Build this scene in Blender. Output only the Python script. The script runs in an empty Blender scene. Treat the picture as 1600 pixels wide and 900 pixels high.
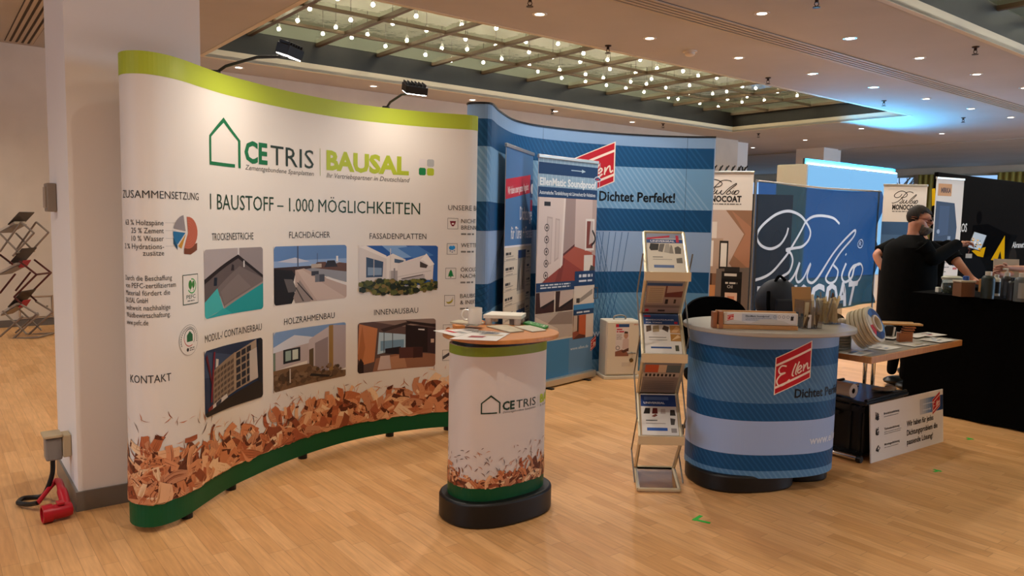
import bpy, bmesh, math, random
from mathutils import Vector, Matrix
from mathutils.geometry import tessellate_polygon
random.seed(7)
SC = bpy.context.scene
COL = SC.collection
PI = math.pi
rad = math.radians

# ------------------------------------------------------------------ camera
FOC, PITCH, ROLL, CAMH = 1180.0, rad(5.18), rad(1.2), 1.5
cf = Vector((0, math.cos(PITCH), -math.sin(PITCH)))
cu0 = Vector((0, math.sin(PITCH), math.cos(PITCH)))
cr = Vector((1, 0, 0)) * math.cos(ROLL) + cu0 * math.sin(ROLL)
cu = -Vector((1, 0, 0)) * math.sin(ROLL) + cu0 * math.cos(ROLL)
cam_d = bpy.data.cameras.new('camera')
cam_d.sensor_width = 36.0
cam_d.lens = 36.0 * FOC / 1600.0
cam = bpy.data.objects.new('camera', cam_d)
COL.objects.link(cam)
Mx = Matrix((cr, cu, -cf)).transposed().to_4x4()
Mx.translation = Vector((0, 0, CAMH))
cam.matrix_world = Mx
SC.camera = cam

# ------------------------------------------------------------------ view and world
SC.view_settings.view_transform = 'Standard'
SC.view_settings.look = 'None'
SC.view_settings.gamma = 1.0
SC.view_settings.use_curve_mapping = False
SC.view_settings.exposure = 0.0
try:
    SC.cycles.use_denoising = True
    SC.cycles.max_bounces = 7
    SC.cycles.diffuse_bounces = 4
    SC.cycles.transparent_max_bounces = 12
    SC.cycles.sample_clamp_indirect = 4.0
except Exception:
    pass
W = bpy.data.worlds.new('daylight'); SC.world = W; W.use_nodes = True
W.node_tree.nodes['Background'].inputs[0].default_value = (.42, .66, 1, 1)
W.node_tree.nodes['Background'].inputs[1].default_value = 1.1

DOWN_W = 112.0       # recessed halogen downlights
BULB_E = 200.0       # bare bulbs over the skylight glass
FLOOD_W = 2.6      # clamp-on display lamps
LIGHTBOX_E = .9   # cool backlit partition
DAY_W = 1300.0        # area lamp standing in for unseen south windows

WARM = (1.0, .92, .83)

# building axes: e runs along the hall (52 deg right of the view), n across it
EX = Vector((math.sin(rad(52)), math.cos(rad(52)), 0))
NX = Vector((-math.cos(rad(52)), math.sin(rad(52)), 0))
RZ = math.atan2(EX.y, EX.x)
def B(e, n, z=0.0):
    p = EX * e + NX * n
    return Vector((p.x, p.y, z))
def ray(px, py):
    return cf + cr * ((px - 800) / FOC) + cu * ((450 - py) / FOC)
def at_z(px, py, z=0.0):
    d = ray(px, py); return Vector((0, 0, CAMH)) + d * ((z - CAMH) / d.z)
def at_y(px, py, y):
    d = ray(px, py); return Vector((0, 0, CAMH)) + d * (y / d.y)

# ------------------------------------------------------------------ materials
def lin(c):
    return c / 12.92 if c <= .04045 else ((c + .055) / 1.055) ** 2.4
def hexc(h):
    h = h.lstrip('#')
    return tuple(lin(int(h[i:i + 2], 16) / 255) for i in (0, 2, 4))
_m = {}
def mat(name, col, rough=.5, metal=0.0, spec=.4, emit=None, es=0.0, alpha=None):
    if name in _m: return _m[name]
    m = bpy.data.materials.new(name); m.use_nodes = True
    b = m.node_tree.nodes['Principled BSDF']
    if isinstance(col, str): col = hexc(col)
    b.inputs['Base Color'].default_value = (*col, 1)
    b.inputs['Roughness'].default_value = rough
    b.inputs['Metallic'].default_value = metal
    b.inputs['Specular IOR Level'].default_value = spec
    if emit:
        b.inputs['Emission Color'].default_value = (*emit, 1)
        b.inputs['Emission Strength'].default_value = es
    _m[name] = m
    return m
def ink(h, rough=.45):
    return mat('ink_' + h.lstrip('#') + ('' if rough == .45 else '_%d' % (rough * 100)), h, rough, 0, .18 if rough < .8 else .0)
def noisy(name, c1, c2, scale=8.0, rough=.5, stretch=(1, 1, 1), bump=0.0, metal=0.0, detail=4):
    if name in _m: return _m[name]
    m = bpy.data.materials.new(name); m.use_nodes = True
    nt = m.node_tree; b = nt.nodes['Principled BSDF']
    tc = nt.nodes.new('ShaderNodeTexCoord'); mp = nt.nodes.new('ShaderNodeMapping')
    mp.inputs['Scale'].default_value = stretch
    nz = nt.nodes.new('ShaderNodeTexNoise'); nz.inputs['Scale'].default_value = scale
    nz.inputs['Detail'].default_value = detail
    rp = nt.nodes.new('ShaderNodeValToRGB')
    rp.color_ramp.elements[0].position = .3; rp.color_ramp.elements[1].position = .7
    rp.color_ramp.elements[0].color = (*hexc(c1), 1); rp.color_ramp.elements[1].color = (*hexc(c2), 1)
    L = nt.links
    L.new(tc.outputs['Object'], mp.inputs[0]); L.new(mp.outputs[0], nz.inputs['Vector'])
    L.new(nz.outputs[0], rp.inputs[0]); L.new(rp.outputs[0], b.inputs['Base Color'])
    b.inputs['Roughness'].default_value = rough; b.inputs['Metallic'].default_value = metal
    if bump:
        bp = nt.nodes.new('ShaderNodeBump'); bp.inputs['Strength'].default_value = bump
        bp.inputs['Distance'].default_value = .02
        L.new(nz.outputs[0], bp.inputs['Height']); L.new(bp.outputs[0], b.inputs['Normal'])
    _m[name] = m
    return m
def glassy(name, tint, refl=1.0, ior=1.5, rough=.02, wave=0.0):
    if name in _m: return _m[name]
    m = bpy.data.materials.new(name); m.use_nodes = True
    nt = m.node_tree; nt.nodes.clear(); L = nt.links
    out = nt.nodes.new('ShaderNodeOutputMaterial'); mix = nt.nodes.new('ShaderNodeMixShader')
    tr = nt.nodes.new('ShaderNodeBsdfTransparent'); tr.inputs[0].default_value = (*tint, 1)
    gl = nt.nodes.new('ShaderNodeBsdfGlossy'); gl.inputs['Roughness'].default_value = rough
    gl.inputs[0].default_value = (refl, refl, refl, 1)
    lw = nt.nodes.new('ShaderNodeLayerWeight'); lw.inputs[0].default_value = .5
    pw = nt.nodes.new('ShaderNodeMath'); pw.operation = 'POWER'; pw.inputs[1].default_value = 4.0
    fr = nt.nodes.new('ShaderNodeMapRange'); fr.inputs[3].default_value = .04; fr.inputs[4].default_value = .9
    L.new(lw.outputs['Facing'], pw.inputs[0]); L.new(pw.outputs[0], fr.inputs[0])
    L.new(fr.outputs[0], mix.inputs[0]); L.new(tr.outputs[0], mix.inputs[1]); L.new(gl.outputs[0], mix.inputs[2])
    L.new(mix.outputs[0], out.inputs[0])
    if wave:
        nz = nt.nodes.new('ShaderNodeTexNoise'); nz.inputs['Scale'].default_value = 5.0
        tc = nt.nodes.new('ShaderNodeTexCoord')
        bp = nt.nodes.new('ShaderNodeBump'); bp.inputs['Strength'].default_value = wave; bp.inputs['Distance'].default_value = .03
        L.new(tc.outputs['Object'], nz.inputs['Vector']); L.new(nz.outputs[0], bp.inputs['Height'])
        L.new(bp.outputs[0], gl.inputs['Normal'])
    _m[name] = m
    return m

def floor_material():
    m = bpy.data.materials.new('strip_parquet'); m.use_nodes = True
    nt = m.node_tree; L = nt.links; b = nt.nodes['Principled BSDF']
    tc = nt.nodes.new('ShaderNodeTexCoord'); sp = nt.nodes.new('ShaderNodeSeparateXYZ')
    L.new(tc.outputs['Object'], sp.inputs[0])
    def M(op, a, b_=None, v=None):
        n = nt.nodes.new('ShaderNodeMath'); n.operation = op
        if hasattr(a, 'is_output'): L.new(a, n.inputs[0])
        else: n.inputs[0].default_value = a
        if b_ is not None:
            if hasattr(b_, 'is_output'): L.new(b_, n.inputs[1])
            else: n.inputs[1].default_value = b_
        return n.outputs[0]
    rowf = M('DIVIDE', sp.outputs[0], .068)
    row = M('FLOOR', rowf); rf = M('FRACT', rowf)
    wn = nt.nodes.new('ShaderNodeTexWhiteNoise'); wn.noise_dimensions = '1D'; L.new(row, wn.inputs['W'])
    shift = M('MULTIPLY', wn.outputs[0], 3.7)
    colf = M('ADD', M('DIVIDE', sp.outputs[1], .46), shift)
    cidx = M('FLOOR', colf); cfr = M('FRACT', colf)
    cmb = nt.nodes.new('ShaderNodeCombineXYZ'); L.new(row, cmb.inputs[0]); L.new(cidx, cmb.inputs[1])
    w2 = nt.nodes.new('ShaderNodeTexWhiteNoise'); w2.noise_dimensions = '2D'; L.new(cmb.outputs[0], w2.inputs['Vector'])
    rp = nt.nodes.new('ShaderNodeValToRGB'); cr_ = rp.color_ramp
    cr_.elements[0].color = (*hexc('#d19a63'), 1); cr_.elements[1].color = (*hexc('#dba770'), 1)
    e = cr_.elements.new(.5); e.color = (*hexc('#d6a169'), 1)
    e = cr_.elements.new(.12); e.color = (*hexc('#ca955d'), 1)
    L.new(w2.outputs[0], rp.inputs[0])
    mp = nt.nodes.new('ShaderNodeMapping'); mp.inputs['Scale'].default_value = (40, 3, 1); L.new(tc.outputs['Object'], mp.inputs[0])
    nz = nt.nodes.new('ShaderNodeTexNoise'); nz.inputs['Scale'].default_value = 1.6; nz.inputs['Detail'].default_value = 6
    L.new(mp.outputs[0], nz.inputs['Vector'])
    g = nt.nodes.new('ShaderNodeMapRange'); g.inputs[1].default_value = .3; g.inputs[2].default_value = .75
    g.inputs[3].default_value = .84; g.inputs[4].default_value = 1.1
    L.new(nz.outputs[0], g.inputs[0])
    # large worn patches
    nz2 = nt.nodes.new('ShaderNodeTexNoise'); nz2.inputs['Scale'].default_value = .9; nz2.inputs['Detail'].default_value = 5
    L.new(tc.outputs['Object'], nz2.inputs['Vector'])
    g2 = nt.nodes.new('ShaderNodeMapRange'); g2.inputs[1].default_value = .3; g2.inputs[2].default_value = .7
    g2.inputs[3].default_value = .88; g2.inputs[4].default_value = 1.05
    L.new(nz2.outputs[0], g2.inputs[0])
    s1 = M('LESS_THAN', rf, .03); s2 = M('LESS_THAN', cfr, .005)
    seam = M('MAXIMUM', s1, s2); seamk = M('SUBTRACT', 1.0, M('MULTIPLY', seam, .36))
    k = M('MULTIPLY', M('MULTIPLY', g.outputs[0], g2.outputs[0]), seamk)
    vm = nt.nodes.new('ShaderNodeVectorMath'); vm.operation = 'SCALE'
    L.new(rp.outputs[0], vm.inputs[0]); L.new(k, vm.inputs['Scale']); L.new(vm.outputs[0], b.inputs['Base Color'])
    b.inputs['Roughness'].default_value = .42; b.inputs['Specular IOR Level'].default_value = .3
    return m

WHITE = mat('white_paint', '#e6e0d8', .6)
WALLM = noisy('warm_plaster', '#d0c2b0', '#d8cab8', 3, .8)
CEILM = noisy('ceiling_plaster', '#aca7a6', '#b3aeae', 1.2, .85)
DCEIL = noisy('unlit_ceiling_plaster', '#aaa59f', '#b2ada7', 1.2, .85)
BLACKP = mat('black_plastic', '#0d0c0c', .45)
BLACKF = noisy('black_fabric', '#050505', '#090808', 30, 1.0)
BLACKF.node_tree.nodes['Principled BSDF'].inputs['Specular IOR Level'].default_value = .05
ALU = mat('brushed_aluminium', '#c9c3b8', .32, .85)
CHROME = mat('chrome', '#dcdcdc', .1, 1.0)
STEEL = mat('grey_steel', '#8d8a86', .35, .8)
SKIN = noisy('skin', '#c08368', '#cc9076', 12, .55)

# ------------------------------------------------------------------ mesh builder
class MB:
    def __init__(s): s.v = []; s.f = []; s.mi = []
    def add(s, vs, fs, mi=0, M=None):
        o = len(s.v)
        for p in vs:
            p = Vector(p); s.v.append(M @ p if M is not None else p)
        for f in fs: s.f.append([i + o for i in f]); s.mi.append(mi)
        return s
    def obox(s, o, a, b, c, mi=0):      # corner and three edge vectors
        o, a, b, c = Vector(o), Vector(a), Vector(b), Vector(c)
        vs = [o, o + a, o + a + b, o + b, o + c, o + a + c, o + a + b + c, o + b + c]
        return s.add(vs, [(0, 3, 2, 1), (4, 5, 6, 7), (0, 1, 5, 4), (1, 2, 6, 5), (2, 3, 7, 6), (3, 0, 4, 7)], mi)
    def box(s, c, d, rz=0.0, mi=0, M=None):
        R = Matrix.Rotation(rz, 3, 'Z'); c = Vector(c)
        a, b, h = R @ Vector((d[0], 0, 0)), R @ Vector((0, d[1], 0)), Vector((0, 0, d[2]))
        if M is not None:
            c = M @ c; a, b, h = M.to_3x3() @ a, M.to_3x3() @ b, M.to_3x3() @ h
        return s.obox(c - a / 2 - b / 2 - h / 2, a, b, h, mi)
    def prism(s, poly, z0, z1, mi=0, M=None):
        n = len(poly)
        vs = [(p[0], p[1], z0) for p in poly] + [(p[0], p[1], z1) for p in poly]
        fs = [list(range(n))[::-1], list(range(n, 2 * n))] + [(i, (i + 1) % n, n + (i + 1) % n, n + i) for i in range(n)]
        return s.add(vs, fs, mi, M)
    def tube(s, pts, r, seg=8, mi=0, M=None, cap=True):
        P = [Vector(p) for p in pts]; n = len(P); rs = r if isinstance(r, (list, tuple)) else [r] * n
        vs = []; fs = []; up = None
        for i in range(n):
            t = (P[min(i + 1, n - 1)] - P[max(i - 1, 0)]).normalized()
            if up is None:
                up = Vector((0, 0, 1)) if abs(t.z) < .9 else Vector((1, 0, 0))
            up = (up - t * up.dot(t)).normalized(); sd = t.cross(up)
            for k in range(seg):
                a = 2 * PI * k / seg
                vs.append(P[i] + (up * math.cos(a) + sd * math.sin(a)) * rs[i])
        for i in range(n - 1):
            for k in range(seg):
                fs.append((i * seg + k, i * seg + (k + 1) % seg, (i + 1) * seg + (k + 1) % seg, (i + 1) * seg + k))
        if cap: fs += [list(range(seg))[::-1], list(range((n - 1) * seg, n * seg))]
        return s.add(vs, fs, mi, M)
    def lathe(s, prof, seg=24, mi=0, M=None):   # closed off where r = 0
        vs = []; fs = []
        for r, z in prof:
            for k in range(seg):
                a = 2 * PI * k / seg; vs.append((r * math.cos(a), r * math.sin(a), z))
        for i in range(len(prof) - 1):
            for k in range(seg):
                fs.append((i * seg + k, i * seg + (k + 1) % seg, (i + 1) * seg + (k + 1) % seg, (i + 1) * seg + k))
        return s.add(vs, fs, mi, M)
    def ball(s, c, r, mi=0, seg=16, rings=10, M=None):
        r = r if isinstance(r, (tuple, list)) else (r, r, r)
        vs = []; fs = []
        for i in range(rings + 1):
            t = PI * i / rings
            for k in range(seg):
                a = 2 * PI * k / seg
                vs.append(Vector((c[0] + r[0] * math.sin(t) * math.cos(a), c[1] + r[1] * math.sin(t) * math.sin(a), c[2] + r[2] * math.cos(t))))
        for i in range(rings):
            for k in range(seg):
                fs.append((i * seg + k, i * seg + (k + 1) % seg, (i + 1) * seg + (k + 1) % seg, (i + 1) * seg + k))
        return s.add(vs, fs, mi, M)
    def build(s, name, mats, parent=None, smooth=False, bevel=0.0, sub=0):
        me = bpy.data.meshes.new(name)
        me.from_pydata([tuple(p) for p in s.v], [], s.f)
        for m in (mats if isinstance(mats, (list, tuple)) else [mats]): me.materials.append(m)
        for p, i in zip(me.polygons, s.mi): p.material_index = i
        bm = bmesh.new(); bm.from_mesh(me)
        bmesh.ops.remove_doubles(bm, verts=bm.verts, dist=1e-6)
        bmesh.ops.recalc_face_normals(bm, faces=bm.faces); bm.to_mesh(me); bm.free()
        if smooth:
            for p in me.polygons: p.use_smooth = True
            try: me.set_sharp_from_angle(angle=rad(38))
            except Exception: pass
        o = bpy.data.objects.new(name, me); COL.objects.link(o)
        attach(o, parent)
        if bevel:
            b = o.modifiers.new('bevel', 'BEVEL'); b.width = bevel; b.segments = 2; b.limit_method = 'ANGLE'
        if sub:
            b = o.modifiers.new('sub', 'SUBSURF'); b.levels = sub; b.render_levels = sub
        return o
def base_of(o):
    return base_of(o.parent) if o.parent else o.location
def attach(o, parent):
    if parent is not None:
        o.parent = parent
        if parent.type == 'EMPTY': o.matrix_parent_inverse = Matrix.Translation(-parent.location)
def tag(o, label, cat, group=None, kind=None):
    o['label'] = label; o['category'] = cat
    if group: o['group'] = group
    if kind: o['kind'] = kind
    return o
def thing(name, loc, label, cat, group=None):
    o = bpy.data.objects.new(name, None); COL.objects.link(o); o.empty_display_size = .1
    o.location = Vector(loc)
    return tag(o, label, cat, group)
def struct(mb, name, mats, parent=None, **k):
    o = mb.build(name, mats, parent, **k)
    if parent is None: o['kind'] = 'structure'
    return o
def dup(root, loc, label=None, group=None):
    d = Vector(loc)
    r = root.copy(); COL.objects.link(r); r.location = d
    if label: r['label'] = label
    if group: r['group'] = group
    for ch in list(root.children):
        c = ch.copy(); COL.objects.link(c); c.parent = r; c.matrix_parent_inverse = ch.matrix_parent_inverse.copy()
        for g in list(ch.children):
            q = g.copy(); COL.objects.link(q); q.parent = c; q.matrix_parent_inverse = g.matrix_parent_inverse.copy()
    return r

# ------------------------------------------------------------------ printed graphics on a surface
_txt = {}
def text_tris(body, bold=0.0):
    k = (body, bold)
    if k in _txt: return _txt[k]
    cu_ = bpy.data.curves.new('txt', 'FONT'); cu_.body = body; cu_.size = 1.0; cu_.resolution_u = 2; cu_.offset = bold
    cu_.fill_mode = 'FRONT'
    o = bpy.data.objects.new('txt', cu_); COL.objects.link(o)
    dg = bpy.context.evaluated_depsgraph_get(); dg.update()
    me = bpy.data.meshes.new_from_object(o.evaluated_get(dg))
    vs = [(v.co.x, v.co.y) for v in me.vertices]; fs = [list(p.vertices) for p in me.polygons]
    bpy.data.objects.remove(o); bpy.data.curves.remove(cu_); bpy.data.meshes.remove(me)
    _txt[k] = (vs, fs)
    return _txt[k]
CAPH = None
class Canvas:
    def __init__(s): s.v = []; s.f = []; s.c = []; s.L = 0
    def poly(s, pts, col, layer=1.0):
        o = len(s.v)
        s.v += [(p[0], p[1], layer) for p in pts]
        if len(pts) <= 3:
            s.f.append(list(range(o, o + len(pts)))); s.c.append(col); return
        for t in tessellate_polygon([[Vector((p[0], p[1], 0)) for p in pts]]):
            s.f.append([o + i for i in t]); s.c.append(col)
    def rect(s, u0, v0, u1, v1, col, layer=1.0): s.poly([(u0, v0), (u1, v0), (u1, v1), (u0, v1)], col, layer)
    def circle(s, u, v, r, col, layer=1.0, n=20, ry=None):
        s.poly([(u + r * math.cos(2 * PI * k / n), v + (ry or r) * math.sin(2 * PI * k / n)) for k in range(n)], col, layer)
    def ring(s, u, v, r, w, col, layer=1.0, n=24, ry=None, a0=0.0, a1=2 * PI):
        ry = ry or r
        s.stroke([(u + r * math.cos(a0 + (a1 - a0) * k / n), v + ry * math.sin(a0 + (a1 - a0) * k / n)) for k in range(n + 1)], w, col, layer, smooth=False)
    def frame(s, u0, v0, u1, v1, w, col, layer=1.0):
        s.rect(u0, v0, u1, v0 + w, col, layer); s.rect(u0, v1 - w, u1, v1, col, layer)
        s.rect(u0, v0, u0 + w, v1, col, layer); s.rect(u1 - w, v0, u1, v1, col, layer)
    def stroke(s, pts, w, col, layer=1.0, smooth=True, n=6, taper=False):
        P = [Vector((p[0], p[1])) for p in pts]
        if smooth and len(P) > 2:
            Q = []
            for i in range(len(P) - 1):
                a = P[i - 1] if i else 2 * P[0] - P[1]; b, c = P[i], P[i + 1]
                d = P[i + 2] if i + 2 < len(P) else 2 * P[-1] - P[-2]
                for k in range(n):
                    t = k / n
                    Q.append(.5 * ((2 * b) + (c - a) * t + (2 * a - 5 * b + 4 * c - d) * t * t + (3 * b - a - 3 * c + d) * t ** 3))
            P = Q + [P[-1]]
        o = len(s.v); m = len(P)
        for i in range(m):
            t = (P[min(i + 1, m - 1)] - P[max(i - 1, 0)])
            if t.length < 1e-9: t = Vector((1, 0))
            t.normalize(); nn = Vector((-t.y, t.x)) * w / 2
            if taper: nn *= max(.12, math.sin(PI * i / (m - 1)))
            s.v += [(P[i].x + nn.x, P[i].y + nn.y, layer), (P[i].x - nn.x, P[i].y - nn.y, layer)]
        for i in range(m - 1):
            s.f.append([o + 2 * i, o + 2 * i + 1, o + 2 * i + 3, o + 2 * i + 2]); s.c.append(col)
    def text(s, body, u, v, cap, col, width=None, bold=0.0, shear=0.0, align='l', layer=2.0, slope=0.0):
        global CAPH
        if CAPH is None: CAPH = max(p[1] for p in text_tris('H')[0])
        vs, fs = text_tris(body, bold)
        if not vs: return
        x0 = min(p[0] for p in vs); x1 = max(p[0] for p in vs)
        sy = cap / CAPH; sx = (width / (x1 - x0)) if width else sy
        wd = (x1 - x0) * sx
        u0 = u if align == 'l' else (u - wd if align == 'r' else u - wd / 2)
        o = len(s.v)
        for x, y in vs:
            uu = (x - x0) * sx; s.v.append((u0 + uu + shear * y * sy, v + y * sy + slope * uu, layer))
        for f in fs: s.f.append([o + i for i in f]); s.c.append(col)
    def lines(s, u0, v0, u1, rows, dv, h, col, layer=1.5, ragged=.25, seed=1):     # unreadable small print
        r = random.Random(seed)
        for k in range(rows):
            e = u1 - (u1 - u0) * ragged * r.random(); x = u0
            while x < e - .002:
                w = min((.6 + 2.4 * r.random()) * h * 1.6, e - x)
                s.rect(x, v0 - k * dv - h, x + w, v0 - k * dv, col, layer); x += w + h * .7
    def photo(s, u0, v0, u1, v1, items, rnd=0.0, back=None, layer=1.0):
        k = layer
        for it in items:
            k += .12
            col, pts = it
            s.poly([(u0 + (u1 - u0) * min(max(p[0], 0), 1), v0 + (v1 - v0) * min(max(p[1], 0), 1)) for p in pts], col, k)
        if rnd:
            for (cx, cy, sx, sy) in ((u0, v0, 1, 1), (u1, v0, -1, 1), (u0, v1, 1, -1), (u1, v1, -1, -1)):
                pts = [(cx - sx * .001, cy - sy * .001)]
                for j in range(7):
                    a = PI / 2 * j / 6
                    pts.append((cx + sx * (rnd - rnd * math.sin(a)), cy + sy * (rnd - rnd * math.cos(a))))
                s.poly(pts, back, k + .2)
    def build(s, name, surf, parent=None, du=0.0, step=.0004, rough=.45, thick=None):
        bm = bmesh.new(); bv = [bm.verts.new(p) for p in s.v]; cols = []
        for f, c in zip(s.f, s.c):
            if c not in cols: cols.append(c)
            try: q = bm.faces.new([bv[i] for i in f])
            except ValueError: continue
            q.material_index = cols.index(c)
        if du:
            umin = min(p[0] for p in s.v); umax = max(p[0] for p in s.v)
            k = math.floor(umin / du) + 1
            while k * du < umax:
                bmesh.ops.bisect_plane(bm, geom=bm.verts[:] + bm.edges[:] + bm.faces[:], plane_co=(k * du, 0, 0), plane_no=(1, 0, 0), dist=1e-5)
                k += 1
        for v in bm.verts: v.co = surf(v.co.x, v.co.y, .0006 + v.co.z * step)
        bmesh.ops.delete(bm, geom=[f for f in bm.faces if f.calc_area() < 1e-12], context='FACES')
        me = bpy.data.meshes.new(name); bm.to_mesh(me); bm.free()
        for c in cols: me.materials.append(c if not isinstance(c, str) else ink(c, rough))
        o = bpy.data.objects.new(name, me); COL.objects.link(o); attach(o, parent)
        return o

def flat(o, ex, ez, nrm=None):
    o, ex, ez = Vector(o), Vector(ex).normalized(), Vector(ez).normalized()
    nn = nrm or ex.cross(ez).normalized()
    f = lambda u, v, d=0.0: o + ex * u + ez * v + nn * d
    f.o, f.ex, f.ez, f.nn = o, ex, ez, nn
    return f
def on_flat(f, px, py):
    d = ray(px, py); c = Vector((0, 0, CAMH)); t = (f.o - c).dot(f.nn) / d.dot(f.nn); p = c + d * t - f.o
    return (p.dot(f.ex), p.dot(f.ez))
def spline(pts, n=16):
    P = [Vector(p) for p in pts]; out = []; m = len(P)
    for i in range(m - 1):
        a = P[i - 1] if i else 2 * P[0] - P[1]; b, c = P[i], P[i + 1]
        d = P[i + 2] if i + 2 < m else 2 * P[-1] - P[-2]
        for k in range(n):
            t = k / n
            out.append(.5 * ((2 * b) + (c - a) * t + (2 * a - 5 * b + 4 * c - d) * t * t + (3 * b - a - 3 * c + d) * t ** 3))
    return out + [P[-1]]
def curved(poly):
    P = [Vector((p[0], p[1])) for p in poly]; S = [0.0]
    for a, b in zip(P, P[1:]): S.append(S[-1] + (b - a).length)
    T = []
    for i in range(len(P)):
        t = (P[min(i + 1, len(P) - 1)] - P[max(i - 1, 0)]).normalized(); T.append(Vector((t.y, -t.x)))
    import bisect
    def f(u, v, d=0.0):
        u = min(max(u, 0.0), S[-1] - 1e-6); i = min(bisect.bisect_right(S, u) - 1, len(P) - 2)
        k = (u - S[i]) / max(S[i + 1] - S[i], 1e-9)
        p = P[i].lerp(P[i + 1], k); nn = T[i].lerp(T[i + 1], k).normalized()
        return Vector((p.x + nn.x * d, p.y + nn.y * d, v))
    f.length = S[-1]; f.P = P; f.S = S
    return f
def sheet(surf, z0, z1, t, name, m, parent, du=.03, u0=0.0, u1=None):
    mb = MB(); u1 = u1 if u1 is not None else surf.length
    us = [u0] + [k * du for k in range(int(u0 / du) + 1, int(u1 / du) + 1) if u0 + 1e-4 < k * du < u1 - 1e-4] + [u1]; n = len(us) - 1
    vs = []; fs = []
    for u in us:
        vs += [surf(u, z0, 0), surf(u, z1, 0), surf(u, z1, -t), surf(u, z0, -t)]
    for i in range(n):
        a, b = 4 * i, 4 * i + 4
        for k in range(4): fs.append((a + k, a + (k + 1) % 4, b + (k + 1) % 4, b + k))
    fs += [(3, 2, 1, 0), (4 * n, 4 * n + 1, 4 * n + 2, 4 * n + 3)]
    mb.add(vs, fs); return mb.build(name, m, parent, smooth=True)
def sell(cx, cy, a, b, rot, n=72, ex=2.4, close=False):
    o = []
    for k in range(n + (1 if close else 0)):
        t = 2 * PI * k / n + PI / 2; c, s_ = math.cos(t), math.sin(t)
        x = a * abs(c) ** (2 / ex) * (1 if c > 0 else -1); y = b * abs(s_) ** (2 / ex) * (1 if s_ > 0 else -1)
        o.append((cx + x * math.cos(rot) - y * math.sin(rot), cy + x * math.sin(rot) + y * math.cos(rot)))
    return o

# the red slanted logo with white script, coordinates taken along its own slant (s across, t down)
ELLEN_STROKES = [
    [(945, 745), (905, 742), (880, 775), (892, 812), (935, 805), (892, 830), (866, 880), (888, 922), (935, 908), (978, 866)],
    [(1027, 722), (1007, 780), (999, 826), (1012, 836)], [(1057, 706), (1036, 766), (1028, 814), (1040, 822)],
    [(1044, 788), (1070, 772), (1079, 752), (1068, 742), (1050, 764), (1045, 798), (1058, 810), (1082, 788)],
    [(1100, 732), (1096, 796)], [(1098, 776), (1118, 734), (1132, 724), (1134, 754), (1140, 776), (1154, 760)]]
def red_logo(cv, u0, vTL, u1, vTR, h, layer=3.0, red='#b81c28', pale='#ecd9c8'):
    def q(s_, t): return (u0 + (u1 - u0) * s_, vTL + (vTR - vTL) * s_ - t * h)
    e = .025
    cv.poly([q(-e, -e), q(1 + e, -e), q(1 + e, 1 + e), q(-e, 1 + e)], pale, layer)
    cv.poly([q(0, 0), q(1, 0), q(1, 1), q(0, 1)], red, layer + .4)
    for a, b in ((.17, .235), (.795, .86)): cv.poly([q(0, a), q(1, a), q(1, b), q(0, b)], pale, layer + .8)
    for st in ELLEN_STROKES:
        pts = []
        for x, y in st:
            s_ = (x - 855) / 305; pts.append(q(s_, .06 + .92 * (y - (692 - 142 * s_)) / 297))
        cv.stroke(pts, h * .041, pale, layer + 1.2, n=6)
def hatch(cv, u0, u1, v0, v1, col, layer, pitch=.05, w=.02, lean=.75):
    h = v1 - v0; sx = h * lean; u = u0 - sx
    while u < u1:
        # stripe running down to the right; clipped at the ends of the band
        pts = [(u, v1), (u + w, v1), (u + w + sx, v0), (u + sx, v0)]
        if pts[0][0] >= u0 and pts[2][0] <= u1: cv.poly(pts, col, layer)
        u += pitch
# area lamp for daylight from unseen windows in the south side of the hall
al = bpy.data.lights.new('south_daylight', 'AREA'); al.shape = 'RECTANGLE'; al.size = 12; al.size_y = 2.4
al.energy = DAY_W; al.color = (.45, .7, 1)
alo = bpy.data.objects.new('south_daylight', al); COL.objects.link(alo)
alo.location = B(18, -7.9, 1.9); alo.rotation_euler = (rad(90), 0, RZ + PI)
alo.rotation_euler = (rad(-90), 0, RZ + PI)

# added cool fill lamp, as from an unseen window in the west wall
al = bpy.data.lights.new('west_fill', 'AREA'); al.shape = 'RECTANGLE'; al.size = 5.4; al.size_y = 2.0
al.energy = 115; al.color = (.62, .78, 1)
alo = bpy.data.objects.new('west_fill', al); COL.objects.link(alo)
alo.matrix_world = Matrix.Translation(B(-7.8, 2.0, 1.9)) @ (-EX).to_track_quat('Z', 'Y').to_matrix().to_4x4()

# ------------------------------------------------------------------ setting
CZ = 3.55
E0, E1, N0, N1 = -8.0, 27.0, -8.0, 20.0
def rects(holes, e0, e1, n0, n1):
    es = sorted({e0, e1, *[h[i] for h in holes for i in (0, 1)]}); ns = sorted({n0, n1, *[h[i] for h in holes for i in (2, 3)]})
    for a, b in zip(es, es[1:]):
        for c, d in zip(ns, ns[1:]):
            if not any(h[0] - 1e-6 <= a and b <= h[1] + 1e-6 and h[2] - 1e-6 <= c and d <= h[3] + 1e-6 for h in holes):
                yield a, b, c, d
def slab(mb, e0, e1, n0, n1, z0, z1, mi=0):
    mb.obox(B(e0, n0, z0), EX * (e1 - e0), NX * (n1 - n0), Vector((0, 0, z1 - z0)), mi)
fl = bpy.data.meshes.new('floor')
mb = MB(); mb.obox((E0 - .2, N0 - .2, -.1), (E1 - E0 + .4, 0, 0), (0, N1 - N0 + .4, 0), (0, 0, .1))
fo = struct(mb, 'floor', floor_material()); fo.rotation_euler = (0, 0, RZ)
SKY = [(3.0, 14.35, 6.68, 10.5), (3.0, 16.0, -1.2, 3.5)]
mb = MB()
for a, b, c, d in rects(SKY, E0 - .2, 19.4, N0 - .2, N1 + .2): slab(mb, a, b, c, d, CZ, CZ + .04)
struct(mb, 'ceiling', CEILM)
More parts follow.
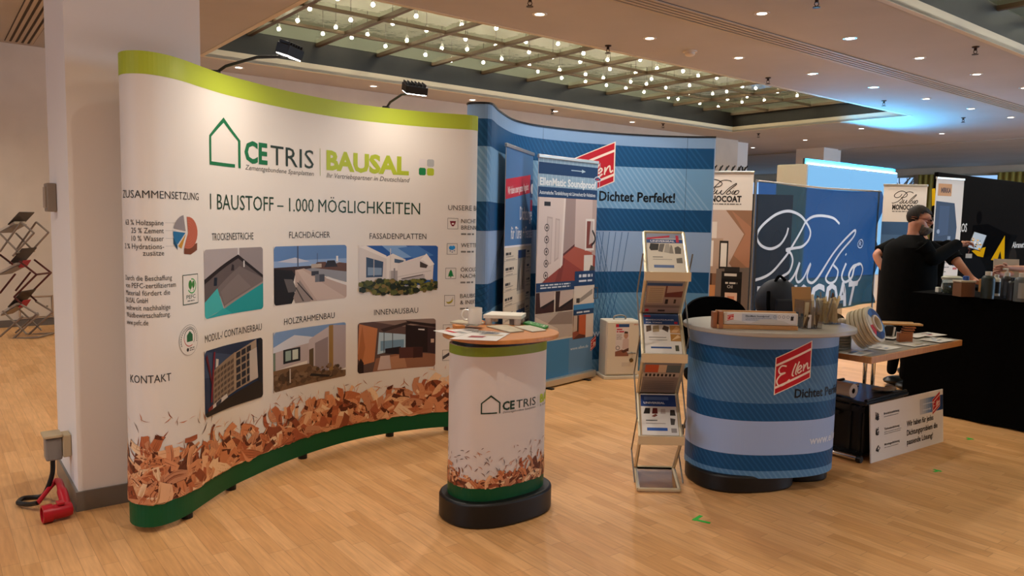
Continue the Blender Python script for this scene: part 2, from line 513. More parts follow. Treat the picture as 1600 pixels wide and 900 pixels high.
mb = MB(); slab(mb, 19.4, E1 + .2, N0 - .2, N1 + .2, CZ - .02, CZ + .04)
struct(mb, 'ceiling_far', DCEIL)
mb = MB(); slab(mb, E0 - .2, 15.9, 11.45, 11.65, 0, CZ); struct(mb, 'wall_back', WALLM)
mb = MB(); slab(mb, E0 - .2, 15.9, 11.43, 11.449, 0, .09); struct(mb, 'baseboard_back', mat('baseboard_grey', '#6a625b', .4))
mb = MB(); slab(mb, E0 - .2, E0, N0, -.9, 0, CZ); slab(mb, E0 - .2, E0, 4.9, 11.45, 0, CZ); slab(mb, E0 - .2, E0, -.9, 4.9, 0, .75); slab(mb, E0 - .2, E0, -.9, 4.9, 3.05, CZ); struct(mb, 'wall_left', WALLM)
fr = MB()
for a in (-.9, 1.0, 2.93, 4.82): slab(fr, E0 - .15, E0 - .05, a, a + .08, .75, 3.05)
for z in (.75, 2.97): slab(fr, E0 - .15, E0 - .05, -.9, 4.9, z, z + .08)
f = struct(fr, 'window_8', mat('window_frame_grey', '#b9b7ae', .4)); g = MB(); slab(g, E0 - .11, E0 - .1, -.9, 4.9, .75, 3.05); g.build('glass_pane', glassy('window_glass', (.9, .95, 1)), f)  # unseen window, added to go with the west fill lamp
mb = MB(); slab(mb, E0, E1, N1, N1 + .2, 0, CZ); slab(mb, 15.9, 16.1, 12.4, N1, 0, CZ); struct(mb, 'wall_far', WALLM)
mb = MB(); slab(mb, E0, 12, N0 - .2, N0, 0, CZ); slab(mb, 12, E1, N0 - .2, N0, 0, .6); slab(mb, 12, E1, N0 - .2, N0, 3.2, CZ); slab(mb, 12, E1, N0 - .2, N0 - .15, .6, 3.2)
struct(mb, 'wall_front', WALLM)
mb = MB(); slab(mb, E1, E1 + .2, N0, N1, 0, .5); slab(mb, E1, E1 + .2, N0, N1, 3.3, CZ)
for k in range(8): slab(mb, E1, E1 + .2, N0 + k * 4 - .18, N0 + k * 4 + .18, .5, 3.3)
struct(mb, 'wall_right', WALLM)
GLS = glassy('window_glass', (.9, .95, 1))
for k in range(7):
    n0, n1 = N0 + k * 4 + .18, N0 + k * 4 + 3.82
    fr = MB()
    for a in (n0, n0 + 1.18, n0 + 2.36, n1 - .07): slab(fr, E1 + .05, E1 + .13, a, a + .07, .5, 3.3)
    for z in (.5, 2.3, 3.23): slab(fr, E1 + .05, E1 + .13, n0, n1, z, z + .07)
    f = struct(fr, 'window_%d' % (k + 1), mat('window_frame_grey', '#b9b7ae', .4))
    g = MB(); slab(g, E1 + .085, E1 + .095, n0, n1, .5, 3.3); g.build('glass_pane', GLS, f)
# columns
def column(e, n, w, d, base):
    mb = MB(); slab(mb, e, e + w, n, n + d, .0, CZ)
    o = struct(mb, 'wall_column', WHITE)
    b = MB(); slab(b, e - .012, e + w + .012, n - .012, n + d + .012, 0, base); b.build('plinth', mat('stone_plinth', '#6f675d', .35), o)
column(.565, 4.21, .62, .68, .10)
column(15.8, 11.65, .8, .8, .1)
column(18.7, 10.8, .85, .8, .1)

# skylights: recessed fascia, glazing bars, glass, lamps above the glass
FASC = noisy('bronze_fascia', '#1b1815', '#241f1b', 4, .5, metal=.2)
TRIMM = mat('pale_trim', '#c9bda9', .6)
BAR = mat('glazing_bar', '#5b4a38', .45, .3)
SKYG = glassy('skylight_glass', (.62, .66, .56), .95, 1.55, .02, .35)
GZ = 3.95
def skylight(k, e0, e1, n0, n1):
    mb = MB(); t = MB()
    for a, b, c, d in ((e0 - .06, e0, n0, n1), (e1, e1 + .06, n0, n1), (e0 - .06, e1 + .06, n0 - .06, n0), (e0 - .06, e1 + .06, n1, n1 + .06)):
        slab(mb, a, b, c, d, CZ + .11, GZ + .012); slab(t, a, b, c, d, CZ - .004, CZ + .11)
    f = struct(mb, 'trim_%d' % k, FASC); t.build('lower_trim', TRIMM, f)
    g = MB(); g.add([B(e0, n0, GZ), B(e1, n0, GZ), B(e1, n1, GZ), B(e0, n1, GZ)], [(0, 1, 2, 3)])
    struct(g, 'window_skylight_%d' % k, SKYG)
    c = MB(); x = 1.3; slab(c, e0 - x, e1 + x, n0 - x, n1 + x, 4.45, 4.5)
    for a, b, c_, d in ((e0 - x, e0 - x + .05, n0 - x, n1 + x), (e1 + x - .05, e1 + x, n0 - x, n1 + x), (e0 - x, e1 + x, n0 - x, n0 - x + .05), (e0 - x, e1 + x, n1 + x - .05, n1 + x)): slab(c, a, b, c_, d, CZ + .04, 4.45)
    struct(c, 'ceiling_skylight_%d' % k, mat('plenum_paint', '#b4b6a6', .6))
    b = MB(); x = e0 + .6
    while x < e1: slab(b, x - .03, x + .03, n0, n1, GZ - .05, GZ - .001); x += .972
    y = n0 + .95
    while y < n1: slab(b, e0, e1, y - .02, y + .02, GZ - .04, GZ - .002); y += .97
    struct(b, 'trim_%d' % (k + 2), BAR)
for k, h in enumerate(SKY): skylight(k + 1, *h)
BULBM = mat('halogen_glow', '#ffffff', .5, 0, .2, (1, .88, .72), BULB_E)
lamp0 = None
def skylamp(e, n, z=4.42):
    global lamp0
    if lamp0 is None:
        t = thing('skylight_lamp', B(e, n, z), 'small bare halogen lamp glowing above the skylight glass', 'lamp', 'lamps above the skylight glass')
        m = MB(); c = B(e, n, z); m.ball(c, .025, seg=8, rings=6); m.build('bulb', BULBM, t)
        m = MB(); m.tube([c + Vector((0, 0, .028)), c + Vector((0, 0, .33))], .007, 6)
        m.lathe([(0, .07), (.026, .07), (.02, .024), (.0, .024)], 10, M=Matrix.Translation(c)); m.build('stem', STEEL, t)
        lamp0 = t
    else: dup(lamp0, B(e, n, z))
for i in range(19):
    for j in range(7): skylamp(3.45 + i * .583 + random.uniform(-.1, .1), 6.9 + j * .62 + random.uniform(-.1, .1), 4.10 + random.uniform(-.04, .05))
for i in range(18):
    for j in range(5): skylamp(3.6 + i * .69, -.7 + j * .9 + random.uniform(-.1, .1), 4.1)

# recessed downlights
def ceiling_spot(e, n, seen):
    global dl0
    key = 'downlight'
    if dl0 is None:
        t = thing('ceiling_downlight', B(e, n, CZ), 'small round recessed halogen downlight in the plain cream ceiling', 'lamp', 'recessed ceiling downlights')
        M = Matrix.Translation(B(e, n, CZ))
        m = MB(); m.lathe([(.048, -.001), (.048, -.006), (.075, -.006), (.078, -.001)], 20, M=M); m.build('trim_ring', mat('lamp_ring', '#d8cfc4', .3, .6), t)
        m = MB(); m.lathe([(0, -.002), (.047, -.002), (.047, -.0045), (0, -.0045)], 20, M=M)
        m.build('lamp_lens', mat('downlight_lens', '#ffffff', .4, 0, .3, (1, .88, .74), 9.0), t)
        L = bpy.data.lights.new('downlight_beam', 'SPOT'); L.energy = DOWN_W; L.color = WARM; L.spot_size = rad(128); L.spot_blend = .75; L.shadow_soft_size = .035
        lo = bpy.data.objects.new('downlight_beam', L); COL.objects.link(lo); lo.location = B(e, n, CZ - .03); attach(lo, t)
        dl0 = t
    else: dup(dl0, B(e, n, CZ))
dl0 = None
for e in [4.95 + 1.545 * k for k in range(8)]: ceiling_spot(e, 5.98 - (e - 4.95) * .045, 1)
for e in [3.4, 4.98, 6.53, 8.08, 9.60, 11.12, 12.65, 14.2]: ceiling_spot(e, 4.5 - (e - 6.5) * .04, 1)
for e in [3.6, 5.7, 7.6, 9.5, 11.6]: ceiling_spot(e, 10.95, 1)
for e, n in [(-3, 6.5), (-1.9, 5.3), (1.4, 1.9), (-3, 2), (2.0, 5.3), (-1.6, 8.6), (.1, 9.7), (-.9, 2.5)]: ceiling_spot(e, n, 0)  # unseen downlights, added to light the pillar, rack and left wall
for n in (-2.4, -3.95):  # unseen rows behind the camera, added to brighten surfaces facing it
    for e in (-3.9, -2.35, -.8, .75, 2.3, 3.85, 5.4, 6.95, 8.5): ceiling_spot(e, n, 0)
for e, n in [(15.9, 4.2), (15.9, 2.0), (17.4, 4.1), (15.6, 8.2), (16.8, 10.2), (17.6, 12.2), (17.5, 7.4)]: ceiling_spot(e, n, 1)

# sprinklers and detector
spr0 = None
for px, py in [(1276, 5), (1524, 80), (1200, 127), (950, 78), (1381, 162), (863, 175), (1036, 197), (1185, 212), (828, 4), (1505, 188)]:
    p = at_z(px, py, CZ - .05)
    p = Vector((p.x, p.y, CZ))
    if spr0 is None:
        t = thing('fire_sprinkler', p, 'small dark pendent fire sprinkler hanging from the flat ceiling', 'sprinkler', 'ceiling sprinklers')
        M = Matrix.Translation(p); D = mat('dark_brass', '#3a2a22', .4, .6)
        m = MB(); m.lathe([(0, 0), (.04, 0), (.034, -.012), (.016, -.016), (.016, -.045), (0, -.045)], 14, M=M); m.build('body', D, t)
        m = MB()
        for s in (-1, 1): m.tube([p + Vector((s * .014, 0, -.04)), p + Vector((s * .02, 0, -.06)), p + Vector((0, 0, -.085))], .004, 6)
        m.build('yoke', D, t)
        m = MB(); m.lathe([(0, -.083), (.032, -.083), (.034, -.09), (0, -.09)], 14, M=M); m.build('deflector', D, t)
        spr0 = t
    else: dup(spr0, p)
p = at_z(1078, 80, CZ); t = thing('smoke_detector', p, 'round cream smoke detector on the ceiling near the skylight edge', 'smoke detector')
M = Matrix.Translation(p)
m = MB(); m.lathe([(0, 0), (.085, 0), (.085, -.014), (0, -.014)], 24, M=M); m.build('mounting_plate', mat('cream_plastic', '#d8c8b4', .4), t)
m = MB(); m.lathe([(.06, -.014), (.062, -.04), (.045, -.055), (0, -.058)], 24, M=M); m.build('sensor_dome', mat('cream_plastic', '#d8c8b4', .4), t, smooth=True)
# slotted air vents
def vent(n, e0, e1, along, name):
    m = MB(); sl = MB()
    for k in range(5):
        o = (k - 2) * .062
        if along: slab(m, e0, e1, n + o - .017, n + o + .017, CZ - .012, CZ - .001)
        else: slab(m, n + o - .017, n + o + .017, e0, e1, CZ - .012, CZ - .001)
    if along: slab(sl, e0, e1, n - .15, n + .15, CZ - .003, CZ - .0005)
    else: slab(sl, n - .15, n + .15, e0, e1, CZ - .003, CZ - .0005)
    f = struct(sl, name, mat('vent_shadow_gap', '#453b34', .8)); m.build('slat', mat('vent_slat', '#b3a596', .6), f)
vent(5.02, 3.2, 18.5, True, 'trim_air_vent'); vent(1.03, 5.5, 11.3, False, 'trim_air_vent_side')
# access panel and pale seams on the back wall
t = thing('wall_access_panel', B(.95, 11.43, .2), 'square flush access panel with a small lock low on the back wall', 'access panel')
c = at_y(60, 490, 9.45); e = c.dot(EX)
m = MB(); slab(m, e - .16, e + .18, 11.425, 11.449, .12, .37); m.build('door', WALLM, t, bevel=.004)
m = MB()
for a, b, z0, z1 in ((e - .18, e - .165, .1, .39), (e + .185, e + .2, .1, .39), (e - .18, e + .2, .1, .115), (e - .18, e + .2, .375, .39)): slab(m, a, b, 11.42, 11.449, z0, z1)
m.build('frame', mat('panel_frame', '#b59a80', .6), t)
m = MB(); m.lathe([(0, 0), (.012, 0), (.012, .01), (0, .01)], 12, M=Matrix.Translation(B(e + .13, 11.425, .25)) @ Matrix.Rotation(RZ, 4, 'Z') @ Matrix.Rotation(rad(90), 4, 'X')); m.build('lock', STEEL, t)

# trees outside the windows
bark = noisy('bark', '#4b4038', '#6a5a4c', 20, .9)
tn = 0
for e, n, hgt, lb in [(33, 15.5, 5.5, 'bare tree outside the far window beside the second white column'), (34, 9.0, 6, 'bare tree outside the windows beyond the backlit partition'), (33, 2.5, 5.2, 'bare tree outside the windows above the black backdrop')]:
    t = thing('bare_tree', B(e, n, 0), lb, 'tree'); r = random.Random(tn); tn += 1
    m = MB(); p0 = B(e, n, 0); m.tube([p0, p0 + Vector((.05, 0, 1.2)), p0 + Vector((0, .1, hgt * .6))], [.16, .13, .08], 8); m.build('trunk', bark, t)
    m = MB()
    for k in range(26):
        z = r.uniform(1.0, hgt * .6); a = r.uniform(0, 2 * PI); l = r.uniform(1, 2.4); q = p0 + Vector((0, 0, z))
        d = Vector((math.cos(a), math.sin(a), r.uniform(.3, 1.2)))
        m.tube([q, q + d * l * .5, q + d * l + Vector((0, 0, .3))], [.04, .025, .01], 5)
        d2 = d + Vector((r.uniform(-.6, .6), r.uniform(-.6, .6), .3)); m.tube([q + d * l * .5, q + d * l * .5 + d2 * l * .5], [.02, .006], 5)
    m.build('branches', bark, t)
# yellow curtains at the far windows
for px, lb in [(1462, 'narrow yellow curtain hanging at the far window above the black backdrop, left one'), (1590, 'wide yellow curtain at the far window, at the right edge of the photo')]:
    d = ray(px, 280); q = d * ((E1 - .1) / d.dot(EX)); n = q.dot(NX); m = MB(); pts = []
    w = .55
    for k in range(25): pts.append((n - w + 2 * w * k / 24, .05 * math.sin(k * 1.6)))
    for (a, o1), (b, o2) in zip(pts, pts[1:]):
        m.add([B(E1 - .15 + o1, a, .1), B(E1 - .15 + o2, b, .1), B(E1 - .15 + o2, b, 3.3), B(E1 - .15 + o1, a, 3.3)], [(0, 1, 2, 3)])
    o = m.build('curtain', mat('yellow_curtain', '#c9b25a', .8), smooth=True); mo = o.modifiers.new('t', 'SOLIDIFY'); mo.thickness = .01
    tag(o, lb, 'curtain')
# ------------------------------------------------------------------ S-curved white and green display wall
CEP = [(-1.72,3.68),(-1.79,3.6),(-1.81,3.51),(-1.745,3.43),(-1.655,3.42),(-1.59,3.49),(-1.555,3.60),(-1.535,3.745),(-1.50,3.95),(-1.432,4.15),(-1.35,4.357),(-1.246,4.56),(-1.068,4.82),(-.867,5.01),(-.62,5.165),(-.415,5.245),(-.31,5.285),(-.265,5.34),(-.275,5.42),(-.33,5.46)]
CS = curved(spline(CEP, 24))
PAPER = '#ddd5ca'
wall = thing('display_wall', (-1.2, 4.5, 0), 'tall S-curved white and green pop-up display wall with building photos and wood chips', 'display wall')
panel = sheet(CS, .03, 2.21, .012, 'fabric_panel', ink(PAPER, .4), wall, .02)
fx = MB()
for u in (.62, 1.02, 1.62, 2.3, 2.72):
    p = CS(u, 0, -.03); fx.lathe([(0, 0), (.028, 0), (.028, .03), (.014, .034), (.014, .3), (0, .3)], 12, M=Matrix.Translation(p))
fx.build('foot', BLACKP, wall)
fr = MB()
for u in (.3, .95, 1.6, 2.25, 2.8):
    fr.tube([CS(u, .3, -.03), CS(u, 2.17, -.03)], .012, 6)
for a, b in ((.3, .95), (.95, 1.6), (1.6, 2.25), (2.25, 2.8)):
    for z0, z1 in ((.35, .95), (.95, 1.55), (1.55, 2.12)):
        fr.tube([CS(a, z0, -.035), CS(b, z1, -.06)], .006, 6); fr.tube([CS(a, z1, -.06), CS(b, z0, -.035)], .006, 6)
fr.build('folding_frame', STEEL, wall)
cv = Canvas(); cv.rect(.02, 2.11, CS.length - .02, 2.21, '#aab738'); cv.build('light_green_band', CS, panel, .02)
cv = Canvas(); cv.rect(.02, .03, CS.length - .02, .14, '#14522c'); cv.build('dark_green_band', CS, panel, .02)
GREEN, LIME, GREYT = '#1d6a41', '#a9b632', '#3c3c3a'
def house_logo(cv, u0, v0, w, h, th, col, layer=2.0):
    a, b, c, d, e = (u0, v0), (u0, v0 + h * .58), (u0 + w * .5, v0 + h), (u0 + w, v0 + h * .58), (u0 + w, v0)
    i = th
    cv.poly([a, (u0 + w * .83, v0), (u0 + w * .83, v0 + i), (u0 + i, v0 + i), (u0 + i, v0 + h * .56), (u0 + w * .5, v0 + h - i * 1.5), (u0 + w - i, v0 + h * .56), (u0 + w - i, v0), e, d, c, b], col, layer)
def brand(cv, s, u, v, dark=False):     # s: scale, u v: lower left of the house
    g = '#233a2c' if dark else GREEN
    house_logo(cv, u, v, .265 * s, .25 * s, .018 * s, g)
    cv.text('CE', u + .296 * s, v + .038 * s, .108 * s, g, .188 * s, .035)
    cv.text('TRIS', u + .51 * s, v + .038 * s, .108 * s, '#2e3b33', .352 * s)
    cv.text('Zementgebundene Spanplatten', u + .3 * s, v - .004 * s, .026 * s, '#55534e', .56 * s, .0, .25)
    cv.rect(u + .912 * s, v, u + .915 * s, v + .165 * s, '#8c9a3a', 2)
    cv.text('BAUSAL', u + .965 * s, v + .045 * s, .108 * s, LIME, .62 * s, .045)
    cv.text('Ihr Vertriebspartner in Deutschland', u + .965 * s, v - .008 * s, .03 * s, '#55534e', .62 * s, .0, .25)
cv = Canvas(); brand(cv, 1.0, .827, 1.742)
for (a, b, c) in ((2.484, 1.845, '#d9d0cc'), (2.542, 1.845, '#a9aaa8'), (2.484, 1.786, '#1f7a45'), (2.542, 1.786, LIME)):
    k = .05; r = .008
    cv.poly([(a + r, b), (a + k - r, b), (a + k, b + r), (a + k, b + k - r), (a + k - r, b + k), (a + r, b + k), (a, b + k - r), (a, b + r)], c, 2)
cv.build('brand_logo', CS, panel, .02)
cv = Canvas()
cv.text('1 BAUSTOFF – 1.000 MÖGLICHKEITEN', .826, 1.52, .078, '#24402f', 1.67, .0)
cv.text('ZUSAMMENSETZUNG', .262, 1.562, .034, GREYT, .46)
for s_, a, b, v in (('TROCKENESTRICHE', .839, 1.188, 1.362), ('FLACHDÄCHER', 1.488, 1.82, 1.364), ('FASSADENPLATTEN', 2.128, 2.543, 1.354),
                    ('MODUL-/ CONTAINERBAU', .759, 1.25, .851), ('HOLZRAHMENBAU', 1.44, 1.857, .855), ('INNENAUSBAU', 2.164, 2.489, .848)):
    cv.text(s_, a, v, .037, GREYT, b - a, .0)
for k, s_ in enumerate(('63 % Holzspäne', '25 % Zement', '10 % Wasser', '2 % Hydrations-', 'zusätze')):
    cv.text(s_, .472, (1.44, 1.404, 1.368, 1.332, 1.302)[k], .024, GREYT, .0132 * len(s_), align='r')
for k in range(4): cv.stroke([(.48, 1.452 - .036 * k), (.54, 1.452 - .036 * k)], .0012, '#9a9a96', smooth=False)
for k, s_ in enumerate(('Durch die Beschaffung', 'von PEFC-zertifiziertem', 'Material fördert die', 'BAUSAL GmbH', 'weltweit nachhaltige', 'Waldbewirtschaftung.', 'www.pefc.de')):
    cv.text(s_, .272, 1.188 - .034 * k, .023, GREYT, .26 * len(s_) / 23)
cv.text('KONTAKT', .295, .715, .036, GREYT, .2)
cv.text('UNSERE BAUPRODUKTE', 2.695, 1.556, .034, GREYT)
for v, ls in ((1.468, ('NICHT', 'BRENNBAR')), (1.3, ('WETTERFEST',)), (1.13, ('ÖKOLOGISCH', 'NACHHALTIG')), (.945, ('BAUBIOLOGISCH', '& INERT')), (.735, ('SCHALL',)), (.57, ('ROBUST',))):
    for k, s_ in enumerate(ls): cv.text(s_, 2.79, v - .045 * k, .028, GREYT)
    cv.lines(2.79, v - .045 * len(ls) + .02, 2.9, 1, .03, .012, '#77746e', seed=3)
cv.build('lettering', CS, panel, .02)
# small signs at the ends
cv = Canvas()
u, v, r = .612, 1.405, .083
def wedge(a0, a1, col, L, dx=0, dy=0, k=1.0):
    cv.poly([(u + dx, v + dy)] + [(u + dx + r * k * math.cos(a0 + (a1 - a0) * i / 14), v + dy + r * .92 * k * math.sin(a0 + (a1 - a0) * i / 14)) for i in range(15)], col, L)
wedge(rad(-112), rad(95), '#b9644c', 2.2, .012, 0)
cv.poly([(u - .02, v - .074), (u + .09, v - .05), (u + .088, v - .085), (u + .03, v - .105), (u - .02, v - .1)], '#74412c', 2.0)
wedge(rad(100), rad(170), '#8c8484', 2.3, -.006, .008); wedge(rad(174), rad(226), '#2b6b96', 2.4, -.008, 0); wedge(rad(228), rad(246), '#c08a34', 2.5, -.004, -.004)
cv.poly([(u - .09, v - .02), (u - .065, v - .06), (u - .065, v - .08), (u - .09, v - .05)], '#1c4a68', 2.0)
for k in range(5): cv.ring(u + .012, v, .02 + .012 * k, .0016, '#a0533f', 2.7, a0=rad(-105), a1=rad(90))
cv.build('composition_pie', CS, panel, .02)
cv = Canvas()
cv.rect(.577, 1.06, .703, 1.205, '#2c4434', 2); cv.rect(.581, 1.064, .699, 1.201, PAPER, 2.3)
cv.ring(.648, 1.148, .034, .006, '#3c9a4a', 2.6, a0=rad(-150), a1=rad(100))
for du, s_ in ((-.012, 1.1), (.014, .9)):
    cv.circle(.646 + du, 1.155, .013 * s_, '#3a7a35', 2.8, ry=.02 * s_); cv.rect(.644 + du, 1.125, .648 + du, 1.14, '#3a7a35', 2.8)
cv.text('PEFC', .64, 1.088, .018, '#2c4434', .075, .01, align='c', layer=2.6); cv.lines(.61, 1.08, .672, 1, .01, .005, '#6a6a64', 2.6, 0)
cv.circle(.62, .888, .075, '#8c8a84', 2, 28); cv.circle(.62, .888, .0725, PAPER, 2.3, 28)
for k in range(22):
    a = rad(200 - k * 10); cv.rect(.62 + .062 * math.cos(a) - .003, .888 + .062 * math.sin(a) - .004, .62 + .062 * math.cos(a) + .003, .888 + .062 * math.sin(a) + .004, '#6f6d68', 2.5)
cv.ring(.622, .9, .042, .004, '#b03030', 2.6, a0=rad(180), a1=rad(300)); cv.ring(.622, .9, .042, .004, '#44423e', 2.6, a0=rad(-40), a1=rad(180))
cv.poly([(.6, .88), (.646, .88), (.646, .912), (.623, .932), (.6, .912)], '#28603c', 2.8); cv.lines(.62, .85, .66, 2, .01, .005, '#55534e', 2.6, 0); cv.circle(.606, .842, .009, '#303030', 2.6)
cv.build('certificate_seal', CS, panel, .02)
cv = Canvas()
for k, (a, b) in enumerate(((2.692, 1.425), (2.69, 1.25), (2.682, 1.08), (2.676, .89), (2.669, .683), (2.667, .505))):
    cv.frame(a, b, a + .075, b + .076, .0025, '#6a6762', 2); c, d = a + .038, b + .038
    if k == 0: cv.poly([(c - .022, d + .018), (c + .022, d + .018), (c + .016, d - .004), (c + .006, d - .018), (c - .006, d - .018), (c - .016, d - .004)], '#7a2630', 2.4); cv.rect(c - .008, d - .006, c + .008, d + .004, PAPER, 2.7)
    if k == 1:
        for x, y, q in ((-.01, .008, .014), (.008, .01, .013), (0, .004, .012)): cv.circle(c + x, d + y, q, '#2a88c8', 2.4)
        for x, y in ((-.015, -.014), (.015, -.012), (0, -.022)): cv.circle(c + x, d + y, .004, '#345a80', 2.4, 8)
    if k == 2:
        for y, q in ((.004, .014), (-.008, .019), (-.02, .023)): cv.poly([(c - q, d + y), (c + q, d + y), (c, d + y + .024)], '#1e7a3e', 2.4)
        cv.rect(c - .003, d - .03, c + .003, d - .02, '#1e7a3e', 2.4)
    if k == 3: cv.stroke([(c - .026, d - .006), (c - .01, d - .016), (c + .012, d - .008), (c + .026, d + .012)], .014, '#a99a3a', 2.4, taper=True); cv.stroke([(c + .012, d), (c + .024, d + .026)], .002, '#8a8a60', 2.4)
    if k == 4: cv.circle(c, d, .02, '#b06a3a', 2.4)
    if k == 5: cv.poly([(c - .035, d - .03), (c + .035, d + .012), (c + .035, d + .034), (c - .035, d - .008)], '#4a4648', 2.4)
cv.build('feature_icons', CS, panel, .02)

def R_(c, x0, y0, x1, y1): return (c, [(x0, y0), (x1, y0), (x1, y1), (x0, y1)])
def bushes(seed, cols, x0, x1, y0, y1, n, s=.05):
    r = random.Random(seed); o = []
    for _ in range(n):
        x, y, q = r.uniform(x0, x1), r.uniform(y0, y1), s * r.uniform(.5, 1.3)
        o.append((r.choice(cols), [(x + q * math.cos(a) * r.uniform(.6, 1.2), y + q * 1.2 * math.sin(a) * r.uniform(.6, 1.2)) for a in [k * PI / 3 for k in range(6)]]))
    return o
P1 = [R_('#a49a98', 0, 0, 1, 1), ('#8d8382', [(.62, .86), (1, .55), (1, 1), (.62, 1)]), ('#c9c2be', [(.595, .88), (.615, .88), (.615, 1), (.595, 1)]),
      ('#241c1c', [(0, .5), (.6, .84), (1, .48), (1, .55), (.6, .9), (0, .57)]), ('#5b504e', [(0, .2), (.3, .3), (1, .4), (1, .5), (.6, .84), (0, .5)]),
      ('#6e625f', [(.24, .42), (.36, .12), (1, .44), (1, .5), (.62, .72)]), ('#776b67', [(.3, .36), (.37, .16), (.8, .38), (.6, .6)]),
      ('#3fa7a4', [(0, 0), (.35, .1), (.24, .42), (0, .24)]), ('#1f8f90', [(.36, .11), (1, .43), (1, 0), (.3, 0)]), ('#2a9c9c', [(0, 0), (.5, 0), (.36, .11), (.2, .05)]),
      ('#8f837c', [(.35, .1), (.37, .1), (1, .42), (1, .45), (.37, .14)]), ('#1b2430', [(.17, .46), (.23, .46), (.24, .58), (.18, .58)]), ('#2a2224', [(.48, .66), (.53, .66), (.53, .74), (.5, .76)]), ('#c8c4c0', [(.68, .7), (.7, .7), (.7, .8), (.68, .8)])]
P2 = [R_('#5d7fae', 0, .7, 1, 1), R_('#86a0c4', 0, .58, 1, .75), ('#b9bcc8', [(.05, .74), (.3, .8), (.5, .72), (.3, .7)]), ('#a9b4c6', [(.5, .66), (.9, .7), (1, .62), (.5, .6)]),
      R_('#3a2a26', 0, .5, 1, .64), ('#60402e', [(.5, .56), (.6, .7), (.72, .7), (.74, .6), (.9, .68), (1, .66), (1, .5), (.5, .5)]), ('#2c2422', [(.7, .6), (.74, .72), (.84, .72), (.88, .6)]),
      R_('#b0a090', .52, .6, .66, .67), ('#8a8a8e', [(.4, .58), (1, .3), (1, .5), (.55, .6)]), ('#b39e92', [(.3, .58), (.42, .6), (1, .24), (1, 0), (.5, 0), (.3, .3)]),
      ('#c0aca0', [(.32, .58), (.4, .58), (.9, .1), (1, 0), (.6, 0)]), ('#1d1a1b', [(0, .62), (.25, .58), (.3, .5), (.26, .3), (.3, .15), (.25, 0), (0, 0)]), ('#5c5654', [(.14, .44), (.26, .42), (.33, .2), (.2, .2)]),
      ('#8f8078', [(.27, .1), (.36, .4), (.54, .05), (.5, 0), (.3, 0)]), ('#2c2624', [(.32, .36), (.335, .36), (.55, .02), (.53, .02)]), ('#4a4440', [(.3, .28), (.315, .28), (.42, .02), (.4, .02)]),
      R_('#36363c', .52, .46, .62, .54), R_('#6b6a6e', .57, .34, .69, .48), R_('#46464c', .63, .34, .7, .47), R_('#484e60', .33, .62, .345, 1.0), R_('#484e60', .6, .66, .606, .86), R_('#e0dcd6', .86, .7, .885, .8), ('#d6cfc8', [(.72, .4), (1, .24), (1, .28), (.74, .43)])]
P3 = [R_('#2c5a9c', 0, .2, 1, 1), ('#7ba0cc', [(.3, 1), (.6, 1), (.8, .78), (.5, .74)]), ('#4a78b4', [(.5, .95), (.75, 1), (.95, .8), (.7, .74)]),
      ('#cfc6bf', [(0, .2), (0, 1), (.1, 1), (.36, .8), (.36, .2)]), ('#e0d8d0', [(0, .98), (.1, 1), (.36, .8), (.36, .74), (.1, .92)]), ('#3c4f68', [(.1, .38), (.1, .78), (.32, .68), (.31, .38)]), ('#7f95ac', [(.12, .42), (.12, .58), (.3, .56), (.3, .42)]), R_('#b5aca6', .195, .4, .205, .75),
      ('#ddd5cd', [(.36, .2), (.36, .78), (.44, .84), (.6, .72), (.6, .2)]), ('#475a70', [(.46, .66), (.46, .74), (.58, .7), (.56, .64)]), ('#a39b98', [(.4, .3), (.4, .5), (.5, .5), (.5, .3)]), R_('#d0c8c0', .405, .3, .415, .94), R_('#8d8888', .45, .3, .47, .55),
      ('#d8cfc8', [(.5, .3), (.5, .64), (.86, .82), (.95, .62), (.94, .3)]), ('#ece4dc', [(.78, .7), (.86, .84), (.96, .62), (.9, .58), (.82, .7)]), ('#4a403c', [(.78, .56), (.78, .68), (.88, .6), (.86, .54)]), ('#c4bbb4', [(.5, .36), (.5, .38), (.92, .5), (.92, .48)]),
      ('#b4aaa6', [(.5, .3), (.84, .42), (.84, .3)]), ('#665c58', [(.54, .34), (.82, .42), (.82, .4), (.56, .32)])] + bushes(3, ['#2c3222', '#3c4426', '#57592c', '#6b6a34', '#232a1e', '#7d6a3c'], .02, .98, .04, .3, 170, .045)
P4 = [R_('#26344e', 0, 0, 1, 1), ('#3a4a66', [(0, .6), (.5, .5), (.6, .8), (0, 1)]), ('#8d7a68', [(.16, .1), (.16, .66), (.56, .86), (.56, .24)]), ('#a08c78', [(.54, .24), (.54, .84), (.9, .99), (.92, .34)])]
for i in range(6):
    for j in range(6):
        x = .18 + i * .06; b = .14 + i * .022; P4.append(('#5d4f46', [(x, b + j * .088), (x + .045, b + .016 + j * .09), (x + .045, b + .07 + j * .09), (x, b + .05 + j * .088)]))
for i in range(3):
    for j in range(5):
        x = .57 + i * .085; b = .27 + i * .03; P4.append(('#2a2c34', [(x, b + j * .12), (x + .065, b + .02 + j * .12), (x + .065, b + .11 + j * .12), (x, b + .09 + j * .12)]))
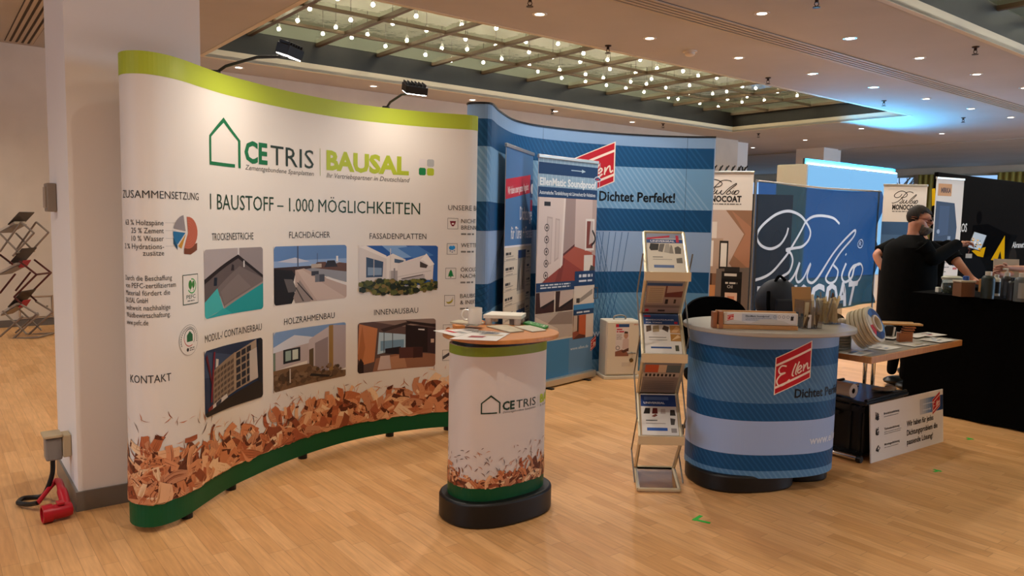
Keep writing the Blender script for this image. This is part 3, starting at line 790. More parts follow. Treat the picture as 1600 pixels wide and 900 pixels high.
P4 += [('#b9aea4', [(.78, .32), (.78, .82), (.9, .86), (.92, .35)]), R_('#1e2026', .92, .2, 1, 1), ('#7a2432', [(.1, .2), (.13, .2), (.2, .95), (.17, .95)]), ('#5a1f2c', [(.02, .9), (.05, .95), (.14, .5), (.12, .48)]), ('#c8c4c0', [(.2, .7), (.25, .72), (.26, .82), (.21, .84)]),
       ('#c9c2bc', [(.06, .12), (.4, .24), (.42, .18), (.1, .06)]), ('#7a2c2c', [(.05, .06), (.14, .1), (.14, .16), (.05, .12)]), ('#2a2420', [(0, 0), (1, 0), (1, .22), (.9, .3), (.4, .16), (0, .06)]), ('#3a3a44', [(.2, .1), (.3, .14), (.3, .2), (.2, .16)])]
P5 = [R_('#7795bc', 0, .5, 1, 1), ('#c9ccd4', [(0, .75), (.3, .9), (.6, .8), (.9, .95), (1, .7), (0, .55)]), ('#b3a7a6', [(0, .36), (0, .66), (.5, .72), (.5, .42)]), ('#6b7a68', [(0, .36), (0, .66), (.03, .66), (.03, .34)]), R_('#1d2226', .14, .44, .38, .68), R_('#8fa49a', .17, .48, .25, .65), R_('#c0cabc', .27, .48, .35, .65),
      ('#b9adae', [(.46, .2), (.5, .78), (.8, .98), (.8, .1)]), ('#a89a9a', [(.8, .1), (.8, .98), (1, .95), (1, .16)]), R_('#93713e', .77, .08, .83, .98), ('#5b4a34', [(.5, .26), (.5, .6), (.56, .62), (.56, .24)]), ('#8d7f80', [(.58, .2), (.58, .7), (.76, .78), (.76, .12)]),
      ('#74583e', [(0, 0), (0, .36), (.5, .36), (.6, .2), (1, .12), (1, 0)])] + bushes(9, ['#5e4632', '#6d533c', '#7d6248', '#4c3a2a'], .02, .98, .03, .27, 90, .04) + [('#2c241e', [(.5, .14), (.76, .05), (.78, .08), (.52, .18)]), R_('#c8bcae', .22, .1, .235, .34)]
P6 = [R_('#5b4640', 0, 0, 1, 1), ('#8a7468', [(.2, 1), (.6, .86), (1, .9), (1, 1)]), ('#3a2c28', [(.3, .84), (.66, .96), (.7, .92), (.34, .78)]), ('#2a1f1e', [(.62, .98), (1, .88), (1, .82), (.66, .92)]),
      ('#b9764a', [(.0, .4), (.02, .98), (.26, .86), (.22, .2), (.06, .16)]), ('#a5653c', [(.0, .3), (.06, .95), (.1, .5), (.06, .18)]), ('#a9c0cc', [(.26, .34), (.28, .78), (.62, .7), (.62, .42)]), ('#6f8fa6', [(.3, .4), (.3, .6), (.6, .6), (.6, .44)]),
      R_('#4a5258', .34, .36, .35, .78), R_('#4a5258', .45, .38, .46, .74), ('#251a1a', [(.62, .34), (.62, .9), (.9, .82), (.9, .3)]), ('#38282a', [(.9, .3), (.9, .82), (1, .8), (1, .26)]), ('#8d6048', [(.2, 0), (.24, .26), (.62, .34), (1, .26), (1, 0)]), ('#c0aaa0', [(.26, .02), (.3, .3), (.42, .3), (.44, .02)]),
      ('#a97a5c', [(.44, .02), (.42, .26), (.6, .3), (.64, .02)]), ('#241c20', [(.36, .34), (.36, .44), (.56, .46), (.56, .3)]), ('#52302a', [(.54, .22), (.54, .44), (.84, .42), (.84, .2)]), ('#3a201e', [(.72, .2), (.72, .42), (.84, .42), (.84, .22)]), ('#2a1c1a', [(0, .16), (.04, .3), (.08, .2), (.08, 0), (0, 0)]), ('#c8a890', [(.94, .5), (.98, .5), (.98, .58), (.94, .58)]), ('#e8e0d8', [(.78, .78), (.86, .76), (.86, .79), (.78, .8)])]
for nm, (a, b, c, d), it in (('floor_screed_photo', (.762, .97, 1.265, 1.318), P1), ('flat_roof_photo', (1.357, .976, 1.953, 1.317), P2), ('facade_photo', (2.045, .973, 2.626, 1.31), P3),
                             ('modular_building_photo', (.75, .468, 1.253, .808), P4), ('timber_frame_photo', (1.347, .468, 1.947, .82), P5), ('office_interior_photo', (2.04, .468, 2.617, .805), P6)):
    cv = Canvas(); cv.photo(a, b, c, d, it, .02, PAPER, 1.0); cv.build(nm, CS, panel, .02)
# printed heap of wood shavings
def shavings(cv, u0, u1, v0, top, n, seed, smin, smax, layer=5.0, dens=1.7):
    r = random.Random(seed); L = layer; chips = []
    cols = ['#d99a6c', '#c97f52', '#b96a42', '#e3b083', '#a85a3a', '#cf8a5e', '#e9c59c', '#8d482c', '#d68f62', '#c48660']
    m = 90
    cv.poly([(u0, v0)] + [(u1, v0)] + [(u1 - (u1 - u0) * k / m, v0 + (top(u1 - (u1 - u0) * k / m) - v0) * r.uniform(.3, .66)) for k in range(m + 1)], '#6b3a26', layer - .5)
    for _ in range(n):
        u = r.uniform(u0, u1); f = r.random() ** dens; chips.append((f, u))
    chips.sort(key=lambda c: -c[0])
    for f, u in chips:
        v = v0 + (top(u) - v0) * f; s = r.uniform(smin, smax) * (1 - .45 * f); a = r.uniform(0, PI); k = r.random(); L += .012
        c = r.choice(cols); ca, sa = math.cos(a), math.sin(a)
        def T(x, y):
            return (min(max(u + (x * ca - y * sa) * s, u0), u1), max(v + (x * sa + y * ca) * s, v0))
        if f > .72 or k < .34:      # splinters
            if f > .72: s *= .55
            w = r.uniform(.02, .07)
            cv.stroke([T(-.5, 0), T(0, r.uniform(-.12, .12)), T(.5, 0)], w * s * 1.6, r.choice(cols + ['#5a2f20', '#7a4630']), L, n=4, taper=True)
        else:                       # broad curled shaving with grain lines
            w = r.uniform(.2, .42); bend = r.uniform(-.25, .25); n_ = 7; up = []; dn = []
            for i in range(n_):
                x = -.5 + i / (n_ - 1); y = bend * (1 - 4 * x * x); e = w * (1 - .25 * abs(x)) * r.uniform(.9, 1.06)
                up.append(T(x, y + e / 2)); dn.append(T(x, y - e / 2))
            cv.poly(up + dn[::-1], c, L)
            dk = {'#e9c59c': '#c99a6a', '#e3b083': '#bd8355'}.get(c, '#8c4e32')
            for j in range(r.randint(2, 5)):
                y0 = r.uniform(-.42, .42) * w; L += .006
                cv.stroke([T(-.45, y0 + bend * .2), T(0, y0 + bend), T(.45, y0 + bend * .2)], .02 * s, dk, L, n=3, taper=True)
            if k > .8: L += .006; cv.poly([T(.5, -w / 2), T(.5, w / 2), T(.36, w * .4 + bend * .3), T(.36, -w * .4 + bend * .3)], '#5c2e1e', L)
    return L
TP = [(0, .56), (.3, .55), (.45, .57), (.74, .49), (1.0, .40), (1.29, .39), (1.42, .45), (1.7, .42), (2.03, .43), (2.3, .38), (2.6, .46), (3.1, .47)]
def topf(u):
    for (a, b), (c, d) in zip(TP, TP[1:]):
        if u <= c: return b + (d - b) * (u - a) / (c - a)
    return TP[-1][1]
cv = Canvas(); shavings(cv, .02, CS.length - .03, .141, topf, 760, 5, .07, .22)
ch = cv.build('wood_shavings_print', CS, panel, .02, step=.0003)

# clamp-on display lamps
def clamp_lamp(u, out, zh, lb, aim, watts, down=None):
    a = CS(u, 2.21, -.03); b = CS(u, 2.245, .03); h = CS(u, zh, out)
    t = thing('display_lamp', CS(u, 2.205, -.006), lb, 'lamp', 'clamp lamps on the display wall')
    m = MB(); m.box(CS(u, 2.19, -.03), (.045, .04, .07), 0); m.build('clamp', BLACKP, t, bevel=.004)
    d = (h - b); m = MB(); m.tube([a, b, b + d * .5 + Vector((0, 0, .02)), h], .008, 8); m.build('arm', BLACKP, t)
    ax = (h - CS(u, zh, 0)); ax.z = 0; ax.normalize(); sd = Vector((-ax.y, ax.x, 0)); tgt = CS(u + aim, 1.55, 0); dn = (tgt - h).normalized()
    if down: dn = (-ax * down + Vector((0, 0, -1))).normalized()
    nrm = dn; side = sd; third = nrm.cross(side).normalized()
    m = MB(); m.obox(h - side * .075 - third * .035 - nrm * .0, side * .15, third * .07, -nrm * .05)
    for k in range(6): m.obox(h - side * .07 + side * .025 * k - third * .03 - nrm * .05, side * .008, third * .06, -nrm * .016)
    m.build('lamp_housing', BLACKP, t, bevel=.006)
    m = MB(); m.obox(h - side * .068 - third * .03 + nrm * .001, side * .136, third * .06, nrm * .003)
    m.build('lamp_face', mat('flood_face', '#ffffff', .4, 0, .3, (1, .97, .93), 14.0), t)
    L = bpy.data.lights.new('flood', 'AREA'); L.shape = 'RECTANGLE'; L.size = .13; L.size_y = .055; L.energy = watts; L.color = (1, .88, .76); L.spread = rad(150)
    o = bpy.data.objects.new('flood_light', L); COL.objects.link(o)
    o.matrix_world = Matrix.Translation(h + nrm * .008) @ (-nrm).to_track_quat('Z', 'Y').to_matrix().to_4x4()
    o.parent = t; o.matrix_parent_inverse = Matrix.Translation(-t.location)
clamp_lamp(.94, .38, 2.285, 'black clamp-on flood lamp glowing white over the brand logo, nearest the pillar', .25, FLOOD_W, .3)
clamp_lamp(2.26, .36, 2.265, 'black clamp-on flood lamp with its dark back to the viewer, nearest the blue wall', .1, FLOOD_W * .8)

# ------------------------------------------------------------------ white and green counter
CR = rad(37); CX, CY = -.06, 3.80
def counter_poly(a, b, close=False, n=72, rot=CR, cx=CX, cy=CY): return sell(cx, cy, a, b, rot, n, 2.4, close)
counter = thing('promotion_counter', (CX, CY, 0), 'oval white and green counter with a wooden top, before the white display wall', 'counter')
m = MB(); m.prism(counter_poly(.305, .215), 0, .125); m.build('base', BLACKP, counter, smooth=True, bevel=.012)
KS = curved(counter_poly(.265, .172, True))
body = sheet(KS, .125, .885, .012, 'fabric_wrap', ink('#d2c6bc', .4), counter, .015)
m = MB(); m.prism(counter_poly(.25, .158), .86, .908); m.build('top_ring', BLACKP, counter, smooth=True)
WOODT = noisy('beech_veneer', '#b8763a', '#c68446', 5, .4, (3, 18, 3))
m = MB(); m.prism(sell(-.05, 3.815, .298, .256, rad(35), 72, 2.3), .908, .93); ctop = m.build('counter_top', WOODT, counter, smooth=True, bevel=.004)
kl = KS.length
cv = Canvas(); cv.rect(0, .84, kl, .885, '#7c8a2c'); cv.build('olive_band', KS, body, .015)
cv = Canvas(); cv.rect(0, .125, kl, .192, '#114a28'); cv.build('dark_green_band', KS, body, .015)
cv = Canvas(); k0 = .955 * kl / 1.638
brand(cv, .372, .60 * kl / 1.638 - .012, .56, True); cv.build('brand_logo', KS, body, .015)
cv = Canvas(); shavings(cv, .05, kl - .05, .19, lambda u: .32 + .05 * math.sin(u * 9), 300, 11, .03, .09, dens=2.2)
shavings_top = random.Random(4)
for _ in range(240):
    u = shavings_top.uniform(.1, kl - .1); v = .19 + shavings_top.random() ** 1.6 * .2; a = shavings_top.uniform(0, PI); s = shavings_top.uniform(.006, .018)
    cv.stroke([(u - s * math.cos(a), v - s * math.sin(a)), (u + s * .2, v + s * .2), (u + s * math.cos(a), v + s * math.sin(a))], .0035, shavings_top.choice(['#6b3a26', '#8d5236', '#4a3228', '#b97a54']), 12, n=3, taper=True)
cv.build('wood_shavings_print', KS, body, .015, step=.0002)

# things lying on the wooden counter top
CT = .931
def slabthing(name, pts, z0, z1, m, lb, cat, group=None, bevel=.002):
    b = MB(); b.prism([(p.x, p.y) for p in pts], z0, z1); o = b.build(name, m, None, bevel=bevel); return tag(o, lb, cat, group)
BOARD = noisy('cement_board', '#a89c84', '#b8ab92', 25, .85)
def PZ(l, z): return [at_z(x, y, z) for x, y in l]
q = PZ([(702, 505), (752, 509), (757, 506), (712, 502)], CT)
t0 = at_z(725, 512, CT)
cup_board = at_z(730, 509, CT)
# little wooden stand with a tan board on it, mug on top
st = thing('sample_stand', cup_board, 'small orange wooden block propping the tan board under the white mug', 'sample block')
m = MB(); c = at_z(716, 514, CT); m.box(c + Vector((0, .03, .009)), (.05, .07, .018), rad(20)); m.build('block', mat('orange_wood', '#c07a3a', .5), st, bevel=.002)
m = MB(); c2 = at_z(748, 507, CT); m.box(c2 + Vector((0, .03, .009)), (.05, .07, .018), rad(20)); m.build('block', mat('orange_wood', '#c07a3a', .5), st, bevel=.002)
zb = CT + .019
pb = PZ([(703, 505), (746, 510), (757, 505.5), (716, 502)], zb)
slabthing('sample_board', pb, zb, zb + .009, BOARD, 'tan cement board sample carrying the white mug', 'board sample')
mz = zb + .0095; mc = at_z(742, 505.4, mz)
mug = thing('coffee_mug', mc, 'plain white coffee mug on the tan board on the wooden counter', 'mug')
CER = mat('white_ceramic', '#ddd3c2', .25)
Mm = Matrix.Translation(mc)
m = MB(); m.lathe([(0, 0), (.034, 0), (.0365, .004), (.037, .082), (.0345, .082), (.034, .008), (0, .008)], 32, M=Mm); m.build('cup', CER, mug, smooth=True)
m = MB(); m.tube(spline([mc + Vector((-.034, 0, .068)), mc + Vector((-.058, -.004, .066)), mc + Vector((-.066, -.005, .042)), mc + Vector((-.055, -.004, .02)), mc + Vector((-.034, 0, .016))], 6), .0055, 8); m.build('handle', CER, mug, smooth=True)
# white flat box on white cups
wb = thing('literature_tray', at_z(790, 505, CT), 'white flat tray box standing on short legs at the back of the wooden counter', 'tray')
zc = CT + .04
pw = PZ([(755, 495.5), (815, 497.5), (822, 492.5), (768, 490)], zc)
m = MB(); m.prism([(p.x, p.y) for p in pw], zc - .006, zc + .014); m.build('lid', mat('white_card', '#d6cfc0', .6), wb, bevel=.002)
cc = sum(pw, Vector((0, 0, 0))) / 4
m = MB()
for p in pw: g = p.lerp(cc, .25); m.lathe([(0, CT - zc), (.018, CT - zc), (.02, -.006), (0, -.006)], 14, M=Matrix.Translation(Vector((g.x, g.y, zc))))
m.build('cup_foot', mat('frosted_cup', '#b9ada0', .3), wb)
m = MB(); g = pw[1].lerp(cc, .45); m.box((g.x, g.y, (CT + zc - .006) / 2), (.05, .02, zc - .008 - CT), rad(10)); m.build('grid_card', mat('grey_card', '#8d8a86', .5), wb)
pl = PZ([(757, 512), (793, 520.5), (824, 518), (800, 506.5), (762, 506.5)], CT + .003)
slabthing('sample_board', PZ([(760, 510), (797, 519.5), (819, 517.5), (792, 508)], CT + .003), CT, CT + .007, BOARD, 'tan cement board sample lying flat, nearest the front edge of the wooden counter', 'board sample')
slabthing('sample_board', PZ([(803, 510.5), (832, 518.5), (854, 516), (830, 508.5)], CT + .003), CT, CT + .006, mat('pale_board', '#b9b09c', .8), 'pale cement board sample lying flat beside the green lanyard', 'board sample')
# green lanyard / booklet
gp = PZ([(817, 503.5), (851, 512), (857, 508.5), (826, 501)], CT + .012)
lan = slabthing('green_booklet', gp, CT + .0, CT + .012, mat('green_print', '#2f7d2c', .5), 'narrow green patterned booklet at the right rear of the wooden counter', 'booklet')
gf = flat(gp[0] + Vector((0, 0, .0)), gp[1] - gp[0], gp[3] - gp[0]); ln = (gp[1] - gp[0]).length; wd = (gp[3] - gp[0]).length
cv = Canvas(); r_ = random.Random(2)
for k in range(26): cv.circle(r_.uniform(.01, ln - .01), r_.uniform(.008, wd - .012), r_.uniform(.003, .007), r_.choice(['#d9e2d0', '#16401a', '#7fbf5a', '#e6e0d0']), 2 + k * .1, 8)
cv.build('pattern', flat(gp[0], gp[1] - gp[0], gp[3] - gp[0], Vector((0, 0, 1))), lan)
def leaflet(poly, z, lb, seed, cols, name='brochure', cat='brochure', group=None, th=.0015):
    o = slabthing(name, poly, z, z + th, mat('leaflet_paper', '#cfc8c0', .5), lb, cat, group, 0)
    a = poly[0]; ex = poly[1] - a; ey = poly[3] - a; W_, H_ = ex.length, ey.length
    Z = Vector((0, 0, z + th)); eu, ev = ex.normalized(), ey.normalized()
    f = lambda u, v, d=0.0: Vector((a.x, a.y, 0)) + Vector((eu.x, eu.y, 0)) * u + Vector((ev.x, ev.y, 0)) * v + Z + Vector((0, 0, d))
    cv = Canvas(); r = random.Random(seed)
    for k, c in enumerate(cols):
        x, y = r.uniform(.06, .5) * W_, r.uniform(.06, .7) * H_; cv.rect(x, y, x + W_ * r.uniform(.2, .42), y + H_ * r.uniform(.08, .22), c, 1 + k * .2)
    cv.lines(.08 * W_, .94 * H_, .9 * W_, 5, .05 * H_, .018 * H_, '#75706c', 2.5, .3, seed)
    cv.build('print', f, o); return o
leaflet(PZ([(702, 530), (776, 533), (797, 521), (742, 516)], CT), CT + .0002, 'white brochure with a photo lying at the front edge of the wooden counter', 5, ['#8d8a88', '#3a3e4c', '#b9a37c', '#8f3a40'])
leaflet(PZ([(677, 517.5), (714, 527), (748, 516), (735, 514)], CT), CT + .002, 'opened white brochure overhanging the left edge of the wooden counter', 8, ['#a8a4a0', '#b8202c', '#90908e'])
# ------------------------------------------------------------------ blue striped display wall
ELP = [(-.31,5.86),(-.362,5.75),(-.325,5.69),(-.235,5.672),(-.185,5.70),(-.165,5.80),(-.13,6.08),(-.03,6.555),(.1,6.82),(.26,7.0),(.46,7.16),(.70,7.31),(1.02,7.46),(1.36,7.56),(1.7,7.6),(1.985,7.57)]
ES = curved(spline(ELP, 24))
bw = thing('display_wall', (.5, 7.1, 0), 'tall curved blue striped pop-up display wall with a black top edge', 'display wall')
D1, D2 = '#174a76', '#1f5684'          # dark band, its hatch
L1, L2 = '#6f9cc2', '#84abcc'          # light band, its hatch
PLB = '#8fa9cc'
bp = sheet(ES, 0, 2.345, .015, 'fabric_panel', ink(PLB, .5), bw, .02)
m = MB(); n_ = 110; vs = []; fs = []
for i in range(n_ + 1):
    u = ES.length * i / n_; vs += [ES(u, 2.345, .006), ES(u, 2.36, .006), ES(u, 2.36, -.05), ES(u, 2.345, -.05)]
for i in range(n_):
    for k in range(4): fs.append((4 * i + k, 4 * i + (k + 1) % 4, 4 * i + 4 + (k + 1) % 4, 4 * i + 4 + k))
m.add(vs, fs); m.build('top_edge', BLACKP, bw)
fr = MB()
for u in (.45, .95, 1.6, 2.3, 3.0, 3.5): fr.tube([ES(u, .0, -.05), ES(u, 2.33, -.05)], .012, 6)
for a, b in ((.95, 1.6), (1.6, 2.3), (2.3, 3.0), (3.0, 3.5)):
    for z in (.1, .8, 1.5): fr.tube([ES(a, z, -.05), ES(b, z + .7, -.1)], .006, 6); fr.tube([ES(a, z + .7, -.1), ES(b, z, -.05)], .006, 6)
fr.build('folding_frame', STEEL, bw)
def bands(cv, u1, spec, u0=0.0, pitch=.055, w=.02, layer=1.0, lean=.8):
    for v0, v1, c, h in spec:
        cv.rect(u0, v0, u1, v1, c, layer)
        if h: hatch(cv, u0, u1, v0, v1, h, layer + .5, pitch, w, lean)
EB = [(2.24, 2.345, '#7d9cbf', None), (2.038, 2.24, D1, D2), (1.63, 2.038, L1, L2), (1.41, 1.63, D1, D2), (1.01, 1.41, PLB, None), (.80, 1.01, D1, D2), (.39, .80, '#5b8ab2', '#6c98bd'), (.14, .39, D1, D2), (.0, .14, '#5b8ab2', '#6c98bd')]
cv = Canvas(); bands(cv, ES.length - .01, EB, .01)
# bridge cables
for k in range(7): cv.stroke([(2.2 + .05 * k, .2), (2.32 + .06 * k, .8), (2.36 + .07 * k, 1.4)], .006, '#2a5584', 2, n=5)
for k in range(6): cv.stroke([(2.62 + .05 * k - .1, .2), (2.42 + .04 * k, .8), (2.3 + .03 * k, 1.4)], .005, '#33608e', 2.2, n=5)
for k in range(7): cv.stroke([(.02, .95 - .06 * k), (.3, .98 - .05 * k), (.7, 1.2 - .03 * k), (1.0, 1.38)], .005, '#163c62', 2.4, n=5)
cv.build('striped_print', ES, bp, .02)
cv = Canvas()
for u in (1.75, 3.36): cv.rect(u, 0, u + .003, 2.345, '#1b3048', 2)
cv.build('panel_seam', ES, bp, .5)
cv = Canvas(); red_logo(cv, 2.1, 2.065, 2.594, 2.262, .37); cv.build('red_logo', ES, bp, .02)
cv = Canvas()
cv.text('Dichtet Perfekt!', 2.439, 1.702, .09, '#12161c', .82, .025, layer=4)
cv.build('slogan_lettering', ES, bp, .02); cv = Canvas(); cv.text('www.ellen.de', 2.33, .37, .07, '#c9d4e4', .62, .01, layer=4)
cv.build('web_address', ES, bp, .02)

# ------------------------------------------------------------------ roll-up banners
def rollup(name, p0, p1, H, lb, base=True, mback='#d9d0c6'):
    p0, p1 = Vector((p0[0], p0[1], 0)), Vector((p1[0], p1[1], 0)); w = (p1 - p0).length; ex = (p1 - p0).normalized(); nn = ex.cross(Vector((0, 0, 1)))
    t = thing('roll_up_banner', (p0 + p1) / 2, lb, 'banner')
    m = MB(); m.obox(p0 - ex * .01 - nn * .05 + Vector((0, 0, .012)), ex * (w + .02), nn * .1, Vector((0, 0, .065))); m.build('base_cassette', ALU, t, bevel=.01)
    for a in (.18, .82): m = MB(); m.obox(p0 + ex * (w * a - .02) - nn * .1, ex * .04, nn * .2, Vector((0, 0, .012))); m.build('foot', BLACKP, t, bevel=.003)
    m = MB(); m.tube([p0 + ex * w / 2 - nn * .03 + Vector((0, 0, .05)), p0 + ex * w / 2 - nn * .03 + Vector((0, 0, H - .01))], .009, 8); m.build('support_pole', ALU, t)
    m = MB(); m.obox(p0 - ex * .006 - nn * .012 + Vector((0, 0, H - .015)), ex * (w + .012), nn * .024, Vector((0, 0, .03))); m.build('top_rail', ALU, t, bevel=.005)
    m = MB(); m.obox(p0 - nn * .0015 + Vector((0, 0, .07)), ex * w, nn * .003, Vector((0, 0, H - .085))); s = m.build('banner_sheet', ink(mback, .5), t)
    f = flat(p0 + nn * .0022, ex, Vector((0, 0, 1)), nn); f.w = w; f.h = H
    return t, s, f
# narrow one seen at a steep angle
r1, s1, f1 = rollup('r1', (-.07, 6.07), (.185, 6.98), 2.09, 'narrow-looking blue and cream roll-up banner with a red strip, behind the door banner')
w = f1.w; cv = Canvas()
cv.rect(0, 1.28, w, 2.075, '#4f78a8'); cv.rect(0, .07, w, 1.28, '#d5c8b4')
cv.poly([(.0, 1.66), (.78, 1.74), (.78, 1.9), (.0, 1.82)], '#c22a3c', 1.5); cv.text('Wir haben unser ganzes Angebot', .06, 1.7, .06, '#e8dcd8', .66, .02, layer=2, slope=.1)
cv.rect(.78, 1.7, .92, 1.86, '#2a3f6a', 1.6); cv.circle(.85, 1.78, .045, '#e0d8d8', 1.8); cv.rect(.8, 1.58, .9, 1.68, '#a8203c', 1.7)
cv.text('Dichtungen', .45, 1.5, .11, '#e4e0e0', .46, .012); cv.text('für Türen + Fenster', .18, 1.34, .1, '#e4e0e0', .74, .012)
cv.rect(0, 1.27, w, 1.285, '#e4e0e0', 1.6)
for k in range(9):
    z = 1.2 - k * .125
    cv.rect(0, z - .04, .92, z - .037, '#8a8278', 1.5); cv.lines(.04, z + .03, .3, 1, .03, .022, '#3a3836', 2, .4, k); cv.lines(.05, z, .34, 2, .025, .008, '#8a8278', 2, .5, k + 9)
    cv.lines(.72, z + .03, .84, 1, .03, .02, '#4a4846', 2, .3, k + 5); cv.lines(.7, z, .88, 2, .025, .008, '#8a8278', 2, .5, k + 30)
r = random.Random(6)
for z0, z1 in ((.86, 1.2), (.5, .78), (.12, .42)):
    cv.rect(.4, z0, .68, z1, '#bdb4a8', 1.6)
    for k in range(7):
        a = .42 + k * .036; cv.stroke([(a + .02, z1 - .02), (a + r.uniform(-.02, .02), (z0 + z1) / 2), (a - .01, z0 + .03)], .02, r.choice(['#1c1a1a', '#3a3634', '#6d665e', '#8f8880']), 1.8 + k * .05, n=4)
cv.rect(.42, 1.17, .68, 1.24, '#1f3560', 2.2); cv.rect(.4, .62, .68, .72, '#2a3f6a', 2.4); cv.lines(.44, .69, .64, 1, .03, .03, '#d9d4d4', 2.6, 0, 3)
for a, c in ((.45, '#1a1818'), (.52, '#5a1a1a'), (.59, '#8a2a24'), (.64, '#2a2624')): cv.stroke([(a, .6), (a + .01, .5), (a - .01, .4)], .03, c, 2.8, n=4)
cv.build('printed_graphic', f1, s1)
# the door banner
r2, s2, f2 = rollup('r2', (.205, 6.55), (.785, 7.2), 2.05, 'banner showing an open white door, before the blue striped wall')
w = f2.w; NAVY = '#1d3a62'
cv = Canvas(); cv.rect(0, 1.45, w, 2.035, '#8aa6bb')
cv.rect(0, 1.82, w, 1.97, NAVY, 1.4); cv.rect(0, 1.45, w, 1.57, NAVY, 1.4)
for k in range(16): cv.rect(k * .06, 1.57, k * .06 + .008, 2.035, '#a3bccd', 1.2)
for v in (1.9, 1.74): cv.rect(.46, v - .006, .62, v + .006, '#a9c2d2', 2); cv.poly([(.62, v + .025), (.68, v), (.62, v - .025)], '#a9c2d2', 2)
cv.text('EllenMatic Soundproof', .02, 1.6, .095, '#dfe3e4', w - .04, .03)
cv.text('Automatische Türabdichtung mit Lärmschutz für Holztüren', .02, 1.485, .042, '#d9e0e6', w - .05, .012)
cv.circle(.87, 1.79, .06, '#c9d2dc', 2.4); cv.circle(.87, 1.79, .05, '#22406a', 2.6); cv.rect(.845, 1.765, .895, 1.815, '#b8283a', 2.8)
cv.photo(0, .74, w, 1.45, [R_('#b09a92', 0, 0, 1, 1), ('#a08a84', [(.42, .2), (.42, 1), (.62, 1), (.62, .34)]), ('#c9b4ac', [(.62, .34), (.62, 1), (.92, 1), (.92, .3)]), ('#8f3f33', [(.1, 0), (.42, .32), (.62, .42), (1, .3), (1, 0)]),
    ('#a5523f', [(.42, .3), (.62, .42), (.94, .34), (.8, .1)]), ('#7d352b', [(.3, 0), (.42, .28), (.46, .28), (.4, 0)]), ('#5a2a24', [(.42, .3), (.62, .42), (.62, .45), (.42, .33)]), ('#d3c2ba', [(.0, 0), (.02, 1), (.42, 1), (.4, .18), (.08, 0)]), ('#e0d2ca', [(.38, .16), (.42, 1), (.45, 1), (.42, .2)]),
    ('#b9a69e', [(.14, .2), (.15, .78), (.24, .77), (.23, .22)]), ('#c9b8b0', [(.155, .23), (.165, .76), (.23, .75), (.22, .24)]), ('#b9a69e', [(.28, .24), (.285, .76), (.36, .75), (.35, .28)]), ('#c9b8b0', [(.295, .27), (.3, .74), (.35, .73), (.34, .3)]), R_('#2a2422', .1, .9, .2, .95)])
for k in range(5): cv.ring(.13, 1.2 - k * .1, .028, .008, '#4a403c', 4); cv.circle(.13, 1.2 - k * .1, .012, '#4a403c', 4, 8)
cv.rect(.7, 1.0, w - .03, 1.28, '#dcd3cb', 4); cv.rect(.72, 1.02, w - .05, 1.26, '#7a3c30', 4.3); cv.poly([(.76, 1.05), (.78, 1.26), (w - .05, 1.26), (w - .05, 1.16), (.84, 1.08)], '#b9aaa4', 4.5); cv.stroke([(.8, 1.04), (.86, 1.1), (w - .06, 1.18)], .02, '#1e1a1a', 4.7)
cv.rect(.69, .74, w - .04, .96, '#d6cdc4', 4); cv.poly([(.76, .78), (.8, .87), (.87, .85), (.84, .77)], '#4a4642', 4.4)
cv.rect(0, .62, .56, .74, NAVY, 3); cv.lines(.06, .715, .5, 2, .035, .018, '#c9d0da', 3.4, .1, 3)
cv.photo(.0, .36, .26, .615, [R_('#3a1f1c', 0, 0, 1, 1), ('#b5a39c', [(.25, .3), (.2, 1), (1, 1), (1, .62)]), ('#1f1414', [(.25, .3), (1, .62), (1, .5), (.4, .2)])], layer=3)
cv.photo(.28, .36, .54, .615, [R_('#34201c', 0, 0, 1, 1), ('#bba9a1', [(.2, .2), (.25, 1), (1, 1), (1, .6)]), ('#1a1010', [(.2, .2), (1, .6), (1, .48), (.35, .12)])], layer=3)
cv.photo(.0, .03 + .07, .54, .345, [R_('#b0a49e', 0, 0, 1, 1), ('#8d7e78', [(.3, .5), (.6, 1), (1, 1), (1, .4)]), ('#c9bdb4', [(0, 0), (0, .9), (.6, .3), (.6, 0)])], layer=3)
cv.rect(.555, .66, w, .82, NAVY, 5); cv.lines(.62, .79, w - .03, 2, .05, .026, '#c9d0da', 5.4, .15, 4)
cv.rect(.55, .42, w, .66, '#cfc4b9', 3); cv.poly([(.6, .47), (.84, .61), (.84, .54), (.62, .43)], '#8f8780', 3.4); cv.rect(.59, .44, .64, .5, '#3a3633', 3.6); cv.frame(.86, .47, .93, .62, .01, '#4a4642', 3.6)
cv.rect(.55, .35, w, .42, '#3d7fb4', 3.2); cv.rect(.55, .27, w, .35, NAVY, 3.4); cv.lines(.6, .32, w - .04, 1, .04, .024, '#c9d0da', 3.8, .1, 5)
cv.photo(.55, .06, w, .265, [R_('#8a4a3a', 0, 0, 1, 1), ('#b55a36', [(.3, .1), (.3, 1), (.62, 1), (.62, .05)]), ('#cfc0b6', [(.62, 0), (.62, 1), (1, 1), (1, 0)]), ('#b0a096', [(0, .3), (.02, 1), (.2, 1), (.2, .35)]), ('#3a2a26', [(.2, .3), (.2, 1), (.26, 1), (.26, .3)]), ('#5a3028', [(0, 0), (.3, .2), (.62, .1), (.62, 0)])], layer=3)
KN = [(0, 0), (.06, .40), (.265, .62), (.345, .67), (.36, .68), (.615, .865), (.62, .87), (.74, .95), (1.45, 1.70), (1.57, 1.79), (1.6, 1.805), (1.7, 1.87), (1.82, 1.90), (1.97, 2.0), (2.1, 2.1)]
def remap(v):
    for (a, b), (c, d) in zip(KN, KN[1:]):
        if v <= c: return b + (d - b) * (v - a) / (c - a)
    return v
cv.v = [(a, remap(b), c) for a, b, c in cv.v]
cv.rect(0, .075, w, .42, '#3f7db0', .8); cv.rect(.5, .075, w, .42, '#5b83ad', .9)
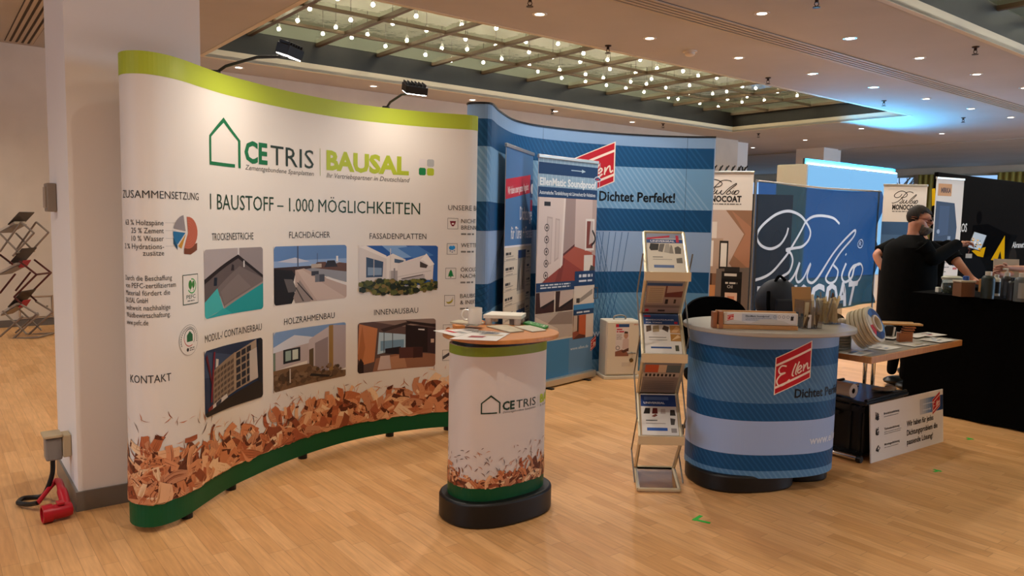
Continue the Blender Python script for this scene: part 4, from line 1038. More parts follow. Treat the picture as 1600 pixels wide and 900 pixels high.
cv.text('www.ellen.de', .52, .3, .028, '#cdd6e0', .28); red_logo(cv, .84, .36, .92, .4, .1, 3)
cv.build('printed_graphic', f2, s2)
# ------------------------------------------------------------------ white sample case on the floor
cs = thing('sample_case', (1.05, 7.2, 0), 'white upright case with a carry handle and lock, standing by the blue wall', 'case')
CASEW = mat('white_lacquer', '#d8cdb9', .4)
A = Vector((.905, 7.12, 0)); exc = (Vector((1.235, 7.19, 0)) - A).normalized(); nnc = exc.cross(Vector((0, 0, 1))); wc = .335
m = MB(); m.obox(A + Vector((0, 0, .03)), exc * wc, -nnc * .2, Vector((0, 0, .53))); m.build('box', CASEW, cs, bevel=.008)
m = MB(); m.obox(A - exc * .02 + nnc * .03, exc * (wc + .04), -nnc * .26, Vector((0, 0, .03))); m.build('base_plate', CASEW, cs, bevel=.004)
m = MB(); m.obox(A + exc * .008 + nnc * .0 + Vector((0, 0, .045)), exc * (wc - .016), nnc * .014, Vector((0, 0, .505))); dr = m.build('door', CASEW, cs, bevel=.006)
tc = A + exc * wc * .5 - nnc * .1 + Vector((0, 0, .56))
m = MB(); m.tube(spline([tc - exc * .06, tc - exc * .055 + Vector((0, 0, .03)), tc + Vector((0, 0, .042)), tc + exc * .055 + Vector((0, 0, .03)), tc + exc * .06], 5), .008, 8); m.build('carry_handle', STEEL, cs, smooth=True)
lk = A + exc * .255 + nnc * .014 + Vector((0, 0, .25))
m = MB(); m.tube([lk + nnc * .02 - exc * .045, lk + nnc * .02 + exc * .035], .007, 8); m.tube([lk, lk + nnc * .022], .01, 10); m.build('latch_lever', STEEL, dr)
Ml = Matrix.Translation(lk + Vector((0, 0, -.07))) @ nnc.to_track_quat('Z', 'Y').to_matrix().to_4x4()
m = MB(); m.lathe([(0, 0), (.02, 0), (.02, .008), (.012, .012), (0, .012)], 16, M=Ml); m.build('lock', mat('old_brass', '#6b5a3a', .35, .8), dr)
fc = flat(A + nnc * .0145, exc, Vector((0, 0, 1)), nnc); cv = Canvas()
cv.rect(.09, .22, .225, .53, '#d8ccc8', 1); cv.rect(.09, .5, .225, .53, '#35507e', 1.4); cv.rect(.09, .5, .12, .53, '#b8283a', 1.6); cv.lines(.1, .485, .18, 2, .022, .012, '#b8283a', 1.6, .2, 2); cv.lines(.1, .43, .16, 4, .014, .005, '#6f6a68', 1.6, .3, 3)
cv.circle(.195, .42, .022, '#b98a74', 1.8, ry=.03); cv.poly([(.175, .44), (.215, .44), (.212, .456), (.18, .46)], '#4a3428', 2); cv.poly([(.16, .29), (.165, .38), (.195, .4), (.225, .38), (.225, .29)], '#c9b0a8', 1.7)
cv.ring(.115, .3, .018, .005, '#3a3230', 2); cv.poly([(.09, .22), (.225, .22), (.225, .25), (.16, .285), (.09, .265)], '#8b5a48', 2.2); cv.poly([(.15, .27), (.225, .3), (.225, .27), (.17, .25)], '#5a3a30', 2.4)
cv.text('ellen', .27, .52, .012, '#b0564a', .045, .02); cv.rect(.16, .12, .25, .16, '#cbbfae', 1)
cv.build('sticker', fc, dr)

# ------------------------------------------------------------------ zigzag literature stand
ls = thing('literature_stand', (.9, 4.27, 0), 'folding zigzag literature stand with acrylic pockets, between the two counters', 'literature stand')
fx_, bk = Vector((-.0, 1, 0)), 0
X0, X1 = .728, .958
def LP(side, back, z): return Vector(((X0 if side == 0 else X1) + (.04 if back else 0), 4.10 + (.35 if back else 0), z))
ZF, ZB = [1.215, .765, .305, .015], [1.44, .965, .485, .025]
path = [(1, ZB[0]), (0, ZF[0]), (1, ZB[1]), (0, ZF[1]), (1, ZB[2]), (0, ZF[2]), (1, ZB[3]), (0, ZF[3])]
FRAMEC = mat('cream_aluminium', '#cdbf9f', .35, .35)
ACR = glassy('acrylic_pane', (.82, .8, .78), 1, 1.45, .05)
def shelf_frame(k, fill):
    (b0, z0), (b1, z1) = path[k], path[k + 1]
    m = MB(); P = [[LP(s, b0, z0), LP(s, b1, z1)] for s in (0, 1)]
    up = Vector((0, 0, .012))
    for s in (0, 1): m.tube([P[s][0], P[s][1]], .011, 6)
    m.tube([P[0][0], P[1][0]], .011, 6); m.tube([P[0][1], P[1][1]], .011, 6)
    o = m.build('shelf_frame', FRAMEC, ls)
    if fill:
        a, b, c, d = P[0][0], P[1][0], P[1][1], P[0][1]; n = (b - a).cross(d - a).normalized()
        g = MB(); g.add([a, b, c, d, a + n * .003, b + n * .003, c + n * .003, d + n * .003], [(0, 1, 2, 3), (4, 7, 6, 5), (0, 4, 5, 1), (1, 5, 6, 2), (2, 6, 7, 3), (3, 7, 4, 0)]); g.build('acrylic_pane', ACR, o)
for k in range(7): shelf_frame(k, k != 5)
for z in ZF[:3]: m = MB(); m.obox(LP(0, 0, z - .03) + Vector((-.012, -.02, 0)), (X1 - X0 + .024, 0, 0), (0, .012, 0), (0, 0, .05)); m.build('front_ledge', FRAMEC, ls, bevel=.002)
for s, dx in ((0, -.004), (1, .042)):
    for k, (b0, z0) in enumerate(path[:-2]):
        mid0 = LP(s, 0, (path[k][1] + path[k + 1][1]) / 2) + Vector((dx, (.1, .25)[k % 2], 0)); mid1 = LP(s, 0, (path[k + 1][1] + path[k + 2][1]) / 2) + Vector((dx, (.25, .1)[k % 2], 0))
        m = MB(); m.tube([mid0, mid1], .0045, 6); m.build('linkage_rod', STEEL, ls)
def pocket_print(k, lb, items, txt=None, flip=False):
    (b0, z0), (b1, z1) = path[k], path[k + 1]
    a, b, d = LP(0, b1, z1), LP(1, b1, z1), LP(0, b0, z0)
    ex = (b - a).normalized(); ez = (d - a); H = ez.length; ez.normalize(); nn = ex.cross(ez).normalized()
    off = .006 if b0 == 1 else -.0
    o = a + ex * .012 + ez * .02 + nn * .0045; W_ = (b - a).length - .024; H_ = H - .04
    mb = MB(); mb.obox(o, ex * W_, ez * H_, nn * .003); s = mb.build('brochure', ink('#cfc6b6', .45)); tag(s, lb, 'brochure')
    cv = Canvas(); cv.photo(0, 0, W_, H_, items, layer=1)
    for q in (txt or []): cv.text(q[0], q[1] * W_, q[2] * H_, q[3], q[4], q[5] * W_, .03, layer=6)
    cv.build('cover_print', flat(o + nn * .003, ex, ez, nn), s)
BL, RE = '#2c4a80', '#b8283e'
pocket_print(0, 'white brochure with dark rubber profiles in the top pocket of the zigzag stand', [R_('#d2c8b6', 0, 0, 1, 1), R_('#8a8fa0', 0, .86, 1, 1), R_(BL, 0, .74, 1, .84), (RE, [(0, .83), (0, .88), (.65, .95), (.65, .9)]), R_(RE, .82, .76, .9, .95),
    ('#2c2624', [(.06, .6), (.1, .73), (.34, .72), (.3, .55), (.1, .54)]), ('#6b645e', [(.3, .52), (.36, .72), (.5, .72), (.42, .5)]), ('#a59c90', [(.46, .5), (.52, .72), (.62, .72), (.66, .46)]), ('#8d8478', [(.6, .48), (.66, .7), (.7, .66), (.72, .46)]), ('#5c5650', [(.76, .46), (.76, .62), (.86, .66), (.94, .6), (.92, .46)]), ('#6b645c', [(.78, .22), (.78, .34), (.94, .36), (.94, .22)]), R_('#5d6f92', .16, .1, .7, .17), R_('#77716a', .14, .36, .42, .38), R_('#aaa398', .14, .3, .66, .32)], [('UNIVERSEAL', .1, .76, .017, '#e2e0e4', .68)])
pocket_print(1, 'brochure with a dark red floor photo behind the upper acrylic pane of the zigzag stand', [R_('#a08d84', 0, 0, 1, 1), R_('#8f8d94', 0, .84, 1, 1), R_('#37507e', 0, .8, .95, .88), R_('#b5a28a', .04, .3, .5, .78), R_('#6d3a34', .52, .48, 1, .8), ('#a89088', [(.56, .6), (.56, .8), (1, .8), (1, .66)]), R_('#2a2220', .56, .28, .64, .42), R_('#3a302c', .8, .3, .86, .42), R_('#7f6f6a', 0, .16, 1, .24), R_(RE, .04, .04, .14, .12), R_('#3a302c', .4, .05, .6, .1)] + [R_('#8d7c6a', .08, .34 + .055 * k, .46, .355 + .055 * k) for k in range(8)])
pocket_print(2, 'brochure with blue title and orange hand photos in the zigzag stand', [R_('#cfc8be', 0, 0, 1, 1), R_('#33507f', 0, .72, 1, 1), R_(RE, .02, .92, .2, .96), R_(RE, .86, .74, .95, .8), ('#5c4a3c', [(.06, .52), (.06, .68), (.2, .7), (.2, .56)]), ('#a08c6c', [(.24, .52), (.24, .68), (.42, .7), (.42, .54)]), ('#4a3c34', [(.5, .6), (.56, .7), (.7, .66), (.66, .52)]), R_('#b5834a', .72, .5, 1, .7), ('#d0a070', [(.74, .52), (.9, .68), (1, .62), (.9, .52)]), R_('#a8783c', .72, .3, 1, .48), ('#d6b080', [(.74, .32), (.92, .46), (1, .4)]), R_('#35507e', .16, .12, .72, .16), R_('#8d8880', .12, .38, .6, .4), R_('#a39c92', .12, .32, .62, .335), R_('#4a4a3a', .82, .06, .92, .2)], [('BRANDSCHUTZ-PLANER', .06, .82, .012, '#d6dae4', .8), ('FÜR TÜREN', .06, .75, .01, '#d6dae4', .45)])
pocket_print(3, 'brochure with an orange strip behind the lower clear pane of the zigzag stand', [R_('#8d8078', 0, 0, 1, 1), R_('#6a7484', 0, .88, 1, 1), R_(RE, .05, .93, .7, .97), R_('#c25a34', .04, .64, .4, .86), R_('#c9b49a', .4, .64, .62, .86), R_('#5d6a6e', .62, .64, 1, .86), R_('#b5a99e', 0, .5, 1, .63)] + [R_('#241c1a', .06 + .11 * k, .52, .12 + .11 * k, .6) for k in range(8)] + [R_('#766a64', .06, .12 + .06 * k, .9, .14 + .06 * k) for k in range(5)])
pocket_print(4, 'white brochure with red rubber rolls in the lowest pocket of the zigzag stand', [R_('#d4cec6', 0, 0, 1, 1), R_('#2b4680', 0, .68, 1, .97), R_('#5d78ac', .1, .84, .8, .92), ('#2a2422', [(.06, .5), (.12, .64), (.26, .64), (.24, .5)]), ('#5e221e', [(.3, .5), (.33, .64), (.46, .64), (.46, .5)]), ('#7a4438', [(.28, .44), (.4, .5), (.46, .46), (.36, .42)]), ('#b8a8a0', [(.54, .5), (.56, .62), (.68, .62), (.68, .5)]), ('#3a3430', [(.8, .46), (.82, .6), (.94, .6), (.96, .46)]), ('#4a4440', [(.8, .24), (.8, .4), (.94, .38), (.9, .24)]), R_('#35589a', .14, .1, .7, .17), R_('#55504c', .12, .33, .44, .35), R_('#a39c96', .12, .26, .66, .28), R_('#8d8682', .8, .06, .95, .16)], [('UNIVERSEAL', .08, .74, .016, '#e2e4ea', .6)])
# ------------------------------------------------------------------ blue striped counter
ec = thing('promotion_counter', (1.49, 4.42, 0), 'oval blue striped counter with a grey top, beside the literature stand', 'counter')
EKP = sell(1.49, 4.42, .432, .295, rad(10), 72, 2.4, True); EK = curved(EKP); el = EK.length
eb = sheet(EK, .085, .893, .012, 'fabric_wrap', ink('#7390b4', .5), ec, .015)
m = MB(); m.prism(sell(1.36, 4.36, .30, .25, rad(12), 48, 2.6), 0, .1); m.build('base', BLACKP, ec, smooth=True, bevel=.012)
m = MB(); m.prism(sell(1.74, 4.50, .17, .19, rad(12), 40, 2.6), 0, .1); m.build('base', BLACKP, ec, smooth=True, bevel=.012)
m = MB(); m.prism(sell(1.49, 4.42, .395, .255, rad(10), 60), .86, .9); m.build('top_ring', BLACKP, ec, smooth=True)
m = MB(); m.prism(sell(1.50, 4.37, .492, .375, rad(7), 72, 2.2), .9, .925); m.build('counter_top', mat('grey_laminate', '#a39c90', .35), ec, smooth=True, bevel=.005)
cv = Canvas()
bands(cv, el, [(.817, .893, '#8198b8', None), (.718, .817, D1, D2), (.513, .718, '#456d92', '#547c9f'), (.412, .513, D1, D2), (.219, .412, '#9bb0d6', None), (.128, .219, D1, D2), (.086, .128, '#5582ab', '#6490b5')], 0, .032, .012)
cv.build('striped_print', EK, eb, .015)
kk = el / 2.491
cv = Canvas(); red_logo(cv, 1.167 * kk, .768, 1.385 * kk, .858, .2); cv.build('red_logo', EK, eb, .015)
cv = Canvas(); cv.text('Dichtet Perfekt!', 1.292 * kk, .545, .048, '#12161c', .41, .025, layer=4); cv.build('slogan_lettering', EK, eb, .015); cv = Canvas(); cv.text('www.ellen.de', 1.412 * kk, .272, .045, '#d3dae6', .36, .02, layer=4); cv.build('web_address', EK, eb, .015)

# ------------------------------------------------------------------ on the grey counter top
ZT = .9255
def yaw(a, b): d = b - a; return math.atan2(d.y, d.x)
p0 = at_z(1120, 513, ZT); p1 = at_z(1246, 516, ZT)
pd = thing('profile_display', (p0 + p1) / 2, 'wooden display rail with a labelled white door-seal sample, on the grey counter top', 'sample display')
ex = (p1 - p0).normalized(); nn = ex.cross(Vector((0, 0, 1))); L_ = (p1 - p0).length
OAK = noisy('oiled_pine', '#b5804c', '#c48e58', 6, .5, (3, 3, 14)); DOAK = noisy('red_brown_wood', '#8a5434', '#9a6240', 6, .5)
m = MB(); m.obox(p0 - nn * .07, ex * L_, nn * .08, Vector((0, 0, .022))); m.build('base_board', OAK, pd, bevel=.002)
m = MB(); m.obox(p0 - nn * .055 + Vector((0, 0, .022)), ex * L_, nn * .022, Vector((0, 0, .075))); m.build('back_board', OAK, pd, bevel=.002)
m = MB(); m.obox(p0 - ex * .02 - nn * .06, ex * .022, nn * .055, Vector((0, 0, .09))); m.obox(p0 + ex * .008 - nn * .035, ex * .022, nn * .05, Vector((0, 0, .095))); m.build('end_block', DOAK, pd, bevel=.002)
m = MB(); m.obox(p0 + ex * .035 - nn * .03 + Vector((0, 0, .024)), ex * (L_ - .035), nn * .028, Vector((0, 0, .066))); sm = m.build('white_profile', mat('white_aluminium', '#cfc9c0', .35, .2), pd, bevel=.002)
f = flat(p0 + ex * .035 - nn * .0018 + Vector((0, 0, .024)), ex, Vector((0, 0, 1)), nn); lw = L_ - .035
cv = Canvas(); cv.rect(.02, .01, lw - .01, .064, '#d2d0ce'); cv.rect(.1, .02, lw * .72, .06, '#b4bcc6', 1.4); red_logo(cv, .02, .05, .055, .058, .03, 2)
cv.text('EllenMatic Soundproof', .12, .044, .009, '#2a3038', .13, .02)
for k in range(5): cv.ring(.28 + .024 * k, .047, .007, .002, '#5a6674', 2)
cv.lines(.12, .038, .27, 2, .009, .003, '#7a7f88', 2, .2, 4); cv.poly([(.15, .01), (.2, .03), (.26, .034), (.33, .024), (.36, .01)], '#c2c0ba', 2.4); cv.poly([(.0, .012), (.04, .028), (.1, .02), (.13, .01)], '#c2c0ba', 2.4); cv.rect(lw - .04, .028, lw - .025, .05, '#2a2626', 2.6)
cv.build('label', f, sm)
# acrylic holders with rubber samples / hardware
ACB = glassy('acrylic_box', (.86, .86, .86), 1, 1.45, .04)
def acrylic_box(c, a, w, d, h, lb):
    t = thing('acrylic_holder', c, lb, 'sample holder'); R = Matrix.Rotation(a, 3, 'Z'); x, y = R @ Vector((1, 0, 0)), R @ Vector((0, 1, 0))
    o = c - x * w / 2 - y * d / 2; m = MB(); q = .003; z = Vector((0, 0, 1))
    m.obox(o, x * w, y * d, z * q); m.obox(o, x * w, y * q, z * h); m.obox(o + y * (d - q), x * w, y * q, z * h); m.obox(o, x * q, y * d, z * h); m.obox(o + x * (w - q), x * q, y * d, z * h)
    m.build('box', ACB, t); return t, x, y
c1 = at_z(1264, 513, ZT); c1 = c1 + Vector((0, .02, 0))
h1, x, y = acrylic_box(c1, rad(14), .125, .085, .16, 'tall acrylic holder of dark and pale rubber strips, in front on the grey counter top')
r = random.Random(3)
def sticks(t, c, x, y, w, d, n, l0, l1, cols, name, tilt=.3, wd=.009):
    for i, cl in enumerate(cols):
        m = MB()
        for _ in range(n):
            p = c + x * r.uniform(-w, w) * .4 + y * r.uniform(-d, d) * .4 + Vector((0, 0, .006)); dr = Vector((r.uniform(-tilt, tilt), r.uniform(-tilt, tilt), 1)).normalized(); l = r.uniform(l0, l1)
            q = p + dr * l; off = q - c
            for ax_, lim in ((x, w * .46), (y, d * .46)):
                o_ = off.dot(ax_)
                if abs(o_) > lim and q.z < c.z + .15: q -= ax_ * (o_ - math.copysign(lim, o_))
            s = (q - p).normalized(); a_ = s.cross(Vector((.3, 1, .1))).normalized(); b_ = s.cross(a_)
            m.obox(p - a_ * wd / 2 - b_ * wd / 4, a_ * wd, b_ * wd / 2, q - p)
        m.build(name, cl, t)
BLK = mat('rubber_black', '#171412', .5); CRM = mat('rubber_cream', '#ddd0a8', .5); GRY = mat('rubber_grey', '#8a867e', .5); BRW = mat('rubber_brown', '#5a3a28', .5)
sticks(h1, c1, x, y, .125, .085, 11, .06, .085, [BLK, mat('rubber_dark_brown', '#2c2019', .5)], 'rubber_strip', .5, .014)
sticks(h1, c1, x, y, .12, .08, 3, .11, .19, [GRY, CRM], 'rubber_strip', .12, .012)
m = MB(); m.obox(c1 - x * .028 - y * .041 + Vector((0, 0, .004)), x * .02, y * .003, Vector((0, 0, .075))); m.build('white_strip', WHITE, h1)
c2 = at_z(1293, 505, ZT)
h2, x, y = acrylic_box(c2, rad(14), .11, .1, .125, 'acrylic holder heaped with cream rubber strips, at the right end of the grey counter top')
sticks(h2, c2, x, y, .11, .1, 16, .1, .165, [CRM, mat('rubber_ivory', '#e8dfc0', .5), mat('rubber_tan', '#c8b27c', .5)], 'rubber_strip', .3, .01)
sticks(h2, c2, x, y, .11, .1, 5, .12, .2, [BRW, GRY], 'rubber_strip', .25, .008)
# cardboard sheet between them
cb = at_z(1255, 503, ZT) + Vector((0, .03, 0))
m = MB(); a = rad(10); X_ = Vector((math.cos(a), math.sin(a), 0)); Y_ = Vector((-math.sin(a), math.cos(a), .12)); m.obox(cb - X_ * .05 + Vector((0, 0, .0)), X_ * .125, Vector((0, .004, 0)), Vector((-.012, .03, .205)))
tag(m.build('card_sheet', mat('kraft_card', '#b08048', .7)), 'brown card sheet leaning upright behind the acrylic holders on the grey counter', 'card')

# ------------------------------------------------------------------ chairs and bag behind the counter
def chair(cx, cy, a, lb, top=.97, jacket=False):
    t = thing('office_chair', (cx, cy, 0), lb, 'chair'); M = Matrix.Translation((cx, cy, 0)) @ Matrix.Rotation(a, 4, 'Z')
    m = MB(); m.prism(sell(0, 0, .24, .23, 0, 36, 3), .43, .49, M=M); m.build('seat', BLACKF, t, smooth=True, bevel=.015)
    vs = []; fs = []; n = 20; zc = (top + .56) / 2; hz = (top - .56) / 2
    m = MB(); pts = sell(0, zc, .235, hz, 0, 40, 2.6)
    for (x_, z_) in pts: vs.append(M @ Vector((x_, .2 + .03 * (1 - (x_ / .235) ** 2), z_)))
    for (x_, z_) in pts: vs.append(M @ Vector((x_, .245 + .03 * (1 - (x_ / .235) ** 2), z_)))
    k = len(pts); fs = [list(range(k)), list(range(2 * k - 1, k - 1, -1))] + [(i, (i + 1) % k, k + (i + 1) % k, k + i) for i in range(k)]
    m.add(vs, fs); m.build('backrest', BLACKF, t, smooth=True)
    m = MB(); m.tube([M @ Vector((0, .02, .43)), M @ Vector((0, .24, .45)), M @ Vector((0, .26, .62))], .018, 8); m.build('back_bracket', BLACKP, t)
    m = MB(); m.tube([M @ Vector((0, 0, .1)), M @ Vector((0, 0, .44))], .025, 10); m.build('gas_column', BLACKP, t)
    for j in range(5):
        b = 2 * PI * j / 5; e = M @ Vector((.27 * math.cos(b), .27 * math.sin(b), .055)); m = MB(); m.tube([M @ Vector((0, 0, .1)), e + Vector((0, 0, .01))], [.022, .014], 8); lg = m.build('leg', BLACKP, t)
        m = MB(); m.tube([e + Vector((-.012, 0, -.027)), e + Vector((.012, 0, -.027))], .027, 12); m.build('caster', BLACKP, lg)
    return t
cA = at_y(1102, 500, 5.35)
chair(cA.x + .06, 5.1, rad(0), 'black upholstered chair behind the left end of the blue counter', .985)
chair(2.32, 6.02, rad(200), 'black upholstered chair half hidden behind the right end of the blue counter', .84)
# dark backpack standing on a stool
bx = at_y(1218, 490, 5.52)
t = thing('bar_stool', (bx.x, 5.52, 0), 'black stool hidden behind the blue counter, carrying the dark bag', 'stool')
m = MB(); m.lathe([(0, .72), (.17, .72), (.18, .735), (.17, .765), (0, .77)], 28, M=Matrix.Translation((bx.x, 5.52, 0))); m.build('seat', BLACKP, t, smooth=True)
for j in range(4):
    b = PI / 4 + PI / 2 * j; m = MB(); m.tube([(bx.x + .12 * math.cos(b), 5.52 + .12 * math.sin(b), .725), (bx.x + .2 * math.cos(b), 5.52 + .2 * math.sin(b), 0)], .012, 8); m.build('leg', BLACKP, t)
t = thing('backpack', (bx.x, 5.52, .77), 'dark navy backpack slumped upright behind the wooden display rail', 'bag')
NV = noisy('navy_nylon', '#10141f', '#181d2a', 14, .7)
m = MB(); m.ball((bx.x - .02, 5.52, .94), (.165, .1, .17), seg=20, rings=14); m.ball((bx.x + .12, 5.54, .9), (.12, .1, .13), seg=16, rings=10); m.build('body', NV, t, smooth=True)
m = MB(); m.tube(spline([(bx.x - .06, 5.49, 1.08), (bx.x - .03, 5.48, 1.13), (bx.x + .02, 5.49, 1.1)], 6), .01, 8); m.build('grab_loop', BLACKF, t)
m = MB(); m.tube(spline([(bx.x - .12, 5.43, 1.02), (bx.x - .13, 5.39, .92), (bx.x - .1, 5.42, .82)], 6), .014, 8); m.build('shoulder_strap', BLACKF, t)
m = MB(); m.box((bx.x + .01, 5.425, .9), (.16, .03, .14)); m.build('front_pocket', NV, t, bevel=.015)

# ------------------------------------------------------------------ folding table
tb = thing('folding_table', B(4.92, 2.48, 0), 'wooden folding table with chrome legs, right of the blue counter', 'table')
TW = noisy('beech_edge', '#b0763e', '#bd8449', 6, .45, (14, 3, 3))
def bb(e0, e1, n0, n1, z0, z1, mi=0, m=None):
    m = m or MB(); m.obox(B(e0, n0, z0), EX * (e1 - e0), NX * (n1 - n0), Vector((0, 0, z1 - z0)), mi); return m
bb(4.33, 5.58, 2.13, 2.9, .705, .745).build('table_top', TW, tb, bevel=.003)
bb(4.342, 5.568, 2.142, 2.888, .745, .7462).build('top_laminate', mat('grey_beige_laminate', '#8d8578', .4), tb)
for e in (4.66, 5.36):
    m = MB(); 
    for n in (2.62, 2.68): m.tube([B(e, n, .03), B(e, n, .705)], .014, 10)
    lg = m.build('leg', CHROME, tb, smooth=True)
    m = MB(); m.tube([B(e, 2.33, .025), B(e, 2.86, .025)], .017, 10); m.build('foot_bar', CHROME, lg, smooth=True)
    m = MB()
    for n in (2.315, 2.85): m.tube([B(e, n, .022), B(e, n + .03, .022)], .022, 10)
    m.build('end_cap', BLACKP, lg)
    bb(e - .03, e + .03, 2.25, 2.7, .68, .705).build('leg_bracket', BLACKP, lg)

# crate under the table
cr_ = thing('storage_crate', B(5.0, 2.58, 0), 'large black plastic storage crate with a lid, under the folding table', 'crate')
m = bb(4.73, 5.26, 2.345, 2.78, .03, .36); 
m.build('body', BLACKP, cr_, bevel=.012)
m = MB()
for n in (2.36, 2.43, 2.56, 2.69, 2.75): bb(4.718, 4.735, n, n + .018, .03, .36, 0, m)
bb(4.718, 4.735, 2.345, 2.78, .31, .345, 0, m); bb(4.718, 4.735, 2.345, 2.78, .03, .05, 0, m); m.build('rib', mat('black_plastic_sheen', '#16181a', .3), cr_)
m = bb(4.705, 5.28, 2.325, 2.80, .36, .385); m.build('lid', mat('charcoal_lid', '#1d2228', .35), cr_, bevel=.008)
m = MB()
for n in (2.34, 2.785): m.tube([B(4.72, n, .39), B(5.265, n, .39)], .011, 8)
m.build('lid_rim', BLACKP, cr_)
for e in (4.74, 5.1):
    for n in (2.39, 2.72):
        m = MB(); m.lathe([(0, 0), (.025, 0), (.025, .032), (0, .032)], 12, M=Matrix.Translation(B(e, n, 0))); m.build('foot', BLACKP, cr_)
bb(4.70, 4.72, 2.5, 2.62, .27, .3).build('handle', BLACKP, cr_, bevel=.006)
# roll on the crate
p0 = B(4.77, 2.66, .433); p1 = B(4.75, 2.44, .433)
t = thing('paper_roll', (p0 + p1) / 2 - Vector((0, 0, .046)), 'white roll with a dark hollow core lying on the black crate', 'roll')
m = MB(); d = (p1 - p0).normalized(); Mr = Matrix.Translation(p0) @ d.to_track_quat('Z', 'Y').to_matrix().to_4x4(); l = (p1 - p0).length
m.lathe([(.018, 0), (.046, 0), (.046, l), (.018, l), (.018, 0)], 28, M=Mr); m.build('wound_paper', mat('roll_white', '#c9bfb2', .6), t, smooth=True)
m = MB(); m.lathe([(.0145, .004), (.018, .002), (.018, l - .002), (.0145, l - .004), (.0145, .004)], 20, M=Mr); m.build('core', mat('core_dark', '#2b2422', .8), t)
m = MB(); m.tube([B(4.80, 2.72, .398), B(5.12, 2.60, .398)], .012, 10); tag(m.build('metal_tube', CHROME, smooth=True), 'shiny thin metal tube lying on the black crate lid', 'tube')
m = MB(); pc = B(5.12, 2.42, .402)
m.ball(pc, (.07, .04, .016), seg=14, rings=8); m.ball(pc + Vector((.05, .015, .008)), (.04, .03, .022), seg=12, rings=8); m.ball(pc + Vector((-.05, -.01, .002)), (.04, .03, .015), seg=12, rings=8)
tag(m.build('plastic_bag', mat('grey_film', '#8d8678', .35), smooth=True), 'small crumpled greyish plastic bag on the crate behind the white sign', 'bag')

# white sign board leaning on the crate
a, b = at_z(1361, 724, .0), at_z(1474, 690, .0)
t = thing('sign_board', (a + b) / 2, 'white sign board with black lettering leaning against the black crate', 'sign')
ex = (b - a).normalized(); bk_ = Vector((0, 0, 1)).cross(ex).normalized(); ez = (Vector((0, 0, .372)) + bk_ * .03); H = ez.length; ez.normalize(); W_ = (b - a).length; nn = ex.cross(ez)
m = MB(); m.obox(a, ex * W_, -nn * .008, ez * H); sb = m.build('board', ink('#e2ddd8', .5), t)
f = flat(a, ex, ez, nn); f.w = W_
cv = Canvas(); A_ = lambda px, py: on_flat(f, px, py)
for k in range(12): cv.rect(.66 * W_ + k * .028 * W_, H * .62, .66 * W_ + (k + 1) * .028 * W_ + .001, H * .9, ['#c0c1c8', '#b4bac6', '#a5b0c2', '#92a3bf', '#7d94b8', '#6884b0', '#5474a6', '#42659c', '#345890', '#2a4c82', '#244374', '#1f3b68'][k], 1)
for v, x0, x1 in ((.8, .7, .84), (.69, .7, .8)): cv.rect(x0 * W_, H * v - .003, x1 * W_, H * v + .003, '#c9d2de', 1.6); cv.poly([(x1 * W_, H * v + .01), (x1 * W_ + .02, H * v), (x1 * W_, H * v - .01)], '#c9d2de', 1.6)
red_logo(cv, .84 * W_, .84 * H, .95 * W_, .97 * H, .27 * H, 2)
for k, s_ in enumerate(('Wir haben für jedes', 'Dichtungsproblem die', 'passende Lösung!')): cv.text(s_, .47 * W_, H * (.47 - .165 * k), .036, '#1c1a1a', (.38, .44, .37)[k] * W_, .02)
for k, s_ in enumerate(('Brandschutzdichtung', 'Türbodendichtung', 'Montagedichtung')):
    v = H * (.78 - .27 * k); cv.text(s_, .17 * W_, v, .014, '#3a3634', .2 * W_, .02); cv.lines(.17 * W_, v - .012, .4 * W_, 1 + (k == 1), .012, .004, '#77726e', 2, .2, k)
    r = random.Random(k + 40)
    for j in range(7): cv.stroke([(.06 * W_ + r.uniform(0, .05), v - .03 + r.uniform(0, .06)), (.06 * W_ + r.uniform(0, .05), v - .03 + r.uniform(0, .06)), (.07 * W_ + r.uniform(0, .03), v - .02)], .006, r.choice(['#2a2626', '#4a4644']), 2, n=3)
cv.build('lettering', f, sb)

# ------------------------------------------------------------------ on the folding table
TZ = .7465
def spool(c, ax, R0, R1, wd, m, lb, group=None, face=None):
    t = thing('profile_spool', c, lb, 'spool', group); q = ax.to_track_quat('Z', 'Y').to_matrix().to_4x4(); M = Matrix.Translation(c) @ q
    mb = MB(); mb.lathe([(R1, 0), (R0 - .012, 0), (R0, .004), (R0 - .008, wd / 2), (R0, wd - .004), (R0 - .012, wd), (R1, wd), (R1, 0)], 40, M=M); mb.build('wound_strip', m, t, smooth=True)
    if face:
        mb = MB(); mb.lathe([(R1 - .006, wd * .2), (R1 + .004, wd), (R1 + .004, wd + .012), (R1 - .006, wd + .012), (R1 - .006, wd * .2)], 32, M=M); mb.build('hub', mat('white_hub', '#cfc4b4', .4), t, smooth=True)
        fq = lambda u, v, d=0.0: M @ Vector((u, v, wd + .001 + d))
        cv = Canvas(); cv.v = []; n = 40; r2 = R0 - .016; r1 = R1 + .006
        for k in range(n):
            a0, a1 = 2 * PI * k / n, 2 * PI * (k + 1) / n
            c_ = ['#23407c', '#23407c', '#2c5ea0', '#c9c0b4', '#b9283c', '#1d2f60', '#23407c', '#3c7ab8'][(k * 8) // n]
            cv.poly([(r1 * math.cos(a0), r1 * math.sin(a0)), (r2 * math.cos(a0), r2 * math.sin(a0)), (r2 * math.cos(a1), r2 * math.sin(a1)), (r1 * math.cos(a1), r1 * math.sin(a1))], c_, 1)
        cv.build('label', fq, t)
    return t
WND = noisy('cream_strip', '#b9ae98', '#c7bda8', 20, .5)
ctr = at_z(1352, 540, TZ); ax = Vector((.62, -.62, .42)).normalized()
tv = Vector((0, 0, 1)); lift = .125 * math.sqrt(1 - ax.z ** 2)
